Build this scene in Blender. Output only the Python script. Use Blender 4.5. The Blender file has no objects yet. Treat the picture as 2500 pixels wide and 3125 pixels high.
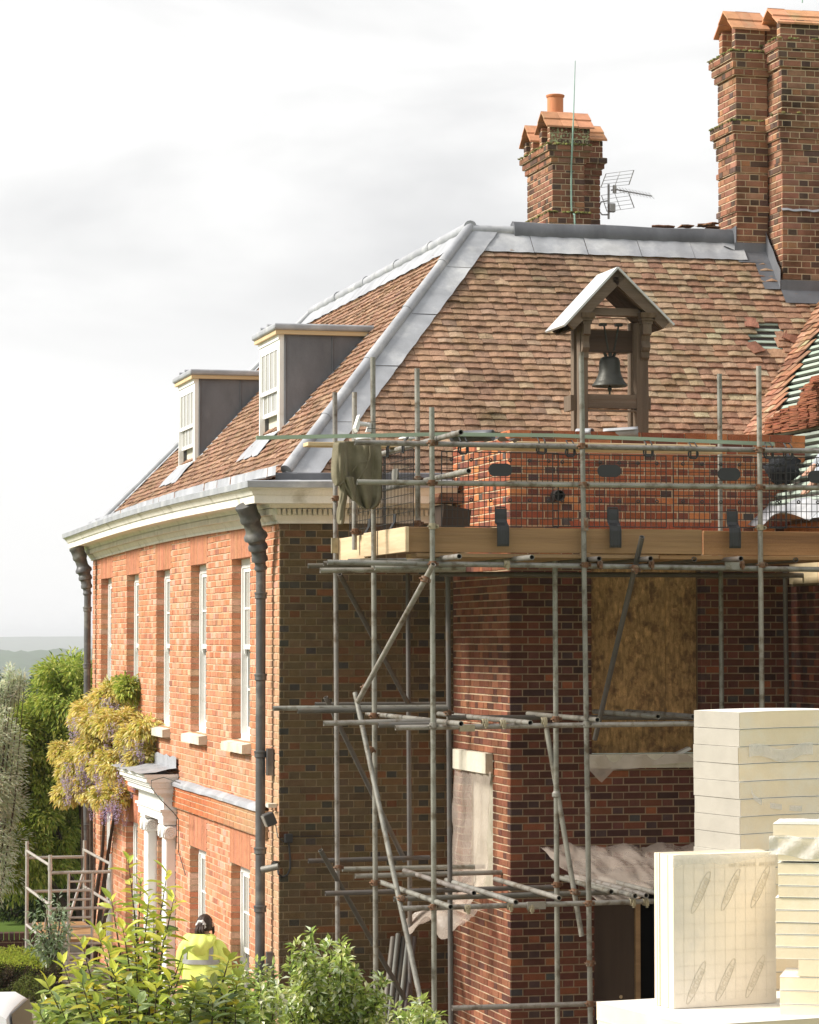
import bpy, bmesh, math, random
from mathutils import Vector, Matrix, noise as mnoise
R = random.Random(7)
SC = bpy.context.scene
COL = SC.collection
V = Vector
rad = math.radians

# ------------------------------------------------------------------ camera
FPX, CXP, CYP = 8700.0, 1250.0, 1562.5          # focal length and centre in photo pixels (2500 x 3125)
YAW, PITCH, CAMZ = rad(14.07), rad(2.58), 4.75
cam_d = bpy.data.cameras.new('camera')
cam_d.sensor_fit = 'HORIZONTAL'
cam_d.sensor_width = 36.0
cam_d.lens = 36.0 * FPX / 2500.0
cam_d.clip_start = 0.1
cam_d.clip_end = 30000.0
cam = bpy.data.objects.new('camera', cam_d)
COL.objects.link(cam)
cam.location = (0, 0, CAMZ)
cam.rotation_euler = (rad(90) + PITCH, 0, -YAW)
SC.camera = cam

# ------------------------------------------------------------------ sun and sky
SUN_DIR = V((-0.80, 0.10, 0.62)).normalized()    # towards the sun
sun_d = bpy.data.lights.new('sun', 'SUN')
sun_d.energy = 3.7
sun_d.angle = rad(14)
sun_d.color = (1.0, 0.95, 0.87)
sun = bpy.data.objects.new('sun', sun_d)
COL.objects.link(sun)
sun.rotation_euler = SUN_DIR.to_track_quat('Z', 'Y').to_euler()
sun.location = (-20, 10, 40)

W = bpy.data.worlds.new('World')
SC.world = W
W.use_nodes = True
wn, wl = W.node_tree.nodes, W.node_tree.links
wn.clear()
w_out = wn.new('ShaderNodeOutputWorld')
w_bg = wn.new('ShaderNodeBackground')
w_bg.inputs['Strength'].default_value = 0.1
w_sky = wn.new('ShaderNodeTexSky')
w_sky.sky_type = 'NISHITA'
w_sky.sun_disc = False
w_sky.sun_elevation = math.asin(SUN_DIR.z)
w_sky.sun_rotation = math.atan2(SUN_DIR.x, SUN_DIR.y)
w_tc = wn.new('ShaderNodeTexCoord')
w_map = wn.new('ShaderNodeMapping')
w_map.inputs['Scale'].default_value = (1.0, 1.0, 3.0)
w_map.inputs['Location'].default_value = (0.31, 0.1, 0.42)
w_no = wn.new('ShaderNodeTexNoise')
w_no.inputs['Scale'].default_value = 4.6
w_no.inputs['Detail'].default_value = 5
w_no.inputs['Roughness'].default_value = 0.5
w_no.inputs['Distortion'].default_value = 0.3
w_rp = wn.new('ShaderNodeValToRGB')
e = w_rp.color_ramp.elements
e[0].position, e[0].color = 0.36, (0.735, 0.735, 0.74, 1)
e[1].position, e[1].color = 0.54, (1.0, 0.995, 0.985, 1)
w_sc = wn.new('ShaderNodeVectorMath')
w_sc.operation = 'SCALE'
w_sc.inputs['Scale'].default_value = 6.2           # bright even cloud deck
w_mx = wn.new('ShaderNodeMix')
w_mx.data_type = 'RGBA'
w_mx.inputs['Factor'].default_value = 0.97
wl.new(w_tc.outputs['Generated'], w_map.inputs['Vector'])
wl.new(w_map.outputs['Vector'], w_no.inputs['Vector'])
wl.new(w_no.outputs['Fac'], w_rp.inputs['Fac'])
w_sep = wn.new('ShaderNodeSeparateXYZ')
w_el = wn.new('ShaderNodeMapRange')                  # cloud deck thins to bright haze at the horizon, all the way round
w_el.inputs['From Min'].default_value = 0.085
w_el.inputs['From Max'].default_value = 0.135
w_hz = wn.new('ShaderNodeMix')
w_hz.data_type = 'RGBA'
w_hz.inputs['A'].default_value = (0.99, 0.985, 0.98, 1)
wl.new(w_tc.outputs['Generated'], w_sep.inputs['Vector'])
wl.new(w_sep.outputs['Z'], w_el.inputs['Value'])
wl.new(w_el.outputs['Result'], w_hz.inputs['Factor'])
wl.new(w_rp.outputs['Color'], w_hz.inputs['B'])
wl.new(w_hz.outputs['Result'], w_sc.inputs[0])
wl.new(w_sky.outputs['Color'], w_mx.inputs['A'])
wl.new(w_sc.outputs['Vector'], w_mx.inputs['B'])
wl.new(w_mx.outputs['Result'], w_bg.inputs['Color'])
wl.new(w_bg.outputs['Background'], w_out.inputs['Surface'])

SC.view_settings.view_transform = 'Standard'
SC.view_settings.look = 'None'
SC.view_settings.gamma = 1.0
SC.view_settings.use_curve_mapping = False
SC.view_settings.exposure = 0.75
SC.render.engine = 'CYCLES'
SC.cycles.use_denoising = True
SC.cycles.max_bounces = 6
SC.cycles.diffuse_bounces = 3
SC.cycles.glossy_bounces = 3
SC.cycles.transmission_bounces = 4
SC.cycles.transparent_max_bounces = 6
SC.cycles.volume_bounces = 0
SC.cycles.caustics_reflective = False
SC.cycles.caustics_refractive = False

# ------------------------------------------------------------------ photo pixel -> point on a real plane
_r = V((math.cos(YAW), -math.sin(YAW), 0))
_fh = V((math.sin(YAW), math.cos(YAW), 0))
_f = _fh * math.cos(PITCH) + V((0, 0, math.sin(PITCH)))
_u = -_fh * math.sin(PITCH) + V((0, 0, math.cos(PITCH)))
CAM = V((0, 0, CAMZ))
def ray(x, y): return _f + _r * ((x - CXP) / FPX) - _u * ((y - CYP) / FPX)
def on(x, y, nrm, d):
    dr = ray(x, y)
    return CAM + dr * ((d - CAM.dot(nrm)) / dr.dot(nrm))
def onX(x, y, X): return on(x, y, V((1, 0, 0)), X)
def onY(x, y, Y): return on(x, y, V((0, 1, 0)), Y)
def onZ(x, y, Z): return on(x, y, V((0, 0, 1)), Z)
def onD(x, y, D): return CAM + ray(x, y) * D
def proj(p):
    q = V(p) - CAM
    d = q.dot(_f)
    return (CXP + FPX * q.dot(_r) / d, CYP - FPX * q.dot(_u) / d, d)

# ------------------------------------------------------------------ materials
MATS = {}
def M(name, col, rough=0.75, var=0.12, scale=6.0, bump=0.0, bscale=40.0, metal=0.0, spec=0.35, col2=None, c2scale=1.5, c2lo=0.5, c2hi=0.65,
      streak=False, trans=0.0, alpha=1.0, sub=0.0, fine=0.0, tint=True, translucent=0.0):
    m = bpy.data.materials.new(name)
    m.use_nodes = True
    nt = m.node_tree
    n, l = nt.nodes, nt.links
    b = n['Principled BSDF']
    tc = n.new('ShaderNodeTexCoord')
    vec = tc.outputs['Object']
    if streak:
        mp = n.new('ShaderNodeMapping')
        mp.inputs['Scale'].default_value = streak if isinstance(streak, tuple) else (1, 1, 0.12)
        l.new(vec, mp.inputs['Vector'])
        vec = mp.outputs['Vector']
    no = n.new('ShaderNodeTexNoise')
    no.inputs['Scale'].default_value = scale
    no.inputs['Detail'].default_value = 6
    l.new(vec, no.inputs['Vector'])
    mr = n.new('ShaderNodeMapRange')
    mr.inputs['From Min'].default_value = 0.25
    mr.inputs['From Max'].default_value = 0.75
    mr.inputs['To Min'].default_value = 1 - var
    mr.inputs['To Max'].default_value = 1 + var
    l.new(no.outputs['Fac'], mr.inputs['Value'])
    base = n.new('ShaderNodeRGB')
    base.outputs[0].default_value = (*col, 1)
    cur = base.outputs[0]
    if col2:
        n2 = n.new('ShaderNodeTexNoise')
        n2.inputs['Scale'].default_value = c2scale
        n2.inputs['Detail'].default_value = 8
        n2.inputs['Roughness'].default_value = 0.65
        l.new(vec, n2.inputs['Vector'])
        m2 = n.new('ShaderNodeMapRange')
        m2.inputs['From Min'].default_value = c2lo
        m2.inputs['From Max'].default_value = c2hi
        l.new(n2.outputs['Fac'], m2.inputs['Value'])
        mx = n.new('ShaderNodeMix')
        mx.data_type = 'RGBA'
        l.new(m2.outputs['Result'], mx.inputs['Factor'])
        l.new(cur, mx.inputs['A'])
        mx.inputs['B'].default_value = (*col2, 1)
        cur = mx.outputs['Result']
    if tint:
        at = n.new('ShaderNodeAttribute')
        at.attribute_name = 'tint'
        mu = n.new('ShaderNodeVectorMath')
        mu.operation = 'MULTIPLY'
        l.new(cur, mu.inputs[0])
        l.new(at.outputs['Vector'], mu.inputs[1])
        cur = mu.outputs['Vector']
    ms = n.new('ShaderNodeVectorMath')
    ms.operation = 'SCALE'
    l.new(cur, ms.inputs[0])
    l.new(mr.outputs['Result'], ms.inputs['Scale'])
    cur = ms.outputs['Vector']
    if fine:
        n3 = n.new('ShaderNodeTexNoise')
        n3.inputs['Scale'].default_value = 140
        n3.inputs['Detail'].default_value = 3
        l.new(tc.outputs['Object'], n3.inputs['Vector'])
        m3 = n.new('ShaderNodeMapRange')
        m3.inputs['From Min'].default_value = 0.3
        m3.inputs['From Max'].default_value = 0.7
        m3.inputs['To Min'].default_value = 1 - fine
        m3.inputs['To Max'].default_value = 1 + fine
        l.new(n3.outputs['Fac'], m3.inputs['Value'])
        s3 = n.new('ShaderNodeVectorMath')
        s3.operation = 'SCALE'
        l.new(cur, s3.inputs[0])
        l.new(m3.outputs['Result'], s3.inputs['Scale'])
        cur = s3.outputs['Vector']
    l.new(cur, b.inputs['Base Color'])
    b.inputs['Roughness'].default_value = rough
    b.inputs['Metallic'].default_value = metal
    b.inputs['Specular IOR Level'].default_value = spec
    b.inputs['Transmission Weight'].default_value = trans
    b.inputs['Alpha'].default_value = alpha
    if bump:
        nb = n.new('ShaderNodeTexNoise')
        nb.inputs['Scale'].default_value = bscale
        nb.inputs['Detail'].default_value = 5
        l.new(vec if streak else tc.outputs['Object'], nb.inputs['Vector'])
        bp = n.new('ShaderNodeBump')
        bp.inputs['Strength'].default_value = bump
        bp.inputs['Distance'].default_value = 0.02
        l.new(nb.outputs['Fac'], bp.inputs['Height'])
        l.new(bp.outputs['Normal'], b.inputs['Normal'])
    if translucent:
        tr = n.new('ShaderNodeBsdfTranslucent')
        l.new(cur, tr.inputs['Color'])
        mxs = n.new('ShaderNodeMixShader')
        mxs.inputs['Fac'].default_value = translucent
        out = n['Material Output']
        l.new(b.outputs['BSDF'], mxs.inputs[1])
        l.new(tr.outputs['BSDF'], mxs.inputs[2])
        l.new(mxs.outputs['Shader'], out.inputs['Surface'])
    MATS[name] = m
    return m

M('brick', (1, 1, 1), 0.9, 0.16, 14, 0.5, 90, fine=0.14, col2=(0.62, 0.58, 0.52), c2scale=5, c2lo=0.58, c2hi=0.78, spec=0.2)
M('brick_soot', (1, 1, 1), 0.92, 0.2, 10, 0.5, 90, fine=0.16, col2=(0.34, 0.33, 0.27), c2scale=1.7, c2lo=0.5, c2hi=0.72, spec=0.15)
M('mortar', (0.60, 0.47, 0.32), 0.95, 0.2, 9, 0.4, 80, fine=0.1, spec=0.1)
M('mortar_shade', (0.31, 0.225, 0.145), 0.95, 0.25, 7, 0.4, 80, fine=0.1, spec=0.1)  # lower bay and wing mortar, deck shade put into the colour
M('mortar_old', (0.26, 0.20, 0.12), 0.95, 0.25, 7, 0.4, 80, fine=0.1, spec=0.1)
M('mortar_front', (0.56, 0.43, 0.29), 0.95, 0.15, 7, 0.4, 80, fine=0.1, spec=0.1)
M('tile', (1, 1, 1), 0.88, 0.26, 12, 0.6, 60, fine=0.2, col2=(0.60, 0.64, 0.52), c2scale=2.6, c2lo=0.5, c2hi=0.72, spec=0.2)
M('lead', (0.35, 0.36, 0.385), 0.55, 0.2, 3.5, 0.3, 5, metal=0.15, spec=0.4, col2=(0.48, 0.485, 0.495), c2scale=2.2, fine=0.05)
M('lead_dark', (0.145, 0.15, 0.165), 0.5, 0.28, 3.0, 0.15, 6, metal=0.3, spec=0.45, col2=(0.19, 0.195, 0.21), c2scale=3.5, c2lo=0.48, c2hi=0.75, fine=0.08, streak=(1, 1, 0.5))
M('white_paint', (0.84, 0.835, 0.81), 0.5, 0.06, 5, 0.15, 30, col2=(0.62, 0.58, 0.48), c2scale=3.2, c2lo=0.58, c2hi=0.8)
M('cornice_paint', (0.77, 0.74, 0.66), 0.7, 0.10, 5, 0.3, 30, col2=(0.36, 0.32, 0.22), c2scale=2.6, c2lo=0.55, c2hi=0.78, fine=0.06)
M('stone', (0.66, 0.61, 0.50), 0.85, 0.12, 6, 0.4, 40, col2=(0.46, 0.42, 0.32), c2scale=3)
M('glass', (0.20, 0.20, 0.18), 0.04, 0.05, 2, spec=0.9)
M('glass_pale', (0.36, 0.35, 0.315), 0.08, 0.10, 3, spec=0.9)
M('curtain', (0.60, 0.57, 0.48), 0.9, 0.1, 4)
M('cast_iron', (0.10, 0.098, 0.098), 0.45, 0.25, 6, 0.2, 14, metal=0.15, spec=0.5, col2=(0.20, 0.19, 0.17), c2scale=4)
M('galv', (0.275, 0.26, 0.23), 0.5, 0.22, 5, 0.1, 30, metal=0.35, spec=0.5, col2=(0.13, 0.10, 0.07), c2scale=9, c2lo=0.5, c2hi=0.66, fine=0.14)
M('galv_dark', (0.13, 0.12, 0.107), 0.6, 0.25, 5, 0.1, 30, metal=0.25, spec=0.4, col2=(0.10, 0.075, 0.05), c2scale=5, c2lo=0.5, c2hi=0.7, fine=0.1)
M('rust', (0.17, 0.085, 0.045), 0.75, 0.35, 30, 0.3, 60, metal=0.2, col2=(0.28, 0.24, 0.19), c2scale=18)
M('brass', (0.34, 0.295, 0.20), 0.55, 0.2, 20, metal=0.4)
M('oak', (0.15, 0.11, 0.078), 0.85, 0.3, 9, 0.7, 22, streak=(1, 1, 0.07), col2=(0.09, 0.06, 0.04), c2scale=7, c2lo=0.5, c2hi=0.75, fine=0.1)
M('oak_x', (0.145, 0.105, 0.075), 0.85, 0.3, 9, 0.7, 22, streak=(0.07, 1, 1), col2=(0.09, 0.06, 0.04), c2scale=7, c2lo=0.5, c2hi=0.75, fine=0.1)
M('board', (0.37, 0.235, 0.12), 0.8, 0.26, 7, 0.5, 22, streak=(0.05, 1, 1), col2=(0.22, 0.13, 0.07), c2scale=6, c2lo=0.5, c2hi=0.7, fine=0.1)
M('board_pale', (0.60, 0.46, 0.30), 0.8, 0.16, 6, 0.4, 22, streak=(1, 0.06, 1), col2=(0.45, 0.32, 0.19), c2scale=5, fine=0.08)
M('pine', (0.62, 0.47, 0.28), 0.75, 0.14, 5, 0.3, 20, streak=(0.08, 1, 1))
M('osb', (0.36, 0.215, 0.085), 0.75, 0.30, 16, 0.4, 30, col2=(0.20, 0.11, 0.045), c2scale=9, c2lo=0.5, c2hi=0.62, fine=0.14)
M('ply_dark', (0.075, 0.05, 0.035), 0.8, 0.3, 6, 0.3, 20, streak=(1, 1, 0.1))
M('dark', (0.012, 0.011, 0.010), 0.9, 0.1, 4)
M('underlay', (0.05, 0.04, 0.035), 0.95, 0.2, 6)
M('batten', (0.35, 0.42, 0.35), 0.8, 0.14, 7, 0.3, 20, streak=(1, 0.1, 1), fine=0.06)
M('batten_x', (0.36, 0.44, 0.33), 0.8, 0.14, 7, 0.3, 20, streak=(0.1, 1, 1), fine=0.06)
M('plastic_black', (0.022, 0.022, 0.023), 0.42, 0.1, 12, spec=0.5)
M('wire', (0.035, 0.033, 0.032), 0.5, 0.2, 12, metal=0.3)
M('poly', (0.72, 0.61, 0.52), 0.25, 0.05, 5, 0.5, 26, alpha=0.42, spec=0.7)
M('poly_white', (0.88, 0.86, 0.82), 0.25, 0.04, 4, 0.6, 26, alpha=0.5, spec=0.7)
M('foil', (0.79, 0.73, 0.64), 0.55, 0.06, 3, 0.25, 9, metal=0.12, spec=0.5, col2=(0.70, 0.66, 0.60), c2scale=1.2)
M('foam', (0.885, 0.75, 0.54), 0.9, 0.05, 5, 0.06, 60, col2=(0.89, 0.80, 0.64), c2scale=2.0, fine=0.04)
M('foil_grey', (0.40, 0.37, 0.32), 0.6, 0.08, 4, 0.25, 12, spec=0.4)
M('foam_top', (0.86, 0.82, 0.74), 0.7, 0.05, 4, 0.2, 30)
M('print', (0.685, 0.62, 0.51), 0.8, 0.1, 6)
M('print_grid', (0.745, 0.685, 0.59), 0.8, 0.1, 6)
M('pot', (0.62, 0.25, 0.12), 0.8, 0.15, 7, 0.2, 30, col2=(0.10, 0.06, 0.05), c2scale=3.0, c2lo=0.62, c2hi=0.75, streak=(1, 1, 0.35))
M('hood_tile', (0.52, 0.25, 0.135), 0.85, 0.18, 8, 0.4, 40, col2=(0.42, 0.33, 0.20), c2scale=5, c2lo=0.55, c2hi=0.75, fine=0.1)
M('moss', (0.16, 0.155, 0.05), 1.0, 0.4, 30, 1.0, 60, fine=0.2)
M('copper_tape', (0.30, 0.46, 0.38), 0.6, 0.2, 10)
M('aerial', (0.42, 0.42, 0.42), 0.4, 0.1, 10, metal=0.5)
M('bronze', (0.060, 0.060, 0.052), 0.5, 0.25, 8, 0.2, 25, metal=0.4, col2=(0.12, 0.16, 0.125), c2scale=7, c2lo=0.56, c2hi=0.72)
M('cloth_olive', (0.20, 0.175, 0.115), 0.95, 0.14, 8, 0.3, 160, fine=0.08)
M('cloth_black', (0.018, 0.019, 0.022), 0.95, 0.2, 8, 0.3, 120)
M('cloth_grey', (0.42, 0.45, 0.50), 0.95, 0.15, 8, 0.3, 120)
M('hivis', (0.76, 0.86, 0.20), 0.75, 0.08, 7, 0.3, 14)
M('reflective', (0.36, 0.36, 0.35), 0.4, 0.08, 12)
M('skin', (0.52, 0.30, 0.21), 0.6, 0.06, 8, tint=False)
M('trousers', (0.03, 0.035, 0.05), 0.9, 0.1, 8)
M('hair', (0.040, 0.022, 0.014), 0.55, 0.4, 30, 0.6, 60, streak=(1, 1, 0.15))
M('scrunchie', (0.62, 0.60, 0.58), 0.8, 0.2, 20)
M('leaf', (1, 1, 1), 0.36, 0.12, 6, spec=0.6, translucent=0.38)
M('lead_pale', (0.56, 0.56, 0.56), 0.45, 0.06, 3.5, 0.1, 5, spec=0.5)  # paler lead, sun glare on the turret roof put into its colour
M('leaf_matt', (1, 1, 1), 0.7, 0.12, 6, spec=0.25, translucent=0.35)
M('petal', (1, 1, 1), 0.8, 0.1, 6, spec=0.2, translucent=0.3)
M('bark', (0.085, 0.062, 0.045), 0.9, 0.3, 14, 0.6, 30, streak=(1, 1, 0.2))
M('far_wood', (0.07, 0.10, 0.04), 1.0, 0.3, 0.02, spec=0.0)
M('grass', (0.09, 0.14, 0.03), 1.0, 0.3, 0.8, 0.5, 20, spec=0.05, col2=(0.13, 0.15, 0.05), c2scale=0.15)
M('gravel', (0.20, 0.17, 0.13), 1.0, 0.25, 30, 0.6, 60, spec=0.1)
M('alu', (0.50, 0.46, 0.42), 0.45, 0.12, 8, 0.1, 20, metal=0.45, spec=0.5, col2=(0.36, 0.31, 0.27), c2scale=5)
M('car_paint', (0.85, 0.85, 0.85), 0.5, 0.02, 3, spec=0.6)
M('rubber', (0.02, 0.02, 0.02), 0.8, 0.1, 10)
M('floodlight', (0.06, 0.055, 0.05), 0.5, 0.1, 10)
M('plastic_white', (0.75, 0.74, 0.72), 0.5, 0.08, 6)

def flakes(name):
    nt = MATS[name].node_tree; n, l = nt.nodes, nt.links; b = n['Principled BSDF']
    src = b.inputs['Base Color'].links[0].from_socket
    tc = n.new('ShaderNodeTexCoord'); cur = src
    for k, (sc_, rot_) in enumerate((((34, 34, 11), 0.85), ((30, 30, 9), -0.6), ((40, 40, 13), 1.9))):
        mp = n.new('ShaderNodeMapping'); mp.inputs['Scale'].default_value = sc_; mp.inputs['Rotation'].default_value = (0, rot_, 0)
        l.new(tc.outputs['Object'], mp.inputs['Vector'])
        vo = n.new('ShaderNodeTexVoronoi'); vo.inputs['Scale'].default_value = 1.0; l.new(mp.outputs['Vector'], vo.inputs['Vector'])
        mr = n.new('ShaderNodeMapRange'); mr.inputs['To Min'].default_value = 0.78; mr.inputs['To Max'].default_value = 1.18
        sp = n.new('ShaderNodeSeparateColor'); l.new(vo.outputs['Color'], sp.inputs['Color']); l.new(sp.outputs['Red'], mr.inputs['Value'])
        ms = n.new('ShaderNodeVectorMath'); ms.operation = 'SCALE'; l.new(cur, ms.inputs[0]); l.new(mr.outputs['Result'], ms.inputs['Scale']); cur = ms.outputs['Vector']
    l.new(cur, b.inputs['Base Color'])
flakes('osb')
# ------------------------------------------------------------------ mesh helpers
def sm(t): return max(0.0, min(1.0, t))
class MB:
    def __init__(s): s.v, s.f, s.t, s.sm = [], [], [], []
    def vert(s, p, t=(1, 1, 1)):
        s.v.append((p[0], p[1], p[2])); s.t.append(t); return len(s.v) - 1
    def poly(s, pts, t=(1, 1, 1)):
        b = len(s.v)
        for p in pts: s.vert(p, t)
        s.f.append(tuple(range(b, b + len(pts))))
    def box(s, c, ax, ay, az, t=(1, 1, 1)):
        """box centred at c with half-axes ax, ay, az"""
        c, ax, ay, az = V(c), V(ax), V(ay), V(az)
        b = len(s.v)
        for i in (-1, 1):
            for j in (-1, 1):
                for k in (-1, 1): s.vert(c + ax * i + ay * j + az * k, t)
        s.f += [(b, b+1, b+3, b+2), (b+4, b+6, b+7, b+5), (b, b+4, b+5, b+1), (b+2, b+3, b+7, b+6), (b, b+2, b+6, b+4), (b+1, b+5, b+7, b+3)]
    def ab(s, lo, hi, t=(1, 1, 1)):
        lo, hi = V(lo), V(hi); h = (hi - lo) / 2
        s.box((lo + hi) / 2, (h.x, 0, 0), (0, h.y, 0), (0, 0, h.z), t)
    def bar(s, p0, p1, w, h, up=(0, 0, 1), t=(1, 1, 1)):
        p0, p1 = V(p0), V(p1); d = (p1 - p0)
        a = V(up).cross(d)
        if a.length < 1e-6: a = V((1, 0, 0)).cross(d)
        a.normalize(); c = d.cross(a).normalized()
        s.box((p0 + p1) / 2, d / 2, a * w / 2, c * h / 2, t)
    def ring(s, c, a, b, r, n, t): 
        return [s.vert(V(c) + a * (math.cos(6.28318531 * i / n) * r) + b * (math.sin(6.28318531 * i / n) * r), t) for i in range(n)]
    def bridge(s, r0, r1):
        n = len(r0)
        for i in range(n): s.f.append((r0[i], r0[(i+1) % n], r1[(i+1) % n], r1[i]))
    def path(s, pts, rads, n=8, t=(1, 1, 1), cap=True):
        pts = [V(p) for p in pts]
        if not hasattr(rads, '__len__'): rads = [rads] * len(pts)
        prev = None; ref = None
        for i, p in enumerate(pts):
            d = (pts[min(i+1, len(pts)-1)] - pts[max(i-1, 0)])
            if d.length < 1e-9: d = V((0, 0, 1))
            d.normalize()
            if ref is None: ref = V((0, 0, 1)) if abs(d.z) < 0.9 else V((1, 0, 0))
            a = ref - d * ref.dot(d)
            if a.length < 1e-4: a = d.orthogonal()
            a.normalize(); ref = a; b = d.cross(a)
            rg = s.ring(p, a, b, rads[i], n, t)
            if prev: s.bridge(prev, rg)
            elif cap: s.f.append(tuple(reversed(rg)))
            prev = rg
        if cap: s.f.append(tuple(prev))
    def pipe(s, p0, p1, r=0.0242, n=14, t=(1, 1, 1), wall=0.005, depth=0.25):
        """hollow tube, open at both ends"""
        p0, p1 = V(p0), V(p1); d = (p1 - p0).normalized(); a = d.orthogonal().normalized(); b = d.cross(a)
        o0, o1 = s.ring(p0, a, b, r, n, t), s.ring(p1, a, b, r, n, t)
        s.bridge(o0, o1)
        depth = min(depth, (p1 - p0).length * 0.45)
        for o, p, sg in ((o0, p0, 1), (o1, p1, -1)):
            i0 = s.ring(p, a, b, r - wall, n, t); i1 = s.ring(p + d * depth * sg, a, b, r - wall, n, (0.15, 0.15, 0.15))
            s.bridge(o, i0); s.bridge(i0, i1); s.f.append(tuple(i1))
    def lathe(s, prof, c, axis=(0, 0, 1), n=20, t=(1, 1, 1), tfn=None):
        """prof: (radius, height) pairs"""
        axis = V(axis).normalized(); a = axis.orthogonal().normalized(); b = axis.cross(a); prev = None
        for r, h in prof:
            rg = s.ring(V(c) + axis * h, a, b, max(r, 1e-4), n, t)
            if prev: s.bridge(prev, rg)
            prev = rg
    def prism(s, pts, d, t=(1, 1, 1)):
        """polygon pts extruded by vector d"""
        d = V(d); n = len(pts); b = len(s.v)
        for p in pts: s.vert(p, t)
        for p in pts: s.vert(V(p) + d, t)
        s.f.append(tuple(reversed(range(b, b + n)))); s.f.append(tuple(range(b + n, b + 2 * n)))
        for i in range(n): s.f.append((b + i, b + (i+1) % n, b + n + (i+1) % n, b + n + i))
    def grid(s, rows, t=(1, 1, 1), close=False):
        b = len(s.v); n = len(rows[0])
        for rw in rows:
            for p in rw: s.vert(p, t)
        for i in range(len(rows) - 1):
            for j in range(n - (0 if close else 1)):
                k = (j + 1) % n
                s.f.append((b + i*n + j, b + i*n + k, b + (i+1)*n + k, b + (i+1)*n + j))
    def brick(s, o, U, N, Z, w, h, dp, t, ch=0.004):
        """brick front: o = lower-left of the face on the wall plane, sticks back by dp"""
        o, U, N, Z = V(o), V(U), V(N), V(Z)
        b = len(s.v)
        j = lambda: R.uniform(-0.0012, 0.0012)
        out = R.uniform(-0.002, 0.002)
        P = lambda u, z, n: o + U * u + Z * z + N * n
        for (u, z) in ((0, 0), (w, 0), (w, h), (0, h)): s.vert(P(u, z, -dp), t)
        for (u, z) in ((0, 0), (w, 0), (w, h), (0, h)): s.vert(P(u, z, -ch + out), t)
        c = ch
        for (u, z) in ((c, c), (w-c, c), (w-c, h-c), (c, h-c)): s.vert(P(u + j(), z + j(), out), t)
        for i in range(4):
            k = (i + 1) % 4
            s.f.append((b+i, b+k, b+4+k, b+4+i)); s.f.append((b+4+i, b+4+k, b+8+k, b+8+i))
        s.f.append((b+8, b+9, b+10, b+11))
    def tile(s, o, U, Vv, N, w, ln, t, lift=0.028, th=0.013, cam_=0.006, rot=0.0):
        """plain clay tile, o = middle of its lower edge"""
        o, U, Vv, N = V(o), V(U), V(Vv), V(N)
        if rot: U, Vv = U * math.cos(rot) + Vv * math.sin(rot), Vv * math.cos(rot) - U * math.sin(rot)
        b = len(s.v)
        sg = R.uniform(-0.004, 0.004)
        for k, x in enumerate((-0.5, 0.0, 0.5)):
            cb = cam_ if k == 1 else 0
            tail = R.uniform(-0.003, 0.003)
            s.vert(o + U * x * w + Vv * tail + N * (lift + cb + sg * x - th), t)
            s.vert(o + U * x * w + Vv * tail + N * (lift + cb + sg * x), t)
            s.vert(o + U * x * w + Vv * ln + N * (0.004 + cb + sg * x), t)
        for k in (0, 1):
            q = b + 3 * k
            s.f.append((q, q+3, q+4, q+1)); s.f.append((q+1, q+4, q+5, q+2))
        s.f.append((b, b+1, b+2)); s.f.append((b+6, b+8, b+7))
    def leaf(s, p, d, up, ln, wd, t, fold=0.25, n6=False):
        p, d, up = V(p), V(d), V(up)
        sd = d.cross(up)
        if sd.length < 1e-5: sd = d.orthogonal()
        sd.normalize(); nn = sd.cross(d).normalized()
        b = len(s.v)
        if n6:
            s.vert(p, t); s.vert(p + d*ln*0.3 + sd*wd*0.5 + nn*wd*fold, t); s.vert(p + d*ln*0.7 + sd*wd*0.36 + nn*(wd*fold - ln*0.06), t); s.vert(p + d*ln - nn*ln*0.16, t)
            s.vert(p + d*ln*0.7 - sd*wd*0.36 + nn*(wd*fold - ln*0.06), t); s.vert(p + d*ln*0.3 - sd*wd*0.5 + nn*wd*fold, t); s.vert(p + d*ln*0.5 - nn*ln*0.03, t)
            m = b + 6
            s.f += [(b, m, b+1), (b+1, m, b+2), (b+2, m, b+3), (b+3, m, b+4), (b+4, m, b+5), (b+5, m, b)]
        else:
            s.vert(p, t); s.vert(p + d*ln*0.45 + sd*wd*0.5 + nn*wd*fold, t); s.vert(p + d*ln - nn*ln*0.1, t); s.vert(p + d*ln*0.45 - sd*wd*0.5 + nn*wd*fold, t)
            s.f += [(b, b+1, b+2), (b, b+2, b+3)]
    def build(s, name, mat, parent=None, smooth=False, fixn=False, **props):
        me = bpy.data.meshes.new(name)
        me.from_pydata(s.v, [], s.f)
        at = me.attributes.new('tint', 'FLOAT_COLOR', 'POINT')
        buf = []
        for q in s.t: buf += [q[0], q[1], q[2], 1.0]
        at.data.foreach_set('color', buf)
        me.materials.append(MATS[mat])
        if fixn:
            bm = bmesh.new(); bm.from_mesh(me); bmesh.ops.recalc_face_normals(bm, faces=bm.faces); bm.to_mesh(me); bm.free()
        if smooth:
            me.shade_smooth()
            if smooth != 'all':
                try: me.set_sharp_from_angle(angle=rad(38))
                except Exception: pass
        me.update()
        o = bpy.data.objects.new(name, me)
        COL.objects.link(o)
        if parent: o.parent = parent; o.matrix_parent_inverse = parent_inv(parent)
        for k, v in props.items(): o[k] = v
        return o
_BASE = {}
def parent_inv(p):
    return p.matrix_basis.inverted() if p.parent is None else (chain(p)).inverted()
def chain(p):
    m = p.matrix_basis.copy()
    if p.parent: m = chain(p.parent) @ p.matrix_parent_inverse @ m
    return m
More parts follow.
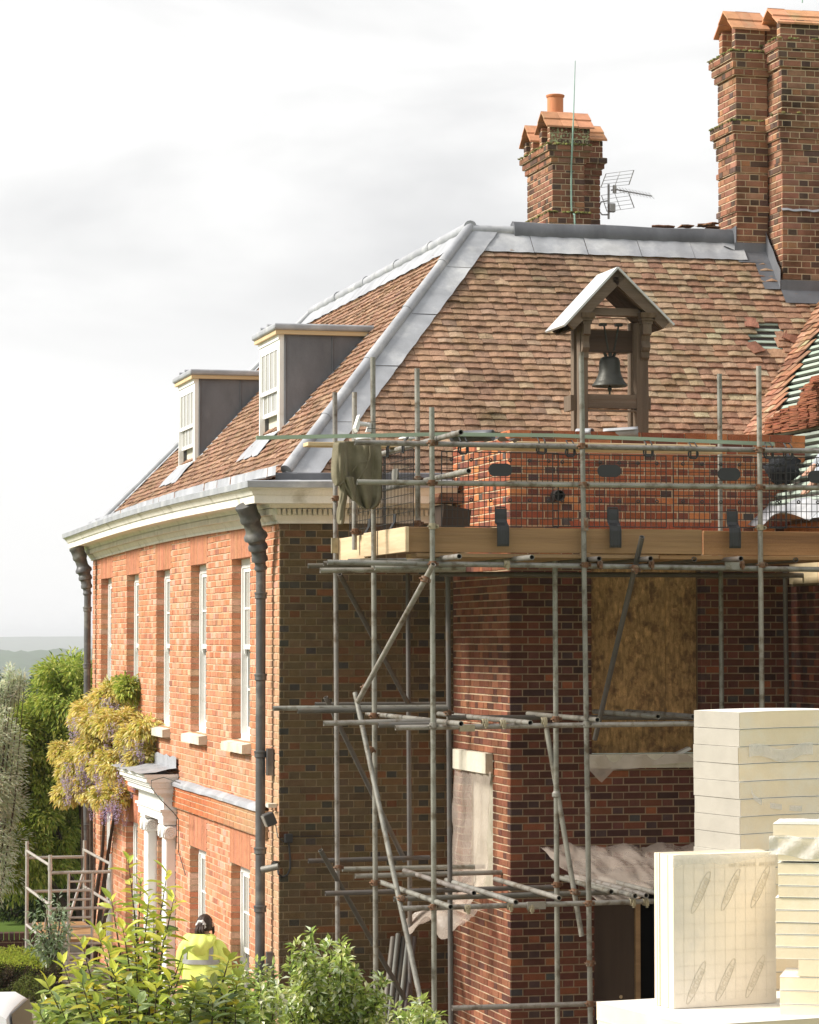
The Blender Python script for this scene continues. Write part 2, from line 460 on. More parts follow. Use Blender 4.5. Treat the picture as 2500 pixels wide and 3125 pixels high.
def thing(name, label, cat, loc=(0, 0, 0), group=None, kind=None):
    o = bpy.data.objects.new(name, None)
    COL.objects.link(o); o.location = loc; o.empty_display_size = 0.2
    o['label'] = label; o['category'] = cat
    if group: o['group'] = group
    if kind: o['kind'] = kind
    return o
def tag(o, label, cat, group=None):
    o['label'] = label; o['category'] = cat
    if group: o['group'] = group
    return o
def struct(o): o['kind'] = 'structure'; return o
def jit(c, a=0.12, hue=0.05):
    k = 1 + R.uniform(-a, a)
    return tuple(max(0.004, x * k * (1 + R.uniform(-hue, hue))) for x in c)
def pick(pal):
    """pal: list of (weight, colour)"""
    x = R.random() * sum(w for w, _ in pal)
    for w, c in pal:
        x -= w
        if x <= 0: return c
    return pal[-1][1]
# ================================================================== setting: ground, terrain
XF, YS, YFAR = 5.85, 28.85, 43.1                 # front facade plane, side wall plane, far corner
SL, Z0 = 1.109, 6.34                             # roof slope and its height at the wall line
SR = 2.796                                       # plan distance wall line -> ridge
def roofz(s): return Z0 + SL * s

g = MB()
N = 90
def gh(x, y):
    d = math.hypot(x, y)
    z = 0.0
    if d > 70: z = -min(60.0, (d - 70) * 0.055) + mnoise.noise(V((x * 0.006, y * 0.006, 0.3))) * min(8, (d - 70) * 0.03)
    return z
rows = []
rad_steps = [0, 6, 12, 20, 28, 36, 44, 52, 60, 70, 85, 110, 150, 210, 300, 430, 620, 900, 1300, 1900, 2800, 4200, 6500, 9500, 14000]
for rr in rad_steps:
    rows.append([(rr * math.sin(6.28318 * i / N), rr * math.cos(6.28318 * i / N), gh(rr * math.sin(6.28318 * i / N), rr * math.cos(6.28318 * i / N))) for i in range(N)])
g.grid(rows, close=True)
struct(g.build('ground', 'grass', smooth='all', fixn=True))
g = MB()
pts = []
for i in range(40):
    a = 6.28318 * i / 40
    pts.append((6 + 9.5 * math.cos(a) * (1 + 0.06 * math.sin(3 * a)), 31 + 14 * math.sin(a), 0.006))
g.poly(pts)
struct(g.build('gravel_yard', 'gravel'))

# ================================================================== house
house = thing('house', 'red brick country house with clay tiled hipped roof, dormers and tall chimneys', 'house', (XF, YS, 0))

PAL_FRONT = [(5, (0.55, 0.225, 0.110)), (3, (0.60, 0.27, 0.145)), (2, (0.50, 0.185, 0.085)), (1.4, (0.62, 0.34, 0.21)), (0.5, (0.40, 0.16, 0.09))]
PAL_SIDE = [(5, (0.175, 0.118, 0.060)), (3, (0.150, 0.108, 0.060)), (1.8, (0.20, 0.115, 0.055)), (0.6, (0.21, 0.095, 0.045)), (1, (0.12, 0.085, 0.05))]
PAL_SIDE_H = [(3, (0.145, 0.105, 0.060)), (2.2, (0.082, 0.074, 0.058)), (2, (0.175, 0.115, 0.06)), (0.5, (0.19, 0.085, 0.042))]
PAL_SHADE = [(4, (0.115, 0.044, 0.028)), (3, (0.090, 0.036, 0.025)), (2, (0.155, 0.056, 0.031)), (0.7, (0.21, 0.075, 0.036)), (1.5, (0.062, 0.030, 0.025))]  # lower bay and wing bricks, deck shade put into the colours
PAL_SHADE_H = [(3, (0.125, 0.050, 0.037)), (2, (0.18, 0.062, 0.04)), (1.8, (0.080, 0.048, 0.043)), (0.5, (0.26, 0.09, 0.045)), (0.4, (0.072, 0.062, 0.060))]
PAL_BAY = [(4, (0.36, 0.115, 0.055)), (3, (0.29, 0.088, 0.048)), (2.5, (0.45, 0.165, 0.07)), (1.6, (0.55, 0.215, 0.085)), (1.0, (0.17, 0.066, 0.047))]
PAL_BAY_H = [(3, (0.19, 0.068, 0.046)), (2, (0.28, 0.09, 0.05)), (1.5, (0.105, 0.058, 0.052)), (1, (0.40, 0.14, 0.06)), (0.5, (0.10, 0.085, 0.08))]
PAL_CHIM = [(4, (0.285, 0.135, 0.085)), (3, (0.33, 0.165, 0.105)), (2, (0.23, 0.11, 0.072)), (1.2, (0.14, 0.085, 0.063)), (0.8, (0.39, 0.22, 0.14))]
PAL_CHIM_H = [(3, (0.26, 0.125, 0.08)), (2, (0.12, 0.080, 0.062)), (1, (0.36, 0.18, 0.10))]

def lay(L, z0, z1, course, openings=(), st=0.2155, hd=0.1035, jt=0.0122, phase=0.0, ends=(0.0, 0.0)):
    """Flemish bond: list of (u0, u1, za, zb, is_header) cut round the openings"""
    out = []
    per = st + hd + 2 * jt
    k = 0
    z = z0
    while z < z1 - 0.01:
        za, zb = z + jt / 2, min(z + course - jt / 2, z1)
        u = -per * (0.5 if k % 2 else 0.0) - phase - per
        hdr = False
        row = []
        cuts = [(ends[0], L - ends[1])]                 # free runs of this course between the openings
        for (a, b, c, d) in openings:
            if zb > c + 0.012 and za < d - 0.012:
                nc = []
                for (p, q) in cuts:
                    if b <= p or a >= q: nc.append((p, q)); continue
                    if a > p: nc.append((p, a))
                    if b < q: nc.append((b, q))
                cuts = nc
        while u < L:
            w = hd if hdr else st
            row.append((u, u + w, hdr)); u += w + jt; hdr = not hdr
        for (p, q) in cuts:
            seg = [[max(a, p), min(b, q), h] for (a, b, h) in row if min(b, q) - max(a, p) > 0.035]
            if not seg:
                if q - p > 0.02: out.append((p, q, za, zb, True))
                continue
            seg[0][0], seg[-1][1] = p, q
            for (a, b, h) in seg:
                dz = R.uniform(-0.0018, 0.0018); du = R.uniform(-0.002, 0.002)
                a2 = a + (du if a > p else 0); b2 = b + (du if b < q else 0)
                out.append((a2, b2, za + dz, zb + dz * 0.6, h or b - a < 0.14))
        z += course
        k += 1
    return out
def backing(mb, O, U, Nn, L, z0, z1, openings, rec=0.008, depth=0.0, z_off=0.0, skip_reveal=False):
    """mortar plane behind the brick faces, with the openings left out and lined"""
    O, U, Nn = V(O), V(U), V(Nn)
    us = sorted(set([0, L] + [x for o in openings for x in (o[0] - rec, o[1] + rec) if 0 < x < L]))
    zs = sorted(set([z0, z1] + [x for o in openings for x in (o[2] - rec, o[3] + rec) if z0 < x < z1]))
    P = lambda u, z, n: O + U * u + V((0, 0, z)) + Nn * n
    for i in range(len(us) - 1):
        for j in range(len(zs) - 1):
            um, zm = (us[i] + us[i+1]) / 2, (zs[j] + zs[j+1]) / 2
            if any(o[0] - rec < um < o[1] + rec and o[2] - rec < zm < o[3] + rec for o in openings): continue
            mb.poly([P(us[i], zs[j], -rec), P(us[i+1], zs[j], -rec), P(us[i+1], zs[j+1], -rec), P(us[i], zs[j+1], -rec)])
    if depth:
        for (a, b, c, d) in openings:
            a, b, c, d = a - rec, b + rec, max(c - rec, z0), d + rec
            for q in ([(a, c), (a, d)], [(a, d), (b, d)], [(b, d), (b, c)], [(b, c), (a, c)]):
                mb.poly([P(*q[0], -rec), P(*q[1], -rec), P(*q[1], -depth), P(*q[0], -depth)])
def courses(mb, bricks, O, U, Nn, pal, palh, dp=0.03, k=1.0):
    O, U, Nn = V(O), V(U), V(Nn)
    for (a, b, c, d, h) in bricks:
        mb.brick(O + U * a + V((0, 0, c)), U, Nn, V((0, 0, 1)), b - a, d - c, dp, tuple(q * k for q in jit(pick(palh if h else pal), 0.14, 0.06)))

# ---- front facade ------------------------------------------------
FU, FN = V((0, 1, 0)), V((-1, 0, 0))
WC = [31.02, 33.75, 36.42, 39.05, 41.65]
ZS1, ZH1 = 3.64, 5.66
ZH0, ZB0 = 2.27, 0.30
f_open = [(c - 0.55 - YS, c + 0.55 - YS, ZS1, ZH1) for c in WC] + [(c - 0.55 - YS, c + 0.55 - YS, ZB0, ZH0) for c in WC if c != 36.42]
f_open.append((35.68 - YS, 36.78 - YS, 0.02, 2.30))
f_lint = [(c - 0.62 - YS, c + 0.62 - YS, ZH1, 6.10) for c in WC] + [(c - 0.62 - YS, c + 0.62 - YS, ZH0, 2.68) for c in WC if c != 36.42]
mb = MB()
backing(mb, (XF, YS, 0), FU, FN, YFAR - YS, 0.0, 6.12, f_open, depth=0.20)
fwall = mb.build('front_wall', 'mortar_front', house)
fw_b = lay(YFAR - YS, 0.0, 6.12, 0.0745, f_open + f_lint, ends=(0.012, 0.0), phase=0.06)
mb = MB()
for (a, b, c, d, h) in fw_b:
    t = jit(pick(PAL_FRONT), 0.14, 0.06); t = (t[0], t[1] * 1.06, t[2] * 1.20)
    st_ = sm(0.9 * (1 - abs((YS + a) - 29.0) / 0.9)) * sm((5.5 - c) / 1.0) + sm((mnoise.noise(V((a * 0.55, c * 0.8, 3.3))) - 0.12) * 2.2) * 0.7 * sm((3.9 - c) / 1.2 + 0.25)
    st_ = sm(st_ + 0.22 * sm(mnoise.noise(V((a * 1.3, c * 1.6, 8.0))) * 2)) * R.uniform(0.6, 1.0)
    t = tuple(p * (1 - st_) + q * st_ for p, q in zip(t, jit((0.49, 0.33, 0.20), 0.1)))
    mb.brick(V((XF, YS + a, c)), FU, FN, V((0, 0, 1)), b - a, d - c, 0.115, t)
mb.build('brickwork', 'brick', fwall, kind='stuff')
for (a, b, c, d) in f_lint:                        # gauged flat arches of rubbed brick
    mb = MB()
    n = 20
    for i in range(n):
        u0, u1 = a + (b - a) * i / n, a + (b - a) * (i + 1) / n
        mb.brick(V((XF, YS + u0 + 0.001, c)), FU, FN, V((0, 0, 1)), u1 - u0 - 0.002, d - c, 0.115, jit((0.49, 0.21, 0.12), 0.12, 0.06), ch=0.002)
    mb.build('flat_arch', 'brick', fwall)
# string course with lead cap
for (ya, yb) in ((29.42, 35.28), (37.72, 42.4)):
    mb = MB()
    mb.ab((XF - 0.047, ya, 2.68), (XF - 0.004, yb, 2.965))
    band = mb.build('string_course', 'mortar_front', house)
    mb = MB()
    bl = lay(yb - ya, 2.68, 2.965, 0.071)
    for (a, b, c, d, h) in bl:
        f = sm((33.2 - (ya + a)) / 3.0)
        cc = tuple(p * (1 - f) + q * f for p, q in zip((0.50, 0.165, 0.07), (0.47, 0.27, 0.15)))
        mb.brick(V((XF - 0.056, ya + a, c)), FU, FN, V((0, 0, 1)), b - a, d - c, 0.05, jit(cc, 0.08, 0.05))
    mb.build('brickwork', 'brick', band, kind='stuff')
    mb = MB()
    nseg = 14
    mb.grid([[V((XF - q[0] + R.uniform(-0.006, 0.006), ya + (yb - ya) * i / nseg, q[1] + R.uniform(-0.006, 0.006))) for q in ((0.0, 3.03), (0.05, 3.015), (0.085, 2.985), (0.088, 2.950), (0.06, 2.948))] for i in range(nseg + 1)])
    mb.build('lead_cap', 'lead', band, smooth=True)

# ---- sash windows on the facade ----------------------------------
def facade_window(yc, zb, zt, kind):
    x = XF + 0.112                                  # face of the box frame
    hw = 0.55
    mb = MB()
    fr = 0.085
    mb.ab((x, yc - hw, zb), (x + 0.09, yc - hw + fr, zt)); mb.ab((x, yc + hw - fr, zb), (x + 0.09, yc + hw, zt))
    mb.ab((x, yc - hw + fr, zt - 0.10), (x + 0.09, yc + hw - fr, zt)); mb.ab((x - 0.012, yc - hw + fr, zb), (x + 0.09, yc + hw - fr, zb + 0.07))
    mb.ab((x - 0.012, yc - hw + fr * 0.62, zb + 0.07), (x - 0.0005, yc - hw + fr, zt - 0.10)); mb.ab((x - 0.012, yc + hw - fr, zb + 0.07), (x - 0.0005, yc + hw - fr * 0.62, zt - 0.10))
    win = mb.build('window', 'white_paint', house)
    y0, y1 = yc - hw + fr, yc + hw - fr
    z0, z1 = zb + 0.07, zt - 0.10
    zm = z0 + (z1 - z0) * 0.52
    for nm, xs, a, b in (('upper_sash', x + 0.012, zm - 0.02, z1), ('lower_sash', x + 0.050, z0, zm + 0.02)):
        mb = MB()
        st = 0.045
        mb.ab((xs, y0, a), (xs + 0.034, y0 + st, b)); mb.ab((xs, y1 - st, a), (xs + 0.034, y1, b))
        mb.ab((xs, y0 + st, a), (xs + 0.034, y1 - st, a + (0.05 if nm == 'upper_sash' else 0.075))); mb.ab((xs, y0 + st, b - 0.045), (xs + 0.034, y1 - st, b))
        for k in (1, 2):
            yy = y0 + (y1 - y0) * k / 3
            mb.ab((xs + 0.003, yy - 0.010, a + 0.05), (xs + 0.031, yy + 0.010, b - 0.045))
        zz = (a + b) / 2
        mb.ab((xs + 0.001, y0 + st, zz - 0.010), (xs + 0.033, y1 - st, zz + 0.010))
        for s in (0.0, 1.0):
            if nm == 'upper_sash':
                yy = y0 + 0.002 if s == 0 else y1 - st - 0.002 + 0.004
                mb.prism([(xs - 0.001, yy, a - 0.0), (xs + 0.033, yy, a - 0.0), (xs + 0.028, yy, a - 0.075), (xs + 0.010, yy, a - 0.055)], (0, st - 0.004, 0))
        sash = mb.build(nm, 'white_paint', win)
        mb = MB()
        for k in range(3):
            for j in range(2):
                ya, yb = y0 + st + (y1 - y0 - 2 * st) * k / 3 + 0.006, y0 + st + (y1 - y0 - 2 * st) * (k + 1) / 3 - 0.006
                za, zb_ = (a + 0.05 if j == 0 else zz + 0.008), (zz - 0.008 if j == 0 else b - 0.045)
                pm = MB()
                pm.ab((xs + 0.014, ya, za), (xs + 0.018, yb, zb_))
                pm.build('pane', 'glass_pale' if (nm == 'upper_sash' or kind == 'shut') else 'glass', win)
    mb = MB()                                       # room curtain behind the glass
    nn = 24
    mb.grid([[V((x + 0.13 + 0.012 * math.sin(i * 2.1), y0 + (y1 - y0) * i / nn, zz)) for i in range(nn + 1)] for zz in (z0, z1)])
    mb.build('curtain', 'curtain' if kind != 'open' else 'dark', win)
    if zb > 2:
        mb = MB()
        a = 0.075
        mb.prism([(XF - 0.10, yc - hw - a, zb - 0.115), (XF - 0.10, yc - hw - a, zb - 0.02), (XF + 0.11, yc - hw - a, zb + 0.012), (XF + 0.11, yc - hw - a, zb - 0.115)], (0, 2 * (hw + a), 0))
        mb.build('sill', 'stone', win)
    return win
for c in WC: facade_window(c, ZS1, ZH1, 'open' if c < 34 else 'shut')
for c in WC:
    if c != 36.42: facade_window(c, ZB0, ZH0, 'shut')

# ---- front door with its classical surround ----------------------
mb = MB()
mb.ab((XF + 0.30, 35.68, 0.02), (XF + 0.36, 36.78, 2.30))
door = mb.build('front_door', 'white_paint', house)
for zz in ((0.25, 0.95), (1.1, 1.75), (1.85, 2.2)):
    for yy in (35.80, 36.29):
        mb = MB(); mb.ab((XF + 0.285, yy, zz[0]), (XF + 0.2995, yy + 0.37, zz[1])); mb.build('panel', 'white_paint', door)
mb = MB()
mb.lathe([(0.001, 0), (0.03, 0.004), (0.036, 0.03), (0.02, 0.045)], (XF + 0.30, 36.7, 1.05), (-1, 0, 0), 12); mb.build('handle', 'brass', door, smooth=True)
mb = MB()
YA, YB = 35.30, 37.30
def ent(mb, p0, p1, z0, z1, ya=YA, yb=YB):
    mb.ab((XF - p1, ya - (p1 - 0.12) * 0.55, z0), (XF - 0.001, yb + (p1 - 0.12) * 0.55, z1))
for (p, z0, z1) in ((0.17, 2.50, 2.58), (0.185, 2.58, 2.62), (0.21, 2.62, 2.65), (0.165, 2.65, 2.80), (0.20, 2.80, 2.825), (0.25, 2.825, 2.85), (0.30, 2.85, 2.92), (0.335, 2.92, 2.95), (0.36, 2.95, 2.99), (0.40, 2.99, 3.05), (0.43, 3.05, 3.09)):
    ent(mb, 0, p, z0, z1 - 0.0005)
dc = mb.build('door_entablature', 'white_paint', house)
mb = MB()
for i in range(26):
    yy = YA - 0.06 + i * (YB - YA + 0.12) / 25
    mb.ab((XF - 0.292, yy - 0.018, 2.855), (XF - 0.2505, yy + 0.018, 2.90))
mb.build('dentil_row', 'white_paint', dc, kind='stuff')
mb = MB()
nY = 12
mb.grid([[V((XF - q + 0.015 * math.sin(j * 1.7 + q * 9), YA - 0.20 + (YB - YA + 0.55) * j / nY, 3.098 + (0.50 - q) * 0.14 + 0.010 * math.sin(j * 2.3 + q * 14))) for j in range(nY + 1)] for q in (0.485, 0.46, 0.3, 0.15, 0.03)])
mb.grid([[V((XF - 0.03 - 0.012 * math.sin(j), YA - 0.15 + (YB - YA + 0.45) * j / nY, z + 0.015 * math.sin(j * 2.1))) for j in range(nY + 1)] for z in (3.14, 3.30)])
mb.build('lead_flat', 'lead', dc, smooth=True)
for yc in (35.50, 36.97):
    mb = MB()
    mb.ab((XF - 0.155, yc - 0.19, 0.02), (XF - 0.001, yc + 0.19, 0.22)); mb.ab((XF - 0.145, yc - 0.175, 0.22), (XF - 0.001, yc + 0.175, 0.27))
    n = 9
    for i in range(n):                                # fluted shaft
        yy = yc - 0.15 + 0.30 * (i + 0.5) / n
        mb.path([(XF - 0.11, yy, 0.27), (XF - 0.11, yy, 2.31)], 0.0155, 8)
    mb.ab((XF - 0.108, yc - 0.152, 0.27), (XF - 0.001, yc + 0.152, 2.31))
    cl = mb.build('column', 'white_paint', house, smooth=True)
    mb = MB()
    mb.ab((XF - 0.165, yc - 0.20, 2.455), (XF - 0.001, yc + 0.20, 2.4985)); mb.ab((XF - 0.145, yc - 0.16, 2.31), (XF - 0.002, yc + 0.16, 2.455))
    for s in (-1, 1):
        mb.lathe([(0.001, -0.03), (0.045, -0.03), (0.085, -0.02), (0.085, 0.13), (0.001, 0.13)], (XF - 0.13, yc + s * 0.15, 2.36), (1, 0, 0), 18)
        sp = []
        for i in range(46):                             # raised spiral of the volute
            a = i * 0.36; r = 0.080 * (1 - i / 52)
            sp.append((XF - 0.163, yc + s * (0.15 - 0.0) + s * r * math.cos(a), 2.36 + r * math.sin(a)))
        mb.path(sp, 0.009, 5)
        # volute on the return side
        sp = []
        for i in range(46):
            a = i * 0.36; r = 0.072 * (1 - i / 52)
            sp.append((XF - 0.075 - r * math.cos(a), yc + s * 0.238, 2.36 + r * math.sin(a)))
        mb.path(sp, 0.009, 5)
        mb.lathe([(0.001, 0), (0.08, 0), (0.08, 0.05), (0.001, 0.05)], (XF - 0.08, yc + s * 0.235, 2.36), (0, -s, 0), 16)
    mb.build('ionic_capital', 'white_paint', cl, smooth=True)

# ---- side wall ---------------------------------------------------
XB, YB_ = 7.70, 26.70                              # bay: left face plane, front face plane
mb = MB()
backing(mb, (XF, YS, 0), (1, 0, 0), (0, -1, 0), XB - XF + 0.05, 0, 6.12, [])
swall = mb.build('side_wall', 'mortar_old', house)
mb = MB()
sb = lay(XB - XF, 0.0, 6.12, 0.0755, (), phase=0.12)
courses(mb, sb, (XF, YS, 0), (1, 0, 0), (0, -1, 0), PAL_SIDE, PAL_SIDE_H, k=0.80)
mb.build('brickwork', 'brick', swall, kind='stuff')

# ---- bay: left face, front face ----------------------------------
ZP = 6.80                                           # parapet top
XP = 10.78                                          # parapet's right end
l_open = [(0.36, 1.52, 2.20, 3.62)]                 # u from the side wall towards the camera
mb = MB()
backing(mb, (XB, YS, 0), (0, -1, 0), (-1, 0, 0), YS - YB_, 0, ZP, l_open, depth=0.2)
lwall = mb.build('bay_left_wall', 'mortar_front', house)
mb = MB()
lb = lay(YS - YB_, 0, ZP - 0.003, 0.0725, l_open, phase=0.05, ends=(0, 0.012))
Z_SHADE = 5.52                                         # brick below this line is coloured darker for the deck's shade
courses(mb, [q for q in lb if q[2] >= Z_SHADE], (XB, YS, 0), (0, -1, 0), (-1, 0, 0), PAL_BAY, PAL_BAY_H, dp=0.1)
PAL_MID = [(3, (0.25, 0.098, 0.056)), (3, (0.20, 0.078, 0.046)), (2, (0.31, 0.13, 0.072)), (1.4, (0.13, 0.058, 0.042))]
courses(mb, [q for q in lb if q[2] < Z_SHADE], (XB, YS, 0), (0, -1, 0), (-1, 0, 0), PAL_MID, PAL_MID, dp=0.1)
mb.build('brickwork', 'brick', lwall, kind='stuff')
O1X0, O1X1, O1Z0, O1Z1 = onY(1806, 2000, YB_).x, onY(2140, 2000, YB_).x, 3.62, 5.62
O2X0, O2X1 = onY(1815, 2900, YB_).x, onY(2150, 2900, YB_).x
b_open = [(O1X0 - XB, O1X1 - XB, O1Z0, O1Z1), (O2X0 - XB, O2X1 - XB, 0.0, 2.30)]
b_arch = [(O1X0 - XB - 0.12, O1X1 - XB + 0.12, O1Z1, O1Z1 + 0.30)]
mb = MB()
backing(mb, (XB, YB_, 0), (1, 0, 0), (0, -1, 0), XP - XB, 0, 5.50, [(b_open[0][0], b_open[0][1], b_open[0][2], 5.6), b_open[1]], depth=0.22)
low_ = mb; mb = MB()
backing(mb, (XB, YB_, 0), (1, 0, 0), (0, -1, 0), XP - XB, 5.50, ZP, [(b_open[0][0], b_open[0][1], 5.4, b_open[0][3])])
mb.poly([(XB, YB_, ZP), (XP, YB_, ZP), (XP, YB_ + 0.33, ZP), (XB, YB_ + 0.33, ZP)])
mb.poly([(XB, YB_ + 0.33, ZP), (XP, YB_ + 0.33, ZP), (XP, YB_ + 0.33, 6.2), (XB, YB_ + 0.33, 6.2)])
mb.poly([(XP, YB_ + 0.008, 5.85), (XP, YB_ + 0.33, 5.85), (XP, YB_ + 0.33, ZP), (XP, YB_ + 0.008, ZP)])
mb.poly([(XB + 0.01, YB_ + 0.3, 6.3), (13.6, YB_ + 0.3, 6.3), (13.6, YS + 0.4, 6.42), (XB + 0.01, YS + 0.4, 6.42)])
bwall = mb.build('bay_front_wall', 'mortar', house)
low_.build('shaded_mortar', 'mortar_shade', bwall)  # lower mortar plane, darkened in colour for the deck's shade
bb = lay(XP - XB, 0.0, ZP - 0.075, 0.0725, b_open + b_arch, phase=0.21)
cand = []
for i, (a, b, c, d, h) in enumerate(bb):
    x, y, dd = proj((XB + (a + b) / 2, YB_, (c + d) / 2))
    vis = 1520 < x < 2460 and (1345 < y < 1600 or 1760 < y < 2175 or (y < 2560 and x < 2110)) and not (2440 < x)
    if vis: cand.append(((b - a) * (d - c), i))
cand.sort(reverse=True)
single = set(i for _, i in cand[:285])
mb = MB()
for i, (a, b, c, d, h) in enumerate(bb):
    t = jit(pick((PAL_BAY_H if h else PAL_BAY) if c >= Z_SHADE else (PAL_SHADE_H if h else PAL_SHADE)), 0.14, 0.06)
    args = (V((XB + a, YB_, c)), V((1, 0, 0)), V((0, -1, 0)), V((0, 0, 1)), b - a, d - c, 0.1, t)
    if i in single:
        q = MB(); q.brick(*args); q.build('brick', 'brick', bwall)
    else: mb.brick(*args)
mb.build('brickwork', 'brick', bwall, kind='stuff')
mb = MB()                                           # brick-on-edge coping of the parapet
x = XB
while x < XP - 0.1:
    w = 0.215
    mb.ab((x, YB_ - 0.004, ZP - 0.070), (min(x + w, XP), YB_ + 0.325, ZP + R.uniform(0.001, 0.006)), jit(pick(PAL_BAY), 0.12))
    x += w + 0.011
mb.build('coping', 'brick', bwall, kind='stuff')
mb = MB()                                           # gauged arch over the boarded window
a0, a1 = O1X0 - 0.12, O1X1 + 0.12
n = 26
for i in range(n):
    t = jit((0.36, 0.105, 0.055), 0.1, 0.05)
    f0, f1 = i / n, (i + 1) / n
    sp = 0.11
    P = lambda f, top: V((a0 + (a1 - a0) * f + (sp * (2 * f - 1) if top else 0) * 1.0, YB_ - 0.001, O1Z1 + (0.30 if top else 0.0)))
    q0, q1, q2, q3 = P(f0, 0) + V((.0025, 0, 0)), P(f1, 0) - V((.0025, 0, 0)), P(f1, 1) - V((.0025, 0, 0)), P(f0, 1) + V((.0025, 0, 0))
    k = 0.35 if i % 2 else 0.65
    m0, m1 = q0.lerp(q3, k), q1.lerp(q2, k)
    g_ = V((0, 0, 0.003))
    mb.prism([q0, q1, m1 - g_, m0 - g_], (0, 0.1, 0), t); mb.prism([m0 + g_, m1 + g_, q2, q3], (0, 0.1, 0), jit(t, 0.06))
mb.build('window_arch', 'brick', bwall, fixn=True)
# boarded window: OSB sheets, stone sill
for (xa, xb_) in ((O1X0 + 0.004, O1X0 + (O1X1 - O1X0) * 0.71), (O1X0 + (O1X1 - O1X0) * 0.71 + 0.004, O1X1 - 0.004)):
    mb = MB(); mb.ab((xa, YB_ + 0.13, O1Z0 + 0.02), (xb_, YB_ + 0.142, O1Z1)); mb.build('board_panel', 'osb', bwall)
mb = MB(); mb.ab((O1X0 - 0.06, YB_ - 0.055, O1Z0 - 0.12), (O1X1 + 0.06, YB_ + 0.129, O1Z0 + 0.015)); mb.build('sill', 'stone', bwall)
# doorway below: dark room, plywood hoarding, batten
mb = MB()
mb.ab((O2X0 - 0.02, YB_ + 1.6, -0.0), (O2X1 + 0.02, YB_ + 1.7, 2.4)); mb.ab((O2X0 - 0.12, YB_ + 0.23, 0), (O2X0 - 0.02, YB_ + 1.6, 2.4)); mb.ab((O2X1 + 0.02, YB_ + 0.23, 0), (O2X1 + 0.12, YB_ + 1.6, 2.4)); mb.ab((O2X0 - 0.12, YB_ + 0.23, 2.36), (O2X1 + 0.12, YB_ + 1.7, 2.45))
mb.build('room_lining', 'dark', bwall)
mb = MB(); mb.ab((O2X0 + 0.002, YB_ + 0.16, 0.02), (O2X0 + 0.46, YB_ + 0.178, 2.29)); ply = mb.build('plywood_hoarding', 'ply_dark', bwall)
mb = MB(); mb.lathe([(0.001, 0.0), (0.016, 0.0), (0.018, 0.004)], (O2X0 + 0.32, YB_ + 0.1595, 1.25), (0, -1, 0), 12); mb.build('knot', 'pine', ply)
mb = MB(); mb.ab((O2X0 + 0.462, YB_ + 0.12, 0.02), (O2X0 + 0.512, YB_ + 0.17, 2.29)); mb.build('stud', 'board', bwall)
# left-face window: pale head board
mb = MB(); mb.ab((XB - 0.085, YS - 1.56, 3.43), (XB - 0.0105, YS - 0.30, 3.63)); mb.build('head_board', 'stone', lwall)
mb = MB(); mb.ab((XB + 0.12, YS - 1.53, 2.19), (XB + 0.16, YS - 0.35, 3.63)); mb.build('window_lining', 'stone', lwall)
# wing beyond the bay: its left wall runs forward, boarded under the eaves
XWL, YWF = 10.62, 23.6
mb = MB()
backing(mb, (XWL, YB_, 0), (0, -1, 0), (-1, 0, 0), YB_ - YWF, 0, 5.95, [])
wwall = mb.build('wing_wall', 'mortar_shade', house)
mb = MB()
courses(mb, lay(YB_ - YWF, 0, 5.30, 0.0725, (), phase=0.1), (XWL, YB_, 0), (0, -1, 0), (-1, 0, 0), PAL_SHADE, PAL_SHADE_H)
mb.build('brickwork', 'brick', wwall, kind='stuff')
mb = MB(); mb.ab((XWL - 0.07, YWF, 5.80), (XWL + 0.01, YB_ - 0.005, 5.90), (1.1, 0.75, 0.5)); mb.build('wall_plate', 'board', wwall)
for k in range(3):
    mb = MB(); mb.ab((XWL - 0.035, YB_ - 0.04 - (k + 1) * 0.75, 5.31), (XWL - 0.002, YB_ - 0.045 - k * 0.75, 5.795), jit((1, 1, 1), .08)); mb.build('sheathing', 'board_pale', wwall)
# pipe stub in the parapet
pc = onY(1697, 1512, YB_)
mb = MB(); mb.pipe(pc + V((0, 0.05, 0)), pc + V((-0.01, -0.16, -0.01)), 0.055, 18, wall=0.006, depth=0.14); mb.build('drain_pipe', 'plastic_black', bwall, smooth=True)

# ---- cornice and lead gutter -------------------------------------
ZC = 5.985
def cst(p, z, st):
    """point of the profile (offset p, height z) at station st: ('f', Y) | ('c',) | ('s', X) | ('fc',)"""
    if st[0] == 'f':
        t = (st[1] - YS) / (YFAR - YS); return V((XF - p, st[1], ZC + z + 0.055 * math.sin(math.pi * sm(t)) ** 1.0))
    if st[0] == 'fc': return V((XF - p, YFAR + p, ZC + z))
    if st[0] == 'fr': return V((XF + 3.0, YFAR + p, ZC + z))
    if st[0] == 'c': return V((XF - p, YS - p, ZC + z))
    return V((st[1], YS - p, ZC + z + 0.012 * (st[1] - XF)))
stations = [('fr',), ('fc',)] + [('f', YFAR - (YFAR - YS) * i / 30) for i in range(1, 30)] + [('c',)] + [('s', XF + 0.3 * i) for i in range(0, 7)]
prof = [(-0.02, -0.03), (0.028, -0.03), (0.030, 0.0), (0.045, 0.012), (0.060, 0.04), (0.072, 0.052), (0.072, 0.125), (0.12, 0.127), (0.125, 0.14), (0.14, 0.165), (0.155, 0.172), (0.315, 0.176), (0.318, 0.165), (0.33, 0.165), (0.335, 0.245), (0.35, 0.25), (0.362, 0.275), (0.385, 0.305), (0.40, 0.312), (0.402, 0.330)]
mb = MB()
mb.grid([[cst(p, z, st) for (p, z) in prof] for st in stations])
corn = mb.build('cornice', 'cornice_paint', house, smooth=True)
mb = MB()
y = YS - 0.05
while y < YFAR:
    a = cst(0.0735, 0.058, ('f', max(y, YS)))
    mb.ab((XF - 0.118, y, a.z), (XF - 0.0725, y + 0.034, a.z + 0.062)); y += 0.054
x = XF - 0.05
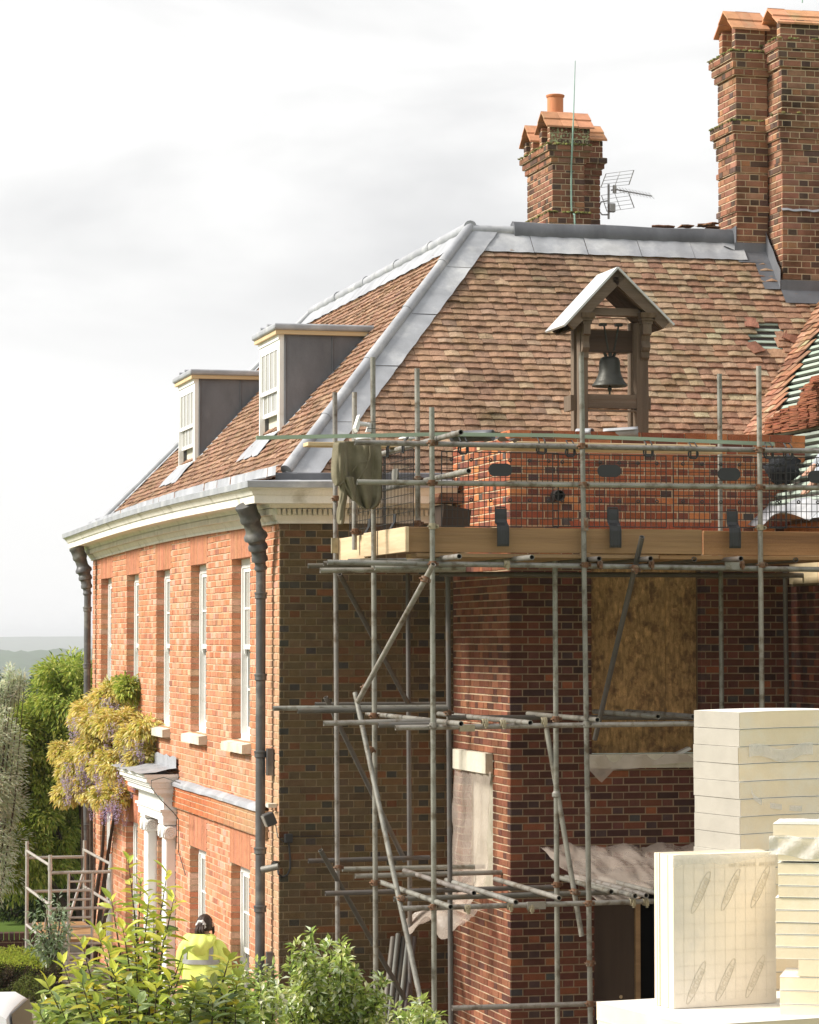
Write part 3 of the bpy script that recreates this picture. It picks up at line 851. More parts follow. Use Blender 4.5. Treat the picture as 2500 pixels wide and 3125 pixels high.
while x < XB:
    mb.ab((x, YS - 0.118, ZC + 0.058), (x + 0.034, YS - 0.0725, ZC + 0.12), (0.8, 0.78, 0.7)); x += 0.054
mb.build('dentil_course', 'cornice_paint', corn, kind='stuff')
mb = MB()
mb.grid([[cst(p, z, st) for (p, z) in ((0.403, 0.322), (0.418, 0.322), (0.422, 0.385), (0.41, 0.392), (0.40, 0.392))] for st in stations])
gut = mb.build('gutter', 'lead', corn, smooth=True)
def lead_piece(a, b, pr, nm='lead_sheet', mt='lead'):
    mb = MB()
    mb.grid([[cst(p, z, st) + V((0, 0, R.uniform(-0.004, 0.004))) for (p, z) in pr] for st in (a, b)])
    mb.build(nm, mt, corn)
n = 22
for i in range(n):
    ya, yb = YS - 0.35 + (YFAR - YS + 0.6) * i / n, YS - 0.35 + (YFAR - YS + 0.6) * (i + 1) / n
    lead_piece(('f', ya + 0.004), ('f', yb), [(0.405, 0.391), (0.25, 0.422), (0.075, 0.462)], mt='lead_pale')
n = 34
for i in range(n):
    ya, yb = YS - 0.10 + (YFAR - YS + 0.2) * i / n, YS - 0.10 + (YFAR - YS + 0.2) * (i + 1) / n
    k = R.uniform(-0.006, 0.006)
    lead_piece(('f', ya + 0.002), ('f', yb + 0.012), [(0.085, 0.455), (0.07 + k, 0.468), (0.062 + k, 0.560), (0.0, 0.580)])
for i in range(4):
    xa, xb_ = XF - 0.38 + i * 0.55, XF - 0.38 + (i + 1) * 0.55
    lead_piece(('s', xa), ('s', xb_ - 0.004), [(0.405, 0.391), (0.25, 0.404), (0.06, 0.42)])
    lead_piece(('s', max(xa, XF - 0.06)), ('s', xb_ + 0.01), [(0.085, 0.416), (0.07, 0.425), (0.065, 0.485), (0.0, 0.50)], mt='lead_dark')

# ---- rainwater heads and pipes -----------------------------------
def downpipe(ytop, yb, zbend, topoff):
    xw = XF - 0.125
    mb = MB()
    mb.path([(xw, yb, 0.02), (xw, yb, zbend - 0.10)], 0.052, 16)
    for zz in (0.9, 1.95, 2.55, 3.55, 4.35, 5.2):
        mb.lathe([(0.052, -0.02), (0.064, -0.012), (0.064, 0.03), (0.07, 0.035), (0.07, 0.05), (0.052, 0.055)], (xw, yb, zz), n=16)
    dp_ = mb.build('downpipe', 'cast_iron', house, smooth=True)
    mb = MB()
    top = V((XF - topoff, ytop, ZC + 0.17)); bot = V((xw, yb, zbend - 0.12))
    ax = bot - top; L = ax.length; ax.normalize()
    for (h, r) in (): pass
    ring = []
    seq = [(0, .112), (.04, .116), (.07, .105), (.16, .102), (.20, .112), (.24, .110), (.27, .092), (.38, .088), (.42, .100), (.46, .124), (.51, .126), (.54, .096), (.58, .088), (.62, .102), (.67, .104), (.70, .080), (.77, .076), (.80, .086), (.85, .086), (.87, .060), (.93, .058), (.95, .068), (.98, .068), (1.0, .054)]
    pts = [top.lerp(bot, f) + V((0.03 * math.sin(f * 3.14) , 0.0, 0)) for f, _ in seq]
    mb.path(pts, [r for _, r in seq], 16)
    mb.build('rainwater_head', 'cast_iron', dp_, smooth=True)
    for zz in (1.25, 3.35):
        mb = MB(); mb.ab((XF - 0.075, yb - 0.12, zz), (XF - 0.012, yb - 0.04, zz + 0.28)); mb.build('wall_bracket', 'cast_iron', dp_)
downpipe(29.02, 29.22, 5.60, 0.33)
downpipe(42.75, 42.75, 5.55, 0.30)
# ================================================================== roof
KV = math.sqrt(1 + SL * SL)
VS, NS = V((0, 1, SL)) / KV, V((0, -SL, 1)) / KV    # side slope: up the slope, outward normal
VF, NF = V((1, 0, SL)) / KV, V((-SL, 0, 1)) / KV    # front slope
PAL_TILE = [(5, (0.37, 0.205, 0.130)), (4, (0.33, 0.185, 0.120)), (3, (0.42, 0.245, 0.155)), (2, (0.29, 0.16, 0.105)), (1.0, (0.24, 0.15, 0.108)), (1.2, (0.45, 0.30, 0.20))]
PAL_TILE_PALE = [(4, (0.39, 0.275, 0.17)), (3, (0.37, 0.24, 0.15)), (3, (0.34, 0.20, 0.125)), (0.7, (0.43, 0.33, 0.21))]
PAL_TILE_RED = [(4, (0.33, 0.155, 0.095)), (3, (0.28, 0.13, 0.085)), (2, (0.38, 0.20, 0.12)), (1, (0.22, 0.10, 0.065)), (0.7, (0.46, 0.37, 0.24))]
PAL_FTILE = [(5, (0.33, 0.18, 0.115)), (3, (0.28, 0.155, 0.10)), (3, (0.37, 0.215, 0.14)), (1.5, (0.24, 0.135, 0.09))]

# valley against the right-hand wing roof
pv = on(2257, 1326, NS, NS.dot(V((0, YS, Z0))))
XW = pv.x - (pv.y - YS) + 0.12
roof = MB()
roof.poly([(XF - 0.1, YS - 0.1, roofz(-0.1)), (14.5, YS - 0.1, roofz(-0.1)), (14.5, YS + SR, roofz(SR)), (XF + SR, YS + SR, roofz(SR))])
roof = roof.build('side_roof', 'underlay', house)
def tiles_side():
    GA, TW = 0.1005, 0.166
    rowsn = int((SR - 0.03) * KV / GA) - 1
    items = []
    for k in range(rowsn):
        s = 0.02 + k * GA / KV
        off = (k % 2) * 0.5 * TW + R.uniform(-0.02, 0.02)
        x = XF + s - 0.1 + off
        wob = 0
        while x < 13.9:
            w = TW + R.uniform(-0.004, 0.004)
            xm = x + w / 2
            x += w + 0.003
            if xm < XF + s + 0.15: continue
            if xm > XW + s + 0.10: continue
            # the hole by the valley
            px_, py_, _ = proj((xm, YS + s + 0.04, roofz(s + 0.04)))
            if 2300 < px_ < 2386 and 984 < py_ < 1076: continue
            nz = mnoise.noise(V((xm * 0.9, s * 1.1, 2.0))) + 0.5 * mnoise.noise(V((xm * 2.5, s * 3, 9)))
            pale = sm((xm - 9.3) * 0.7) * sm((s - 0.35) * 1.3) * sm((XW + s - xm - 0.35) * 1.6)
            if R.random() < pale * 0.6 + 0.04: c = pick(PAL_TILE_PALE)
            elif R.random() < sm((xm - 9.6) * 0.6) * 0.9: c = pick(PAL_TILE_RED)
            else: c = pick(PAL_TILE)
            avg = (0.355, 0.205, 0.128)
            br = 1 + 0.16 * mnoise.noise(V((xm * 0.55, s * 0.7, 21.0))) + 0.12 * mnoise.noise(V((xm * 1.7, s * 0.8, 31.0)))
            c = tuple((q * 0.62 + a_ * 0.38) * k_ * br for q, a_, k_ in zip(jit(c, 0.09, 0.04), avg, (0.92, 1.0, 1.04)))
            if nz < -0.36: c = tuple(q * 0.74 for q in c)
            items.append((xm, s, w, c, k))
    return items, GA
items, GA = tiles_side()
vis = [(i, it) for i, it in enumerate(items) if it[0] > 8.4 and it[0] < 10.9 and 0.35 < it[1] < 2.3]
vis.sort(key=lambda q: -q[1][2] * 0 - (100 if q[1][1] < 1.9 else 0) + q[1][1])
single = set(i for i, _ in vis[:285])
mb = MB()
for i, (xm, s, w, c, k) in enumerate(items):
    lumps = 0.011 * mnoise.noise(V((xm * 1.3, k * 0.22, 5)))
    loose = R.random() < 0.02
    o = V((xm, YS + s, roofz(s))) + NS * (0.004 + lumps + (0.008 if loose else 0)) + VS * (R.uniform(-0.006, 0.006) + 0.016 * mnoise.noise(V((xm * 0.9, k * 0.8, 1))))
    args = (o, V((1, 0, 0)), VS, NS, w, 0.20, c)
    kw = dict(th=0.017 + R.uniform(0, .005), lift=0.037 + R.uniform(-0.004, 0.008), rot=R.uniform(-0.02, 0.02) + (R.uniform(-0.08, 0.08) if loose else 0), cam_=R.uniform(0.003, 0.010))
    if i in single:
        q = MB(); q.tile(*args, **kw); q.build('tile', 'tile', roof)
    else: mb.tile(*args, **kw)
# slipped tiles about the hole
for (px_, py_, rt) in ((2316, 1086, 0.35), (2402, 1050, -0.6), (2292, 1010, -0.2)):
    o = on(px_, py_, NS, NS.dot(V((0, YS, Z0)))) + NS * 0.03
    mb.tile(o, V((1, 0, 0)), VS, NS, 0.165, 0.20, jit(pick(PAL_TILE_RED), 0.1), rot=rt, lift=0.035)
mb.build('tile_covering', 'tile', roof, kind='stuff')
for k in range(6):                                   # battens seen in the hole
    s0 = (on(2340, 992 + k * 18, NS, NS.dot(V((0, YS, Z0))))).y - YS
    pa = on(2295, 992 + k * 18, NS, NS.dot(V((0, YS, Z0)))).x
    mb = MB(); c = V((pa + 0.19, YS + s0, roofz(s0))) + NS * 0.010
    mb.box(c, (0.24, 0, 0), VS * 0.018, NS * 0.007); mb.build('batten', 'batten', roof)

# ---- front slope --------------------------------------------------
mb = MB()
mb.poly([(XF - 0.1, YS - 0.1, roofz(-0.1)), (XF + SR, YS + SR, roofz(SR)), (XF + SR, YFAR - SR, roofz(SR)), (XF - 0.1, YFAR + 0.1, roofz(-0.1))])
mb.poly([(XF - 0.1, YFAR + 0.1, roofz(-0.1)), (XF + SR, YFAR - SR, roofz(SR)), (14.5, YFAR - SR, roofz(SR)), (14.5, YFAR + 0.1, roofz(-0.1))])
mb.poly([(XF + SR, YS + SR, roofz(SR)), (14.5, YS + SR, roofz(SR)), (14.5, YFAR - SR, roofz(SR)), (XF + SR, YFAR - SR, roofz(SR))])
froof = mb.build('front_roof', 'underlay', house)
DORM = [(32.34, 33.55), (38.12, 39.42)]
XD = 6.55
mb = MB()
k = 0
while True:
    s = 0.02 + k * GA / KV
    if s > SR - 0.12: break
    y = YS + s - 0.1 + (k % 2) * 0.083 + R.uniform(-0.02, 0.02)
    while y < YFAR - s + 0.1:
        w = 0.166 + R.uniform(-0.004, 0.004); ym = y + w / 2; y += w + 0.003
        if ym < YS + s + 0.10 or ym > YFAR - s - 0.06: continue
        if any(a < ym < b and XF + s > XD + 0.12 and roofz(s) < 8.0 for a, b in DORM): continue
        lumps = 0.007 * mnoise.noise(V((ym * 1.1, k * 0.3, 3)))
        mb.tile(V((XF + s, ym, roofz(s))) + NF * (0.004 + lumps) + VF * R.uniform(-0.007, 0.007), V((0, -1, 0)), VF, NF, w, 0.20, tuple(q * k_ for q, k_ in zip(jit(pick(PAL_FTILE), 0.1, 0.05), (0.96, 1.03, 1.06))), th=0.019, lift=0.037 + R.uniform(-0.003, 0.008), rot=R.uniform(-0.02, 0.02), cam_=R.uniform(0.003, 0.010))
    k += 1
mb.build('tile_covering', 'tile', froof, kind='stuff')

# ---- lead hips and ridges -----------------------------------------
def hip_pt(s, far=False): return V((XF + s, (YFAR - s) if far else (YS + s), roofz(s)))
mb = MB(); mb.path([hip_pt(0.1) + V((0, 0, 0.02)), hip_pt(SR) + V((0, 0, 0.02))], 0.03, 8)
hip = mb.build('lead_hip', 'lead', house, smooth=True)
cuts = [0.08, 0.62, 1.22, 1.80, 2.35, SR + 0.02]
for i in range(5):
    a, b = cuts[i], cuts[i+1]
    mb = MB()
    p0, p1 = hip_pt(a) + V((0, 0, 0.085)), hip_pt(b + 0.02) + V((0, 0, 0.080))
    mb.path([p0, p0.lerp(p1, 0.03), p0.lerp(p1, 0.5), p1], [0.062, 0.064, 0.060, 0.058], 14)
    mb.build('lead_roll', 'lead', hip, smooth=True)
    # wide apron on the side slope, narrow one on the front slope
    mb = MB(); rws = []
    nn = 14
    for j in range(nn + 1):
        s = a + (b - a) * j / nn
        base = hip_pt(s)
        rws.append([base + V((0, 0, 0.07))] + [base + V((d, 0, 0)) + NS * (0.056 + 0.007 * math.sin(j * 2.4 + i) * (d / 0.4) + 0.004 * i % 2) for d in (0.06, 0.15, 0.25, 0.335 + 0.004 * math.sin(j * 1.3))])
    mb.grid(rws); mb.build('lead_sheet', 'lead', hip, smooth=True)
    mb = MB()
    mb.grid([[hip_pt(a + (b - a) * j / 6) + V((0, 0, 0.07)), hip_pt(a + (b - a) * j / 6) + V((0, 0.05, 0)) + NF * 0.05, hip_pt(a + (b - a) * j / 6) + V((0, 0.115, 0)) + NF * 0.046] for j in range(7)])
    mb.build('lead_sheet', 'lead', hip, smooth=True)
# far hip
mb = MB(); mb.path([hip_pt(0.05, True) + V((0, 0, 0.08)), hip_pt(SR, True) + V((0, 0, 0.08))], 0.06, 12)
fh_ = mb.build('lead_hip', 'lead', house, smooth=True)
mb = MB(); mb.grid([[hip_pt(s_, True) + V((0, 0, 0.07)), hip_pt(s_, True) + V((0, -0.30, 0)) + NF * 0.05] for s_ in (0.05, 1, 2, SR)]); mb.build('lead_sheet', 'lead', fh_)
# ridge along the front range, with sheet joints
ZR = roofz(SR)
mb = MB(); mb.path([(XF + SR, YS + SR, ZR + 0.04), (XF + SR, YFAR - SR, ZR + 0.04)], 0.04, 8)
rid = mb.build('lead_ridge', 'lead', house, smooth=True)
n = 5
for i in range(n):
    ya, yb = YS + SR + (YFAR - YS - 2 * SR) * i / n, YS + SR + (YFAR - YS - 2 * SR) * (i + 1) / n
    mb = MB(); mb.path([(XF + SR, ya - 0.02, ZR + 0.085), (XF + SR, yb, ZR + 0.078)], 0.066, 14); mb.build('lead_roll', 'lead', rid, smooth=True)
    mb = MB(); mb.path([(XF + SR, ya - 0.035, ZR + 0.085), (XF + SR, ya + 0.03, ZR + 0.085)], 0.076, 14); mb.build('lead_clip', 'lead', rid, smooth=True)
    mb = MB(); nn = 10
    mb.grid([[V((XF + SR - d, ya + (yb - ya) * j / nn, ZR - d * SL)) + NF * (0.06 + 0.006 * math.sin(j * 2 + i)) for d in (0.0, 0.06, 0.15, 0.215)] for j in range(nn + 1)])
    mb.build('lead_sheet', 'lead', rid, smooth=True)
# ridge along the side range: roll, then the taller lead-covered capping
xs0, xs1 = onY(1565, 690, YS + SR).x, onY(2245, 700, YS + SR).x
mb = MB(); mb.path([(XF + SR, YS + SR, ZR + 0.05), (xs0 + 0.1, YS + SR, ZR + 0.05)], 0.066, 14)
rid2 = mb.build('lead_ridge', 'lead', house, smooth=True)
mb = MB()
cap = [(-0.07, -0.06), (-0.095, 0.03), (-0.085, 0.10), (-0.05, 0.155), (0.02, 0.17), (0.09, 0.14), (0.12, 0.0)]
mb.grid([[V((x, YS + SR + q[0], ZR + q[1] + 0.006 * math.sin(x * 5))) for q in cap] for x in [xs0 + (xs1 - xs0) * j / 16 for j in range(17)]])
mb.poly([V((xs0, YS + SR + q[0], ZR + q[1])) for q in cap])
mb.build('ridge_capping', 'lead_dark', rid2, smooth=True)
n = 5
for i in range(n):
    xa, xb_ = XF + SR + 0.05 + (xs1 - XF - SR) * i / n, XF + SR + 0.05 + (xs1 - XF - SR) * (i + 1) / n
    mb = MB(); nn = 8
    mb.grid([[V((xa + (xb_ - xa - 0.004) * j / nn + (0.12 * d if i == 0 and j == 0 else 0), YS + SR - d, ZR - d * SL)) + NS * (0.058 + 0.004 * math.sin(j * 2 + i)) for d in (0.0, 0.08, 0.16, 0.235)] for j in range(nn + 1)])
    mb.build('lead_sheet', 'lead', rid2, smooth=True)
# a few loose tiles lying on the ridge
for i, (px_, py_) in enumerate(((2010, 694), (2040, 695), (2100, 693), (2170, 691), (2185, 686), (2150, 690), (2180, 697))):
    p = onY(px_, py_, YS + SR + 0.12)
    mb = MB(); mb.tile(p, V((1, 0.2, 0)).normalized(), V((-0.1, 1, 0.05)).normalized(), V((0, 0, 1)), 0.165, 0.2, jit((0.33, 0.17, 0.10), 0.1), rot=R.uniform(-.6, .6))
    tag(mb.build('loose_tile', 'tile'), 'loose brown clay tile lying on the lead ridge left of the big chimney', 'roof tile', 'loose tiles on the ridge')

# ---- dormers ------------------------------------------------------
for di, (ya, yb) in enumerate(DORM):
    zt = 8.30
    zb = roofz(XD - XF) + 0.03
    xend = XF + (zt - Z0) / SL + 0.1
    mb = MB()
    mb.prism([(XD + 0.055, ya, zb - 0.05), (XD + 0.055, ya, zt), (xend, ya, zt)], (0, 0.06, 0))      # lead cheeks
    dm = mb.build('dormer', 'lead_dark', house, fixn=True)
    mb = MB(); mb.prism([(XD + 0.055, yb - 0.06, zb - 0.05), (XD + 0.055, yb - 0.06, zt), (xend, yb - 0.06, zt)], (0, 0.06, 0)); mb.build('cheek', 'lead_dark', dm, fixn=True)
    xw = XD + 0.63
    for y in (ya - 0.0015,):
        for xx in (xw,):                                # standing seams on the cheek
            mb = MB(); mb.path([(xx, y, roofz(xx - XF) + 0.03), (xx, y, zt - 0.003)], 0.013, 8); mb.build('standing_seam', 'lead_dark', dm, smooth=True)
        mb = MB(); mb.path([(XD + 0.07, y, zb), (XD + 0.07, y, zt)], 0.015, 8); mb.build('standing_seam', 'lead_dark', dm, smooth=True)
        mb = MB(); nn = 12
        mb.grid([[V((XD + 0.05 + (xend - XD - 0.1) * j / nn, y - 0.005, roofz(XD + 0.05 + (xend - XD - 0.1) * j / nn - XF) + 0.05)), V((XD + 0.05 + (xend - XD - 0.1) * j / nn, y - 0.05, roofz(XD + 0.05 + (xend - XD - 0.1) * j / nn - XF) + 0.062)), V((XD + 0.05 + (xend - XD - 0.1) * j / nn, y - 0.085, roofz(XD + 0.05 + (xend - XD - 0.1) * j / nn - XF) + 0.045 + 0.005 * math.sin(j * 2.3)))] for j in range(nn + 1)])
        mb.build('soaker', 'lead', dm, smooth=True)
    mb = MB()                                           # flat roof: timber fascia and rolled lead edge
    mb.ab((XD - 0.055, ya - 0.055, zt), (xend + 0.25, yb + 0.055, zt + 0.048))
    mb.build('fascia', 'pine' if di == 0 else 'pine', dm)
    mb = MB()
    mb.ab((XD - 0.085, ya - 0.085, zt + 0.0485), (xend + 0.3, yb + 0.085, zt + 0.125))
    o = mb.build('flat_roof', 'lead', dm)
    bv = o.modifiers.new('b', 'BEVEL'); bv.width = 0.025; bv.segments = 3
    mb = MB()
    for q in (0.33, 0.66):
        mb.path([(XD - 0.07, ya + (yb - ya) * q, zt + 0.13), (xend + 0.25, ya + (yb - ya) * q, zt + 0.13)], 0.032, 10)
    mb.build('batten_roll', 'lead', dm, smooth=True)
    # window in the front
    mb = MB(); x = XD
    fr = 0.075
    mb.ab((x, ya, zb), (x + 0.054, ya + fr, zt)); mb.ab((x, yb - fr, zb), (x + 0.054, yb, zt)); mb.ab((x, ya + fr, zt - 0.12), (x + 0.054, yb - fr, zt)); mb.ab((x - 0.03, ya - 0.01, zb - 0.04), (x + 0.054, yb + 0.01, zb + 0.03))
    mb.ab((x - 0.014, ya - 0.004, zt - 0.055), (x - 0.0005, yb + 0.004, zt - 0.0005)); mb.ab((x - 0.010, ya + fr * 0.5, zb + 0.0305), (x - 0.0005, ya + fr, zt - 0.12)); mb.ab((x - 0.010, yb - fr, zb + 0.0305), (x - 0.0005, yb - fr * 0.5, zt - 0.12))
    win = mb.build('window', 'white_paint', dm)
    y0, y1, z0, z1 = ya + fr, yb - fr, zb + 0.03, zt - 0.12
    zm = z0 + (z1 - z0) * 0.50
    for nm, xs, a, b in (('upper_sash', x + 0.002, zm - 0.02, z1), ('lower_sash', x + 0.03, z0 + 0.22, zm + 0.16)):
        mb = MB()
        for (p, q, r_, s_) in ((y0, y0 + 0.04, a, b), (y1 - 0.04, y1, a, b), (y0 + .04, y1 - .04, a, a + 0.045), (y0 + .04, y1 - .04, b - 0.04, b)): mb.ab((xs, p, r_), (xs + 0.026, q, s_))
        for kx in (1, 2, 3):
            yy = y0 + (y1 - y0) * kx / 4; mb.ab((xs + 0.002, yy - 0.012, a + 0.045), (xs + 0.024, yy + 0.012, b - 0.04))
        mb.build(nm, 'white_paint', dm)
        mb = MB(); mb.ab((xs + 0.010, y0 + 0.04, a + 0.045), (xs + 0.014, y1 - 0.04, b - 0.04)); mb.build('pane', 'glass_pale', dm)
    mb = MB(); mb.ab((x + 0.10, ya + 0.07, zb), (x + 0.12, yb - 0.07, zt - 0.02)); mb.build('blind', 'curtain', dm)
    mb = MB(); mb.ab((x + 0.075, ya + 0.14, zb + 0.10), (x + 0.085, ya + 0.32, zb + 0.44), (0.5, 0.35, 0.3)); mb.build('picture', 'oak', dm)
    mb = MB()                                            # lead apron below the sill
    nn = 8
    mb.grid([[V((XD - d, ya - 0.05 + (yb - ya + 0.10) * j / nn, roofz(XD - d - XF))) + NF * (0.055 + 0.008 * math.sin(j * 2.2 + d * 20)) for d in (-0.02, 0.08, 0.17, 0.235 + 0.02 * math.sin(j * 1.9))] for j in range(nn + 1)])
    mb.build('lead_apron', 'lead', dm, smooth=True)

# ---- right-hand wing roof, stripped to the battens ------------------
mb = MB()
YW0 = 23.6
def wz(x): return Z0 + SL * (x - XW)
def wp(x, y, n=0.0): return V((x, y, wz(x))) + NF * n
SWR = 3.3
mb.poly([(XW - 0.25, YW0, wz(XW - 0.25)), (XW - 0.25, YS - 0.2, wz(XW - 0.25)), (XW + 0.02, YS + 0.02, wz(XW) - 0.01), (XW + SR + 0.3, YS + SR + 0.3, wz(XW + SR + 0.3)), (XW + SWR, YS + SR + 0.3, wz(XW + SWR)), (XW + SWR, YW0, wz(XW + SWR))])
wroof = mb.build('wing_roof', 'underlay', house)
nb = 0
x = XW - 0.22
while x < XW + 2.3:
    s = x - XW
    y1 = YS + max(s, -0.25) - 0.02
    mb = MB(); L = y1 - YW0
    c = V((x, (YW0 + y1) / 2, wz(x))) + NF * 0.018
    mb.box(c, (0, L / 2, 0), VF * 0.024, NF * 0.016, jit((1, 1, 1), 0.1, 0.03))
    mb.build('batten', 'batten', wroof)
    x += 0.100 / KV * 1.12
mb = MB()                                              # tiles left along the valley
k = 0
while True:
    x = XW - 0.10 + k * GA / KV
    if x > XW + 2.4: break
    s = x - XW
    nt_ = 3.7 + 1.6 * mnoise.noise(V((k * 0.4, 0, 0))) + (1 if 8 < k < 14 else 0)
    y = YS + s + 0.02 - (k % 2) * 0.08
    for j in range(int(nt_)):
        if y < 27.0: break
        mb.tile(wp(x, y, 0.036 + R.uniform(0, 0.012)) + VF * R.uniform(-0.01, 0.01), V((0, -1, 0)), VF, NF, 0.165, 0.21, jit(pick(PAL_TILE_RED if R.random() < 0.4 else PAL_TILE), 0.14, 0.05), rot=R.uniform(-0.05, 0.05) + (R.uniform(-.25, .25) if j > nt_ - 2 else 0), lift=0.036)
        y -= 0.169
    k += 1
mb.build('tile_covering', 'tile', wroof, kind='stuff')
mb = MB()                                              # bedded mortar and ridge of cut tiles up the valley
for i in range(60):
    s = -0.05 + i * 0.045
    p = V((XW + s, YS + s, roofz(s))) + V((R.uniform(-0.03, 0.03), R.uniform(-0.03, 0.03), 0.05))
    mb.tile(p, V((1, -1, 0)).normalized(), V((0.6, 0.6, 0.66)).normalized(), V((0, 0, 1)), R.uniform(0.06, 0.12), 0.12, jit(pick(PAL_TILE_RED), 0.15), rot=R.uniform(-0.5, 0.5))
mb.build('cut_tiles', 'tile', wroof, kind='stuff')

# ================================================================== chimneys
def shaft(name, x0, x1, y0, y1, bands, parent, course=0.075, mossy=()):
    """bands: (z0, z1, projection)"""
    core = MB(); bk = MB()
    for (a, b, e) in bands:
        ax, bx, ay, by = x0 - e, x1 + e, y0 - e, y1 + e
        r_ = 0.008
        core.ab((ax + r_, ay + r_, a), (bx - r_, by - r_, b - 0.002))
        f = lay(bx - ax, a, b, course, (), phase=R.uniform(0, 0.3), ends=(0.0, 0.0))
        courses(bk, f, (ax, ay, 0), (1, 0, 0), (0, -1, 0), PAL_CHIM, PAL_CHIM_H)
        f = lay(by - ay, a, b, course, (), phase=R.uniform(0, 0.3), ends=(0.0, 0.003))
        courses(bk, f, (ax, by, 0), (0, -1, 0), (-1, 0, 0), PAL_CHIM, PAL_CHIM_H)
        f = lay(by - ay, a, b, course, (), phase=R.uniform(0, 0.3), ends=(0.003, 0.0))
        courses(bk, f, (bx, ay, 0), (0, 1, 0), (1, 0, 0), PAL_CHIM, PAL_CHIM_H)
    c = core.build(name, 'mortar', parent)
    bk.build('brickwork', 'brick_soot', c, kind='stuff')
    for (z, e, dens) in mossy:
        mb = MB()
        for i in range(int(dens)):
            p = V((R.uniform(x0 - e, x1 + e), y0 - e + R.uniform(-0.005, 0.03), z))
            mb.lathe([(0.001, 0.02), (R.uniform(.012, .03), 0.012), (R.uniform(.016, .036), -0.004)], p, (R.uniform(-.3, .3), -0.2, 1), 6, jit((1, 1, 1), .3, .1))
        for i in range(int(dens)):
            p = V((x0 - e + R.uniform(-0.005, 0.03), R.uniform(y0 - e, y1 + e), z))
            mb.lathe([(0.001, 0.02), (R.uniform(.012, .03), 0.012), (R.uniform(.016, .036), -0.004)], p, (R.uniform(-.3, .3), -0.2, 1), 6, jit((1, 1, 1), .3, .1))
        mb.build('moss', 'moss', c, kind='stuff')
    return c
def hood(parent, x0, x1, y0, y1, z0, z1, zr, ntile):
    """little tiled roof over a flue, open at both ends: brick cheeks front and back, tile slabs above"""
    th = 0.115
    mb = MB()
    for (a, b, nd) in ((y0, y0 + th, -1), (y1 - th, y1, 1)):
        core = MB(); core.ab((x0 + 0.006, a + 0.006, z0), (x1 - 0.006, b - 0.006, z1)); h = core.build('flue_cheek', 'mortar', parent)
        f = lay(x1 - x0, z0, z1, 0.075, (), phase=R.uniform(0, .3)); courses(mb, f, (x0, a, 0), (1, 0, 0), (0, -1, 0), PAL_CHIM, PAL_CHIM_H, dp=0.02)
        f = lay(th, z0, z1, 0.075, (), st=0.2, ends=(0.003, 0.003)); courses(mb, f, (x0, b, 0), (0, -1, 0), (-1, 0, 0), PAL_CHIM, PAL_CHIM_H, dp=0.02)
    mb.build('flue_brickwork', 'brick_soot', parent, kind='stuff')
    ym = (y0 + y1) / 2
    for sd, ye in ((-1, y0 - 0.05), (1, y1 + 0.05)):
        for i in range(ntile):
            xa, xb_ = x0 - 0.05 + (x1 - x0 + 0.10) * i / ntile, x0 - 0.05 + (x1 - x0 + 0.10) * (i + 1) / ntile - 0.004
            t = jit((1, 1, 1), 0.13, 0.05); dz = R.uniform(-0.006, 0.006)
            for q in range(2):
                e0, e1 = V((0, ye, z1 - 0.045)), V((0, ym, zr))
                p0, p1 = e0.lerp(e1, q * 0.48), e0.lerp(e1, min(1.0, q * 0.48 + 0.56))
                lift = 0.016 * (1 - q) * 0 + q * 0.012
                mb = MB(); mb.prism([(xa, p0.y, p0.z + lift + 0.010 + dz), (xa, p1.y, p1.z + lift + dz), (xa, p1.y, p1.z + lift - 0.024 + dz), (xa, p0.y, p0.z + lift - 0.014 + dz)], (xb_ - xa, 0, 0), t)
                mb.build('hood_tile', 'hood_tile', parent, fixn=True)

def yz(py, Y, px_=2300): return onY(px_, py, Y).z
# big stack on the right: narrow shaft and wider shaft in front of it
XA0, XA1, YA0, YA1 = onY(2248, 600, 31.5).x, onY(2345, 600, 31.5).x, 31.5, 32.12
z = lambda py: yz(py, 31.5)
bandsA = [(roofz(YA0 - YS) - 0.5, z(648), 0.0), (z(648), z(628), 0.02), (z(628), z(528), 0.0), (z(528), z(510), 0.02), (z(510), z(470), 0.0), (z(470), z(430), 0.02), (z(430), z(405), 0.045), (z(405), z(372), 0.075), (z(372), z(232), 0.0), (z(232), z(210), 0.035), (z(210), z(185), 0.06), (z(185), z(160), 0.085)]
chA = shaft('chimney_stack', XA0, XA1, YA0, YA1, bandsA, house, mossy=((z(160), 0.085, 26), (z(372), 0.075, 22)))
hood(chA, XA0 - 0.0, XA1 - 0.02, YA0 + 0.02, YA1 - 0.05, z(160), z(78), z(24), 3)
XC0, YC0, YC1 = onY(2388, 600, 31.08).x, 31.08, 32.3
z = lambda py: yz(py, 31.08)
bandsC = [(roofz(YC0 - YS) - 0.6, z(870), 0.035), (z(870), z(640), 0.0), (z(640), z(520), 0.0), (z(520), z(490), 0.02), (z(490), z(452), 0.0), (z(452), z(418), 0.02), (z(418), z(385), 0.045), (z(385), z(342), 0.075), (z(342), z(198), 0.0), (z(198), z(172), 0.035), (z(172), z(145), 0.06), (z(145), z(115), 0.085)]
chC = shaft('chimney_stack', XC0, XC0 + 1.05, YC0, YC1, bandsC, house, mossy=((z(115), 0.085, 26), (z(342), 0.075, 10)))
hood(chC, XC0 + 0.0, XC0 + 1.0, YC0 + 0.04, YC0 + 0.58, z(115), z(50), z(6), 5)
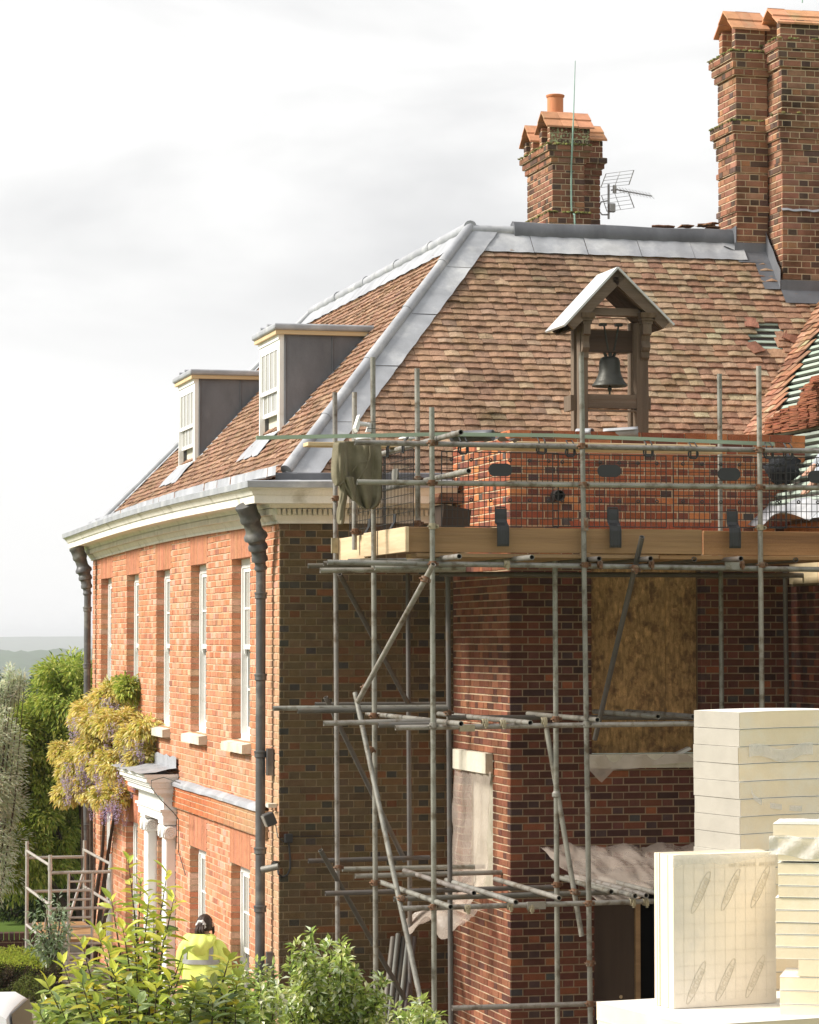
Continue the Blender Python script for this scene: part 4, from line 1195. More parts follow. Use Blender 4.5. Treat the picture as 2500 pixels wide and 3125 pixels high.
# lead flashing round the big stack
mb = MB()
mb.grid([[V((XA0 - 0.012, YA0 - 0.02 + 0.62 * j / 4, ZR + 0.20 - 0.02 * (j % 2))), V((XA0 - 0.014, YA0 - 0.02 + 0.62 * j / 4, ZR - 0.1)), V((XA0 - 0.16, YA0 - 0.02 + 0.62 * j / 4, ZR - 0.05))] for j in range(5)])
zz = roofz(YA0 - YS)
mb.grid([[V((XA0 - 0.03 + (XC0 - XA0 + 0.02) * j / 5, YA0 - 0.012, zz + 0.16)), V((XA0 - 0.03 + (XC0 - XA0 + 0.02) * j / 5, YA0 - 0.014, zz + 0.05)), V((XA0 - 0.03 + (XC0 - XA0 + 0.02) * j / 5, YA0 - 0.15, zz - 0.15 * SL + 0.075))] for j in range(6)])
zc = roofz(YC0 - YS)
mb.grid([[V((XC0 - 0.045, YC0 - 0.04 + 0.46 * j / 4, roofz(YC0 - YS + 0.46 * j / 4) + 0.26 - 0.02 * (j % 2))), V((XC0 - 0.047, YC0 - 0.04 + 0.46 * j / 4, roofz(YC0 - YS + 0.46 * j / 4) + 0.03)), V((XC0 - 0.24, YC0 - 0.04 + 0.46 * j / 4, roofz(YC0 - YS - 0.04 + 0.46 * j / 4) + 0.07))] for j in range(5)])
mb.grid([[V((XC0 - 0.04 + 1.1 * j / 5, YC0 - 0.045, zc + 0.14)), V((XC0 - 0.04 + 1.1 * j / 5, YC0 - 0.048, zc + 0.02)), V((XC0 - 0.04 + 1.1 * j / 5, YC0 - 0.20, zc - 0.20 * SL + 0.075))] for j in range(6)])
mb.build('lead_flashing', 'lead_dark', chC, smooth=True)
mb = MB(); zz = z(634)
mb.grid([[V((XC0 - 0.02 + 1.1 * j / 14, YC0 - q, zz + h + 0.008 * math.sin(j * 2.2))) for (q, h) in ((-0.01, 0.012), (0.03, 0.0), (0.04 , -0.022))] for j in range(15)])
mb.build('lead_strip', 'lead', chC, smooth=True)

# small stack behind the ridge
YD0 = 35.0
XD0, XD1 = onY(1686, 500, YD0).x, onY(1784, 500, YD0).x
z = lambda py: yz(py, YD0, 1730)
bandsD = [(ZR - 0.3, z(650), 0.07), (z(650), z(520), 0.0), (z(520), z(498), 0.0), (z(498), z(480), 0.025), (z(480), z(462), 0.055), (z(462), z(443), 0.085)]
chD = shaft('chimney_stack', XD0, XD1, YD0, 36.15, bandsD, house, mossy=((z(443), 0.085, 34), (z(650), 0.07, 40)))
hood(chD, XD0 - 0.05, XD1 + 0.06, YD0 - 0.05, YD0 + 0.42, z(443), z(381), z(338), 3)
hood(chD, XD0 - 0.05, XD1 + 0.06, YD0 + 0.72, YD0 + 1.14, z(443), z(396), z(350), 3)
XE1 = onY(1832, 500, YD0 + 0.3).x
bandsE = [(ZR - 0.3, z(672), 0.06), (z(672), z(520), 0.0), (z(520), z(500), 0.02), (z(500), z(484), 0.045), (z(484), z(466), 0.075)]
chE = shaft('chimney_stack', XD1 + 0.02, XE1, YD0 + 0.3, 36.0, bandsE, house)
hood(chE, XD1 + 0.0, XE1 + 0.03, YD0 + 0.28, YD0 + 0.75, z(466), z(400), z(360), 2)
# lichen splashes on the hood's brick face
mb = MB()
for i in range(150):
    p = V((R.uniform(XD0 - 0.04, XD1 + 0.04), YD0 - 0.054, R.uniform(z(440), z(384))))
    r0 = R.uniform(0.006, 0.022)
    mb.poly([p + V((r0 * math.cos(a) * R.uniform(.5, 1.2), R.uniform(-.001, .001), r0 * math.sin(a) * R.uniform(.5, 1.2))) for a in [6.283 * q / 7 for q in range(7)]], jit((2.4, 2.6, 4.6), 0.2))
mb.build('lichen', 'moss', chD, kind='stuff')
# clay pot
pp = onY(1695, 337, YD0 + 0.35)
mb = MB(); hh = onY(1695, 290, YD0 + 0.35).z - pp.z
mb.lathe([(0.105, -0.25), (0.105, hh * 0.80), (0.118, hh * 0.86), (0.122, hh * 0.97), (0.112, hh), (0.09, hh), (0.085, hh * 0.5), (0.001, hh * 0.4)], pp, n=24); mb.build('chimney_pot', 'pot', chD, smooth=True)
# lightning conductor
mb = MB()
pl = [onY(1756, 185, YD0 - 0.11), onY(1751, 345, YD0 - 0.11), onY(1747, 440, YD0 - 0.115), onY(1744, 500, YD0 - 0.06), onY(1744, 620, YD0 - 0.02), onY(1745, 648, YD0 - 0.03), onY(1754, 655, YD0 - 0.11), onY(1755, 700, YD0 - 0.10)]
mb.path(pl, [0.005, 0.008, 0.012, 0.012, 0.012, 0.012, 0.012, 0.012], 8)
tag(mb.build('lightning_rod', 'copper_tape', smooth=True), 'thin pale green lightning rod strapped up the small chimney', 'lightning rod')
mb = MB()
pl = [onY(2449, -40, 31.0), onY(2449, 8, 31.0), V((onY(2449, 8, 31.0).x, 31.35, onY(2449, 8, 31.0).z - 0.05))]
mb.path(pl[:2] , 0.008, 6); tag(mb.build('lightning_rod', 'copper_tape'), 'thin lightning rod rising above the tall double chimney', 'lightning rod')

# TV aerial on the small stack
aer = thing('tv_aerial', 'grey rooftop television aerial beside the small chimney', 'aerial', onY(1858, 660, 35.4))
YT = 35.4
A = lambda x, y, dy=0.0: onY(x, y, YT + dy)
mb = MB(); mb.path([A(1858, 562), A(1858, 668)], 0.016, 10); mb.build('mast', 'aerial', aer, smooth=True)
mb = MB(); mb.path([A(1857, 612), A(1835, 616), A(1825, 640), A(1838, 655), A(1857, 655)], 0.010, 8); mb.path([A(1820, 640, .1), A(1832, 618, .05)], 0.008, 6); mb.build('wall_bracket', 'aerial', aer, smooth=True)
mb = MB(); mb.path([A(1866, 580), A(1880, 578, -.1), A(1990, 598, -.5)], 0.009, 8); bm_ = mb.build('boom', 'aerial', aer, smooth=True)
for i in range(11):
    x = 1888 + i * 10; f = (x - 1880) / 110
    mb = MB(); mb.path([A(x - 9, 574 + (x - 1880) * .18 - 6, -.1 - .4 * f + .11), A(x + 9, 584 + (x - 1880) * .18 + 3, -.1 - .4 * f - .11)], 0.0035, 5); mb.build('element', 'aerial', bm_)
for (q) in (((1834, 572), (1850, 530), (1935, 519), (1920, 563)), ((1836, 596), (1853, 645), (1936, 634), (1918, 585))):
    mb = MB()
    a, b, c, d = q
    for i in range(5):
        f = i / 4; p0 = A(a[0] + (b[0] - a[0]) * f, a[1] + (b[1] - a[1]) * f, .15); p1 = A(d[0] + (c[0] - d[0]) * f, d[1] + (c[1] - d[1]) * f, -.1); mb.path([p0, p1], 0.003, 5)
    for f, r_ in ((0, .006), (0.5, .004), (1, .007)):
        mb.path([A(a[0] + (d[0] - a[0]) * f, a[1] + (d[1] - a[1]) * f, .15 - .25 * f), A(b[0] + (c[0] - b[0]) * f, b[1] + (c[1] - b[1]) * f, .15 - .25 * f)], r_, 6)
    mb.build('reflector', 'aerial', aer)
mb = MB(); p = A(1868, 634, -.05); mb.box(p, (0.045, 0, 0), (0, 0.03, 0), (0, 0, 0.06)); o = mb.build('amplifier_box', 'aerial', aer); bv = o.modifiers.new('b', 'BEVEL'); bv.width = .015; bv.segments = 2
mb = MB(); p = A(1876, 577, -.08); mb.box(p, (0.02, 0, 0), (0, 0.02, 0), (0, 0, 0.05)); mb.build('dipole_box', 'aerial', aer)
# ================================================================== bell turret on the bay roof
YBF = 27.25                                           # front plane of the turret
bell_t = thing('bell_turret', 'weathered oak bell turret with a small pitched roof above the parapet', 'bell turret', onY(1860, 1340, YBF))
B = lambda x, y, d=0.0: onY(x, y, YBF + d)
def post(mb, xa, xb_, ya, yb, d0, d1, t=(1, 1, 1)):
    """upright seen between pixel columns xa..xb_ at its front, rows ya (top)..yb (bottom), depths d0..d1"""
    p, q = B(xa, (ya + yb) / 2, d0), B(xb_, (ya + yb) / 2, d0)
    zt, zb = B(xa, ya, d0).z, B(xa, yb, d0).z
    n = 9; rows_ = []
    for i in range(n + 1):
        z = zb + (zt - zb) * i / n
        w = lambda k: 0.006 * mnoise.noise(V((xa * 0.1, z * 3, k)))
        rows_.append([V((p.x + w(1), YBF + d0 + w(2), z)), V((q.x + w(3), YBF + d0 + w(4), z)), V((q.x + w(5), YBF + d1, z)), V((p.x + w(6), YBF + d1, z))])
    mb.grid(rows_, t, close=True)
    mb.poly(rows_[-1], t)
DB = 0.50
for (xa, xb_, d0) in ((1771, 1795, 0.0), (1944, 1979, 0.0)):
    mb = MB(); post(mb, xa, xb_, 985, 1345, d0, d0 + 0.11); mb.build('post', 'oak', bell_t)
for (xa, xb_, d0) in ((1752, 1770, DB - 0.11), (1926, 1943, DB - 0.11)):
    mb = MB(); p, q = B(xa, 1200, d0), B(xb_, 1200, d0); mb.ab((p.x, YBF + d0, 6.35), (q.x + 0.03, YBF + DB, B(xa, 985, d0).z)); mb.build('post', 'oak', bell_t)
def beam(nm, xa, xb_, ya, yb, d0, d1, mt='oak_x', t=(1, 1, 1)):
    p, q = B(xa, ya, d0), B(xb_, yb, d0)
    mb = MB(); mb.ab((p.x, YBF + d0, q.z), (q.x, YBF + d1, p.z), t); return mb.build(nm, mt, bell_t)
beam('tie_beam', 1805, 1962, 938, 965, -0.02, 0.09)
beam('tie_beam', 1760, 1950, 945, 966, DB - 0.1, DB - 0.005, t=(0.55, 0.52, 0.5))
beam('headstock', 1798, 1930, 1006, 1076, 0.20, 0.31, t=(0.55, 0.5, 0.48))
beam('sill_beam', 1795, 1946, 1202, 1247, 0.01, 0.085)
beam('sill_beam_ledge', 1796, 1945, 1249, 1257, 0.005, 0.08)
beam('side_rail', 1742, 1757, 1205, 1252, 0.12, DB - 0.15, 'oak'); beam('side_rail', 1981, 1987, 1212, 1250, 0.12, DB - 0.15, 'oak')
for (xa, xb_) in ((1776, 1816), (1957, 2002)):               # moulded blocks and scrolled brackets on the post fronts
    mb = MB(); p, q = B(xa, 955, -0.13), B(xb_, 955, -0.13); zt = B(xa, 953, -0.13).z; zb = B(xa, 986, -0.13).z
    mb.ab((p.x, YBF - 0.14, zt - 0.05), (q.x, YBF - 0.004, zt), (0.75, 0.68, 0.55)); mb.ab((p.x + 0.01, YBF - 0.12, zt - 0.075), (q.x - 0.01, YBF - 0.004, zt - 0.0505)); mb.ab((p.x + 0.02, YBF - 0.10, zb), (q.x - 0.02, YBF - 0.004, zt - 0.0755))
    mb.build('eaves_block', 'oak', bell_t)
    mb = MB(); xm0, xm1 = p.x + 0.03, q.x - 0.035
    outl = [(0.10, 986), (0.10, 1018), (0.06, 1022), (0.045, 1040), (0.065, 1058), (0.05, 1066), (0.03, 1072), (0.03, 1088), (0.004, 1095), (0.004, 986)]
    mb.prism([V((xm0, YBF - d, B(xa, yy, -0.1).z)) for d, yy in outl], (xm1 - xm0, 0, 0)); mb.build('bracket', 'oak', bell_t, fixn=True)
# barge boards and roof slabs
ap, le, re = B(1884, 822, -0.12), B(1733, 986, -0.12), B(2043, 984, -0.12)
for nm, a, b in (('barge_board', ap, le), ('barge_board', ap, re)):
    mb = MB(); d = (b - a).normalized(); nn = V((d.z, 0, -d.x)); nn = nn if nn.z < 0 else -nn
    mb.prism([a + V((0, 0, 0.0)), b, b + nn * 0.09, V((ap.x, ap.y, (a + nn * 0.09).z - abs(d.z / d.x) * 0.0)) if False else a + nn * 0.12], (0, 0.05, 0)); mb.build(nm, 'oak_x', bell_t, fixn=True)
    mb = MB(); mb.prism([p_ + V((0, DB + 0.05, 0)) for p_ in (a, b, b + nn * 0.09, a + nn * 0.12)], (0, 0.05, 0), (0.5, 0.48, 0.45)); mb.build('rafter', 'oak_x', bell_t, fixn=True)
    up = -nn
    mb = MB(); e = b + d * 0.05
    mb.prism([a + up * 0.002 - d * 0.01, e + up * 0.002, e + up * 0.022, a + up * 0.022 - d * 0.01], (0, DB + 0.16, 0)); o = mb.build('roof_slab', 'lead_pale', bell_t, fixn=True); o.location.y -= 0.03
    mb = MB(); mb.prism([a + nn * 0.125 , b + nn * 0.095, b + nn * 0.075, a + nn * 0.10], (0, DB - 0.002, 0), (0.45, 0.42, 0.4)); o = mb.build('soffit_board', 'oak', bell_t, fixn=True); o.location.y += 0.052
# the bell
bell = thing('bell', 'dark bronze bell hanging inside the oak turret', 'bell', B(1861, 1180, 0.22))
c = B(1861, 1178, 0.25); mpp = (B(1961, 1178, 0.25) - B(1861, 1178, 0.25)).length / 100
H = lambda y: (1178 - y) * mpp
mb = MB()
mb.lathe([(0.001, H(1093)), (18 * mpp, H(1093)), (26 * mpp, H(1097)), (29.5 * mpp, H(1104)), (30.5 * mpp, H(1112)), (31 * mpp, H(1130)), (33 * mpp, H(1142)), (37 * mpp, H(1153)), (40 * mpp, H(1157)), (40 * mpp, H(1159)), (45 * mpp, H(1167)), (51.5 * mpp, H(1175)), (52 * mpp, H(1178)), (49 * mpp, H(1180)), (40 * mpp, H(1168)), (30 * mpp, H(1150)), (28 * mpp, H(1105)), (0.001, H(1098))], c, n=36)
mb.build('bell_body', 'bronze', bell, smooth=True)
mb = MB()
for s in (-1, 1):
    mb.path([c + V((s * 10 * mpp, 0, H(1095))), c + V((s * 17 * mpp, -0.01, H(1080))), c + V((s * 14 * mpp, -0.02, H(1070)))], 0.016, 8)
    mb.path([c + V((s * 9 * mpp, -0.05, H(1076))), c + V((s * 22 * mpp, -0.06, H(1004)))], 0.010, 8)
    mb.box(c + V((s * 24 * mpp, -0.04, H(1001))), (0.035, 0, 0), (0, 0.03, 0), (0, 0, 0.014))
mb.path([c + V((0, -0.02, H(1095))), c + V((0, -0.02, H(1068)))], 0.02, 8)
mb.build('hanger', 'bronze', bell, smooth=True)
mb = MB(); mb.lathe([(0.001, H(1150)), (0.012, H(1150)), (0.012, H(1182)), (0.022, H(1186)), (0.020, H(1190)), (0.010, H(1194)), (0.011, H(1203)), (0.001, H(1204))], c, n=12); mb.build('clapper', 'bronze', bell, smooth=True)

# ================================================================== scaffold
scaf = thing('scaffold', 'galvanised tube scaffold with timber deck wrapped round the brick bay', 'scaffold', (6.4, 24.62, 0))
def tube(nm, p0, p1, mt='galv', r=0.0242):
    mb = MB(); mb.pipe(p0, p1, r, t=jit((1, 1, 1), 0.16, 0.03)); return mb.build(nm, mt, scaf, smooth=True)
def coupler(p, mt='rust', a=(0, 0, 1), b=(1, 0, 0)):
    """two clamp bands at right angles with a bolt"""
    p = V(p); mb = MB(); a, b = V(a), V(b); c = a.cross(b)
    mb.lathe([(0.0243, -0.028), (0.034, -0.024), (0.034, 0.024), (0.0243, 0.028)], p, a, 14)
    mb.box(p + c * 0.02 + b * 0.034, a * 0.016, b * 0.026, c * 0.014)
    mb.path([p + b * 0.045 - c * 0.03, p + b * 0.045 + c * 0.05], 0.007, 6); mb.path([p + b * 0.045 + c * 0.038, p + b * 0.045 + c * 0.05], 0.013, 6)
    mb.path([p - b * 0.036 - c * 0.03, p - b * 0.036 + c * 0.035], 0.007, 6)
    return mb.build('coupler', mt, scaf)
YF, YI = 24.62, 26.35                                  # outer and inner rows along the bay front
def std(x0, y0, x1, y1, Y, mt='galv', bottom=True):
    """standard through two photo points on the plane at depth Y; runs down to its base plate when bottom"""
    p, q = onY(x0, y0, Y), onY(x1, y1, Y)
    if bottom:
        d = (q - p); k = (0.03 - p.z) / d.z; q = p + d * k
        m = MB(); m.ab((q.x - 0.075, q.y - 0.075, 0.008), (q.x + 0.075, q.y + 0.075, 0.016)); m.build('base_plate', mt, scaf)
    return tube('standard', p, q, mt), p, q
std(1318, 1243, 1325, 2900, YF, 'galv')
std(1774, 1074, 1802, 3100, YF, 'galv')
std(2316, 1117, 2326, 2160, YF, 'galv')
std(1694, 1712, 1702, 3100, YF + 0.30, 'galv')
std(1367, 1735, 1376, 3080, YI, 'galv_dark')
std(2196, 1141, 2203, 2160, YI - 0.1, 'galv')
std(2396, 1740, 2402, 2160, YI, 'galv_dark')
std(1022, 1197, 1032, 3050, 27.42, 'galv')
std(1138, 1090, 1147, 2980, 25.72, 'galv')
std(1082, 1197, 1082, 1678, 26.5, 'galv', False)
std(1273, 1124, 1276, 1597, 25.3, 'galv', False)
std(1245, 1750, 1252, 2950, 28.3, 'galv_dark')
# guard rails along the front
def along(nm, x0, y0, x1, y1, Y, mt='galv'): return tube(nm, onY(x0, y0, Y), onY(x1, y1, Y), mt)
YR = YF + 0.055
along('guard_rail', 1083, 1350, 2720, 1381, YR); along('guard_rail', 1090, 1471, 2720, 1492, YR)
for (x, y) in ((1318, 1352), (1318, 1474), (1776, 1361), (1781, 1480), (2317, 1372), (2319, 1487)): coupler(onY(x, y, YF), 'rust')
for (x, y) in ((1320, 1606), (2321, 1610)): coupler(onY(x, y, YF), 'brass')
# guard rails along the left return (they run back to the house)
def back(nm, x, y, Y, L, mt='galv'):
    p = onY(x, y, Y); return tube(nm, p, p + V((0, L, 0)), mt)
back('guard_rail', 1407, 1319, 23.85, 4.0); back('guard_rail', 1431, 1437, 23.75, 4.3)
coupler(onY(1274, 1352, 25.3)); coupler(onY(1275, 1462, 25.3)); coupler(onY(1275, 1597, 25.3)); coupler(onY(1084, 1622, 26.45), 'rust'); coupler(onY(1024, 1521, 27.4), 'rust')
mb = MB(); p = onY(1021, 1665, 27.38); mb.ab((p.x - 0.035, p.y - 0.036, p.z - 0.075), (p.x + 0.03, p.y + 0.0, p.z + 0.075)); mb.build('sleeve_coupler', 'brass', scaf)
mb = MB(); p = onY(1786, 1600, YF); mb.lathe([(0.0243, -0.06), (0.031, -0.058), (0.031, 0.058), (0.0243, 0.06)], p, n=14); mb.build('sleeve_coupler', 'rust', scaf)
# ledgers and stub tubes under the deck
for a in ((1000, 1716, 2720, 1741, YF + 0.055, 'galv'), (977, 1741, 1420, 1738, 25.05, 'galv'), (988, 1720, 1180, 1718, 26.6, 'galv_dark'), (940, 1727, 1300, 1724, 27.4, 'galv_dark'), (1063, 1713, 1240, 1711, 25.95, 'galv'), (1144, 1733, 1420, 1733, 24.9, 'galv'), (1342, 1752, 2720, 1757, YI - 0.06, 'galv_dark')):
    along('ledger', *a)
for (x, y, Y, L) in ((1402, 1698, 24.1, 2.2), (1624, 1701, 24.15, 2.3), (1829, 1705, 24.35, 2.2), (1986, 1705, 24.35, 2.2), (2262, 1705, 24.3, 2.2), (2120, 1707, 24.7, 1.8), (2430, 1709, 24.7, 1.8)):
    back('transom', x, y, Y, L, 'galv' if x < 1700 else 'galv_dark')
for (x, y) in ((1320, 1722), (1786, 1724), (2325, 1724)): coupler(onY(x, y, YF), 'rust')
for (x, y, d) in ((1546, 1722, 0.05), (1829, 1722, 0.05), (1986, 1722, 0.05), (2262, 1722, 0.05), (1938, 1735, 0.0)): coupler(onY(x, y, YF + d), 'rust' if x > 1700 else 'brass', (1, 0, 0), (0, -1, 0))
mb = MB(); p = onY(2233, 1727, YF + 0.055); mb.ab((p.x - 0.07, p.y - 0.033, p.z - 0.034), (p.x + 0.07, p.y + 0.0, p.z + 0.034)); mb.build('sleeve_coupler', 'galv', scaf)
# lower lifts: front ledgers, back ledgers
for a in ((1207, 2221, 2330, 2205, YF + 0.055, 'galv'), (988, 2208, 1330, 2199, 25.0, 'galv'), (1155, 2213, 1330, 2210, 24.85, 'galv_dark'), (834, 2162, 1363, 2158, 26.9, 'galv'), (909, 2170, 1366, 2163, 26.3, 'galv_dark'), (962, 2150, 1363, 2149, 28.2, 'galv_dark'), (1370, 2190, 2330, 2190, YI - 0.06, 'galv_dark'),
          (1228, 2773, 2330, 2741, YF + 0.055, 'galv'), (993, 2727, 1700, 2707, 26.2, 'galv_dark'), (1202, 2744, 2100, 2716, 25.3, 'galv_dark'), (1084, 2674, 1546, 2662, 27.0, 'galv'), (1045, 2653, 1480, 2645, 27.6, 'galv'), (941, 2628, 1311, 2617, 28.1, 'galv_dark'), (1380, 3077, 1900, 3061, YF + 0.055, 'galv')):
    along('ledger', *a)
for (x, y, Y, L) in ((1408, 2209, 24.2, 3.6), (1619, 2206, 24.2, 3.2), (1824, 2197, 24.4, 2.2), (2009, 2187, 24.6, 1.9), (2116, 2187, 24.6, 1.9),
                     (1376, 2768, 24.1, 2.6), (1447, 2726, 24.9, 2.6), (1575, 2754, 24.2, 2.4), (1707, 2741, 24.5, 2.1), (1866, 2722, 24.8, 1.8), (1939, 2735, 24.5, 2.1), (1973, 2733, 24.5, 2.1), (2040, 2735, 24.5, 2.0)):
    back('transom', x, y, Y, L)
for (x, y) in ((1322, 2215), (1790, 2211), (1323, 2768), (1797, 2757), (1800, 2940), (1801, 3063)): coupler(onY(x, y, YF), 'galv' if y < 2500 else 'rust')
for (x, y, Y) in ((1140, 2184, 25.72), (1143, 2694, 25.72), (1032, 2648, 27.42), (1697, 2195, YF + .3), (1700, 2700, YF + .3), (1368, 2175, YI), (1250, 2152, 28.3)): coupler(onY(x, y, Y), 'rust')
for (x, y) in ((1535, 2208), (1480, 2205), (1660, 2200), (1620, 2770), (1556, 2765), (1930, 2752), (1970, 2752), (1426, 2772)): coupler(onY(x, y, YF + .05), 'brass', (1, 0, 0), (0, -1, 0))
mb = MB(); p = onY(1424, 2222, YF + 0.055); mb.ab((p.x - 0.07, p.y - 0.033, p.z - 0.03), (p.x + 0.07, p.y, p.z + 0.03)); mb.build('sleeve_coupler', 'brass', scaf)
mb = MB(); p = onY(1635, 2762, YF + 0.055); mb.ab((p.x - 0.085, p.y - 0.033, p.z - 0.036), (p.x + 0.085, p.y, p.z + 0.03)); mb.build('sleeve_coupler', 'galv', scaf)
# braces
def brace(x0, y0, Y0, x1, y1, Y1, mt='galv'): return tube('brace', onY(x0, y0, Y0), onY(x1, y1, Y1), mt)
brace(1323, 1722, 24.35, 1092, 2142, 25.5, 'galv'); brace(1084, 2114, 25.55, 1291, 3085, 24.45, 'galv'); brace(1037, 1753, 27.3, 1245, 2146, 28.2, 'galv_dark'); brace(994, 2128, 27.55, 1236, 2628, 28.2, 'galv_dark')
brace(1960, 1638, 24.5, 1816, 2256, 25.9, 'galv_dark'); brace(1668, 2223, 25.0, 1776, 2858, 24.75, 'galv'); brace(978, 2595, 27.3, 1236, 3050, 27.9, 'galv_dark')
for (x, y, Y) in ((1296, 1768, 24.45), (1115, 2100, 25.6), (1130, 2287, 25.6), (1225, 2742, 24.8), (1753, 2722, 24.75), (1938, 1735, 24.6)): coupler(onY(x, y, Y), 'rust', (0.3, 0, 1), (1, 0, -0.3))
mb = MB(); p = onY(1698, 2424, YF + .3); mb.lathe([(0.0243, -0.03), (0.04, -0.02), (0.04, 0.01), (0.0243, 0.03)], p, n=14); mb.build('swivel_coupler', 'galv', scaf)
# toe boards and deck boards
def plank(nm, lo, hi, mt, t=None, bev=0.004):
    mb = MB(); mb.ab(lo, hi, t or jit((1, 1, 1), 0.1, 0.04)); o = mb.build(nm, mt, scaf); b = o.modifiers.new('b', 'BEVEL'); b.width = bev; b.segments = 1; return o
YT0 = YF + 0.03
c0, c1 = onY(1236, 1608, YT0 + 0.08), onY(1236, 1685, YT0 + 0.08)
xA, xB_ = onY(1238, 1650, YT0).x, onY(2149, 1650, YT0).x
plank('toe_board', (xA, YT0 + 0.05, c1.z), (xB_, YT0 + 0.088, c0.z), 'board', (0.84, 0.80, 0.76))
plank('toe_board', (xB_ + 0.025, YT0 + 0.075, c1.z - 0.005), (10.35, YT0 + 0.112, c0.z - 0.008), 'board', (0.92, 0.76, 0.66))
XT = xA - 0.004
plank('toe_board', (XT, YT0 + 0.0, c1.z + 0.0), (XT + 0.036, 26.28, c0.z), 'board_pale', (1.05, 1.03, 1.0)); plank('toe_board', (XT + 0.012, 26.30, c1.z - 0.012), (XT + 0.048, 27.42, c0.z - 0.012), 'board_pale', (1.08, 1.05, 1.0))
zd = c1.z - 0.004
for k in range(8):                                     # front deck, boards along the wall
    y = YT0 + 0.06 + k * 0.232
    plank('deck_board', (xA + (0.5 if k > 1 else 0.12) + R.uniform(-0.05, 0.05), y, zd - 0.040), (xA + 2.4, y + 0.225, zd - 0.002), 'board'); plank('deck_board', (xA + 2.41, y + 0.01, zd - 0.043), (10.35, y + 0.228, zd - 0.004), 'board', (0.9, 0.8, 0.72))
for k in range(6):                                     # left return, boards running back
    x = XT + 0.05 + k * 0.232
    plank('deck_board', (x, 26.3, zd - 0.044), (x + 0.225, 28.45, zd - 0.005), 'board_pale')
# ================================================================== brick guards
def wire_panel(mb, P, w, h, nx, nz, r=0.0034):
    """P(u, z) -> point; a welded grid"""
    for i in range(nx + 1):
        u = w * i / nx; rr = r * (1.6 if i in (0, nx) else 1)
        mb.path([P(u, 0), P(u, h)], rr, 5, cap=False)
    for j in range(nz + 1):
        z = h * j / nz; rr = r * (1.6 if j in (0, nz) else 1)
        mb.path([P(0, z), P(w, z)], rr, 5, cap=False)
def guard(label, x0, x1, Y, ytop, ybot, hooks, straps, oval):
    a, b = onY(x0, ytop, Y), onY(x1, ytop, Y); zb = onY(x0, ybot, Y).z
    t = thing('brick_guard', label, 'mesh guard', (a.x, Y, zb), 'black mesh guards on the scaffold')
    w, h = b.x - a.x, a.z - zb
    P = lambda u, z: V((a.x + u, Y, zb + z))
    mb = MB(); wire_panel(mb, P, w, h, 22, 9); mb.build('wire_mesh', 'wire', t)
    for hx in hooks:
        c = onY(hx, ytop, Y); mb = MB()
        pts = [c + V((-0.045, -0.012, 0.0)), c + V((-0.045, -0.012, 0.03)), c + V((-0.03, -0.012, 0.055)), c + V((0.03, -0.012, 0.055)), c + V((0.045, -0.012, 0.03)), c + V((0.045, -0.012, 0.0)), c + V((0.025, -0.012, -0.02)), c + V((-0.025, -0.012, -0.02)), c + V((-0.045, -0.012, 0.0))]
        mb.path(pts, 0.009, 6); mb.path([c + V((-0.028, -0.02, -0.005)), c + V((-0.028, -0.028, 0.09)), c + V((-0.028, 0.03, 0.125)), c + V((0.028, 0.03, 0.125)), c + V((0.028, -0.028, 0.09)), c + V((0.028, -0.02, -0.005)), c + V((-0.028, -0.02, -0.005))], 0.007, 6)
        mb.build('hook', 'plastic_black', t)
    c = onY(oval[0], oval[1], Y - 0.006); mb = MB(); pts = []
    for i in range(28):
        an = 6.28318 * i / 28; sx = 0.055 if math.cos(an) > 0 else -0.055
        pts.append(c + V((sx + 0.055 * math.cos(an), -0.006, 0.058 * math.sin(an))))
    mb.prism(pts, (0, 0.012, 0)); mb.build('clip_plate', 'plastic_black', t, fixn=True)
    for i in range(6):
        for zz in (h - 0.07, h * 0.36):
            p = P(w * (i + 0.5) / 6, zz); mb = MB(); mb.lathe([(0.009, -0.004), (0.016, -0.008), (0.018, 0.0), (0.018, 0.006), (0.008, 0.008)], p, (0, -1, 0), 12); mb.build('boss', 'plastic_black', t, smooth=True)
    for (sx, sy0, sy1) in straps:
        c = onY(sx, (sy0 + sy1) / 2, Y); z1, z0 = onY(sx, sy0, Y).z, onY(sx, sy1, Y).z
        mb = MB(); hw = 0.05; prof_ = [(0.012, z1), (0.016, z1 - 0.05), (0.016, z1 - 0.10), (0.035, z1 - 0.13), (0.085, z1 - 0.16), (0.092, z1 - 0.20), (0.092, z0 + 0.02), (0.085, z0)]
        mb.grid([[V((c.x + s * hw * k, Y - p_[0] - (0.006 if abs(s) < 0.9 else 0), p_[1])) for s, k in ((-1, 1), (-0.75, 1), (-0.6, 1), (0.6, 1), (0.75, 1), (1, 1))] for p_ in prof_])
        mb.path([V((c.x - hw * 0.9, Y - 0.014, z1 - 0.02)), V((c.x - hw * 0.9, Y - 0.012, z1 + 0.012)), V((c.x + hw * 0.9, Y - 0.012, z1 + 0.012)), V((c.x + hw * 0.9, Y - 0.014, z1 - 0.02))], 0.008, 6)
        for sgn in (-1, 1):
            mb.path([V((c.x + sgn * hw, Y - p_[0] - 0.003, p_[1])) for p_ in prof_], 0.007, 6)
        mb.path([V((c.x + 0.022, Y - p_[0] - 0.008, p_[1])) for p_ in prof_[3:]], 0.005, 6); mb.path([V((c.x - 0.022, Y - p_[0] - 0.008, p_[1])) for p_ in prof_[3:]], 0.005, 6)
        o = mb.build('toe_strap', 'plastic_black', t)
        s = o.modifiers.new('s', 'SOLIDIFY'); s.thickness = 0.004
    return t
YG = YT0 + 0.045
guard('black wire mesh guard nearest the hanging jacket, in front of the timber box', 1348, 1704, YG, 1378, 1606, (1413, 1652), ((1527, 1552, 1668),), (1527, 1434))
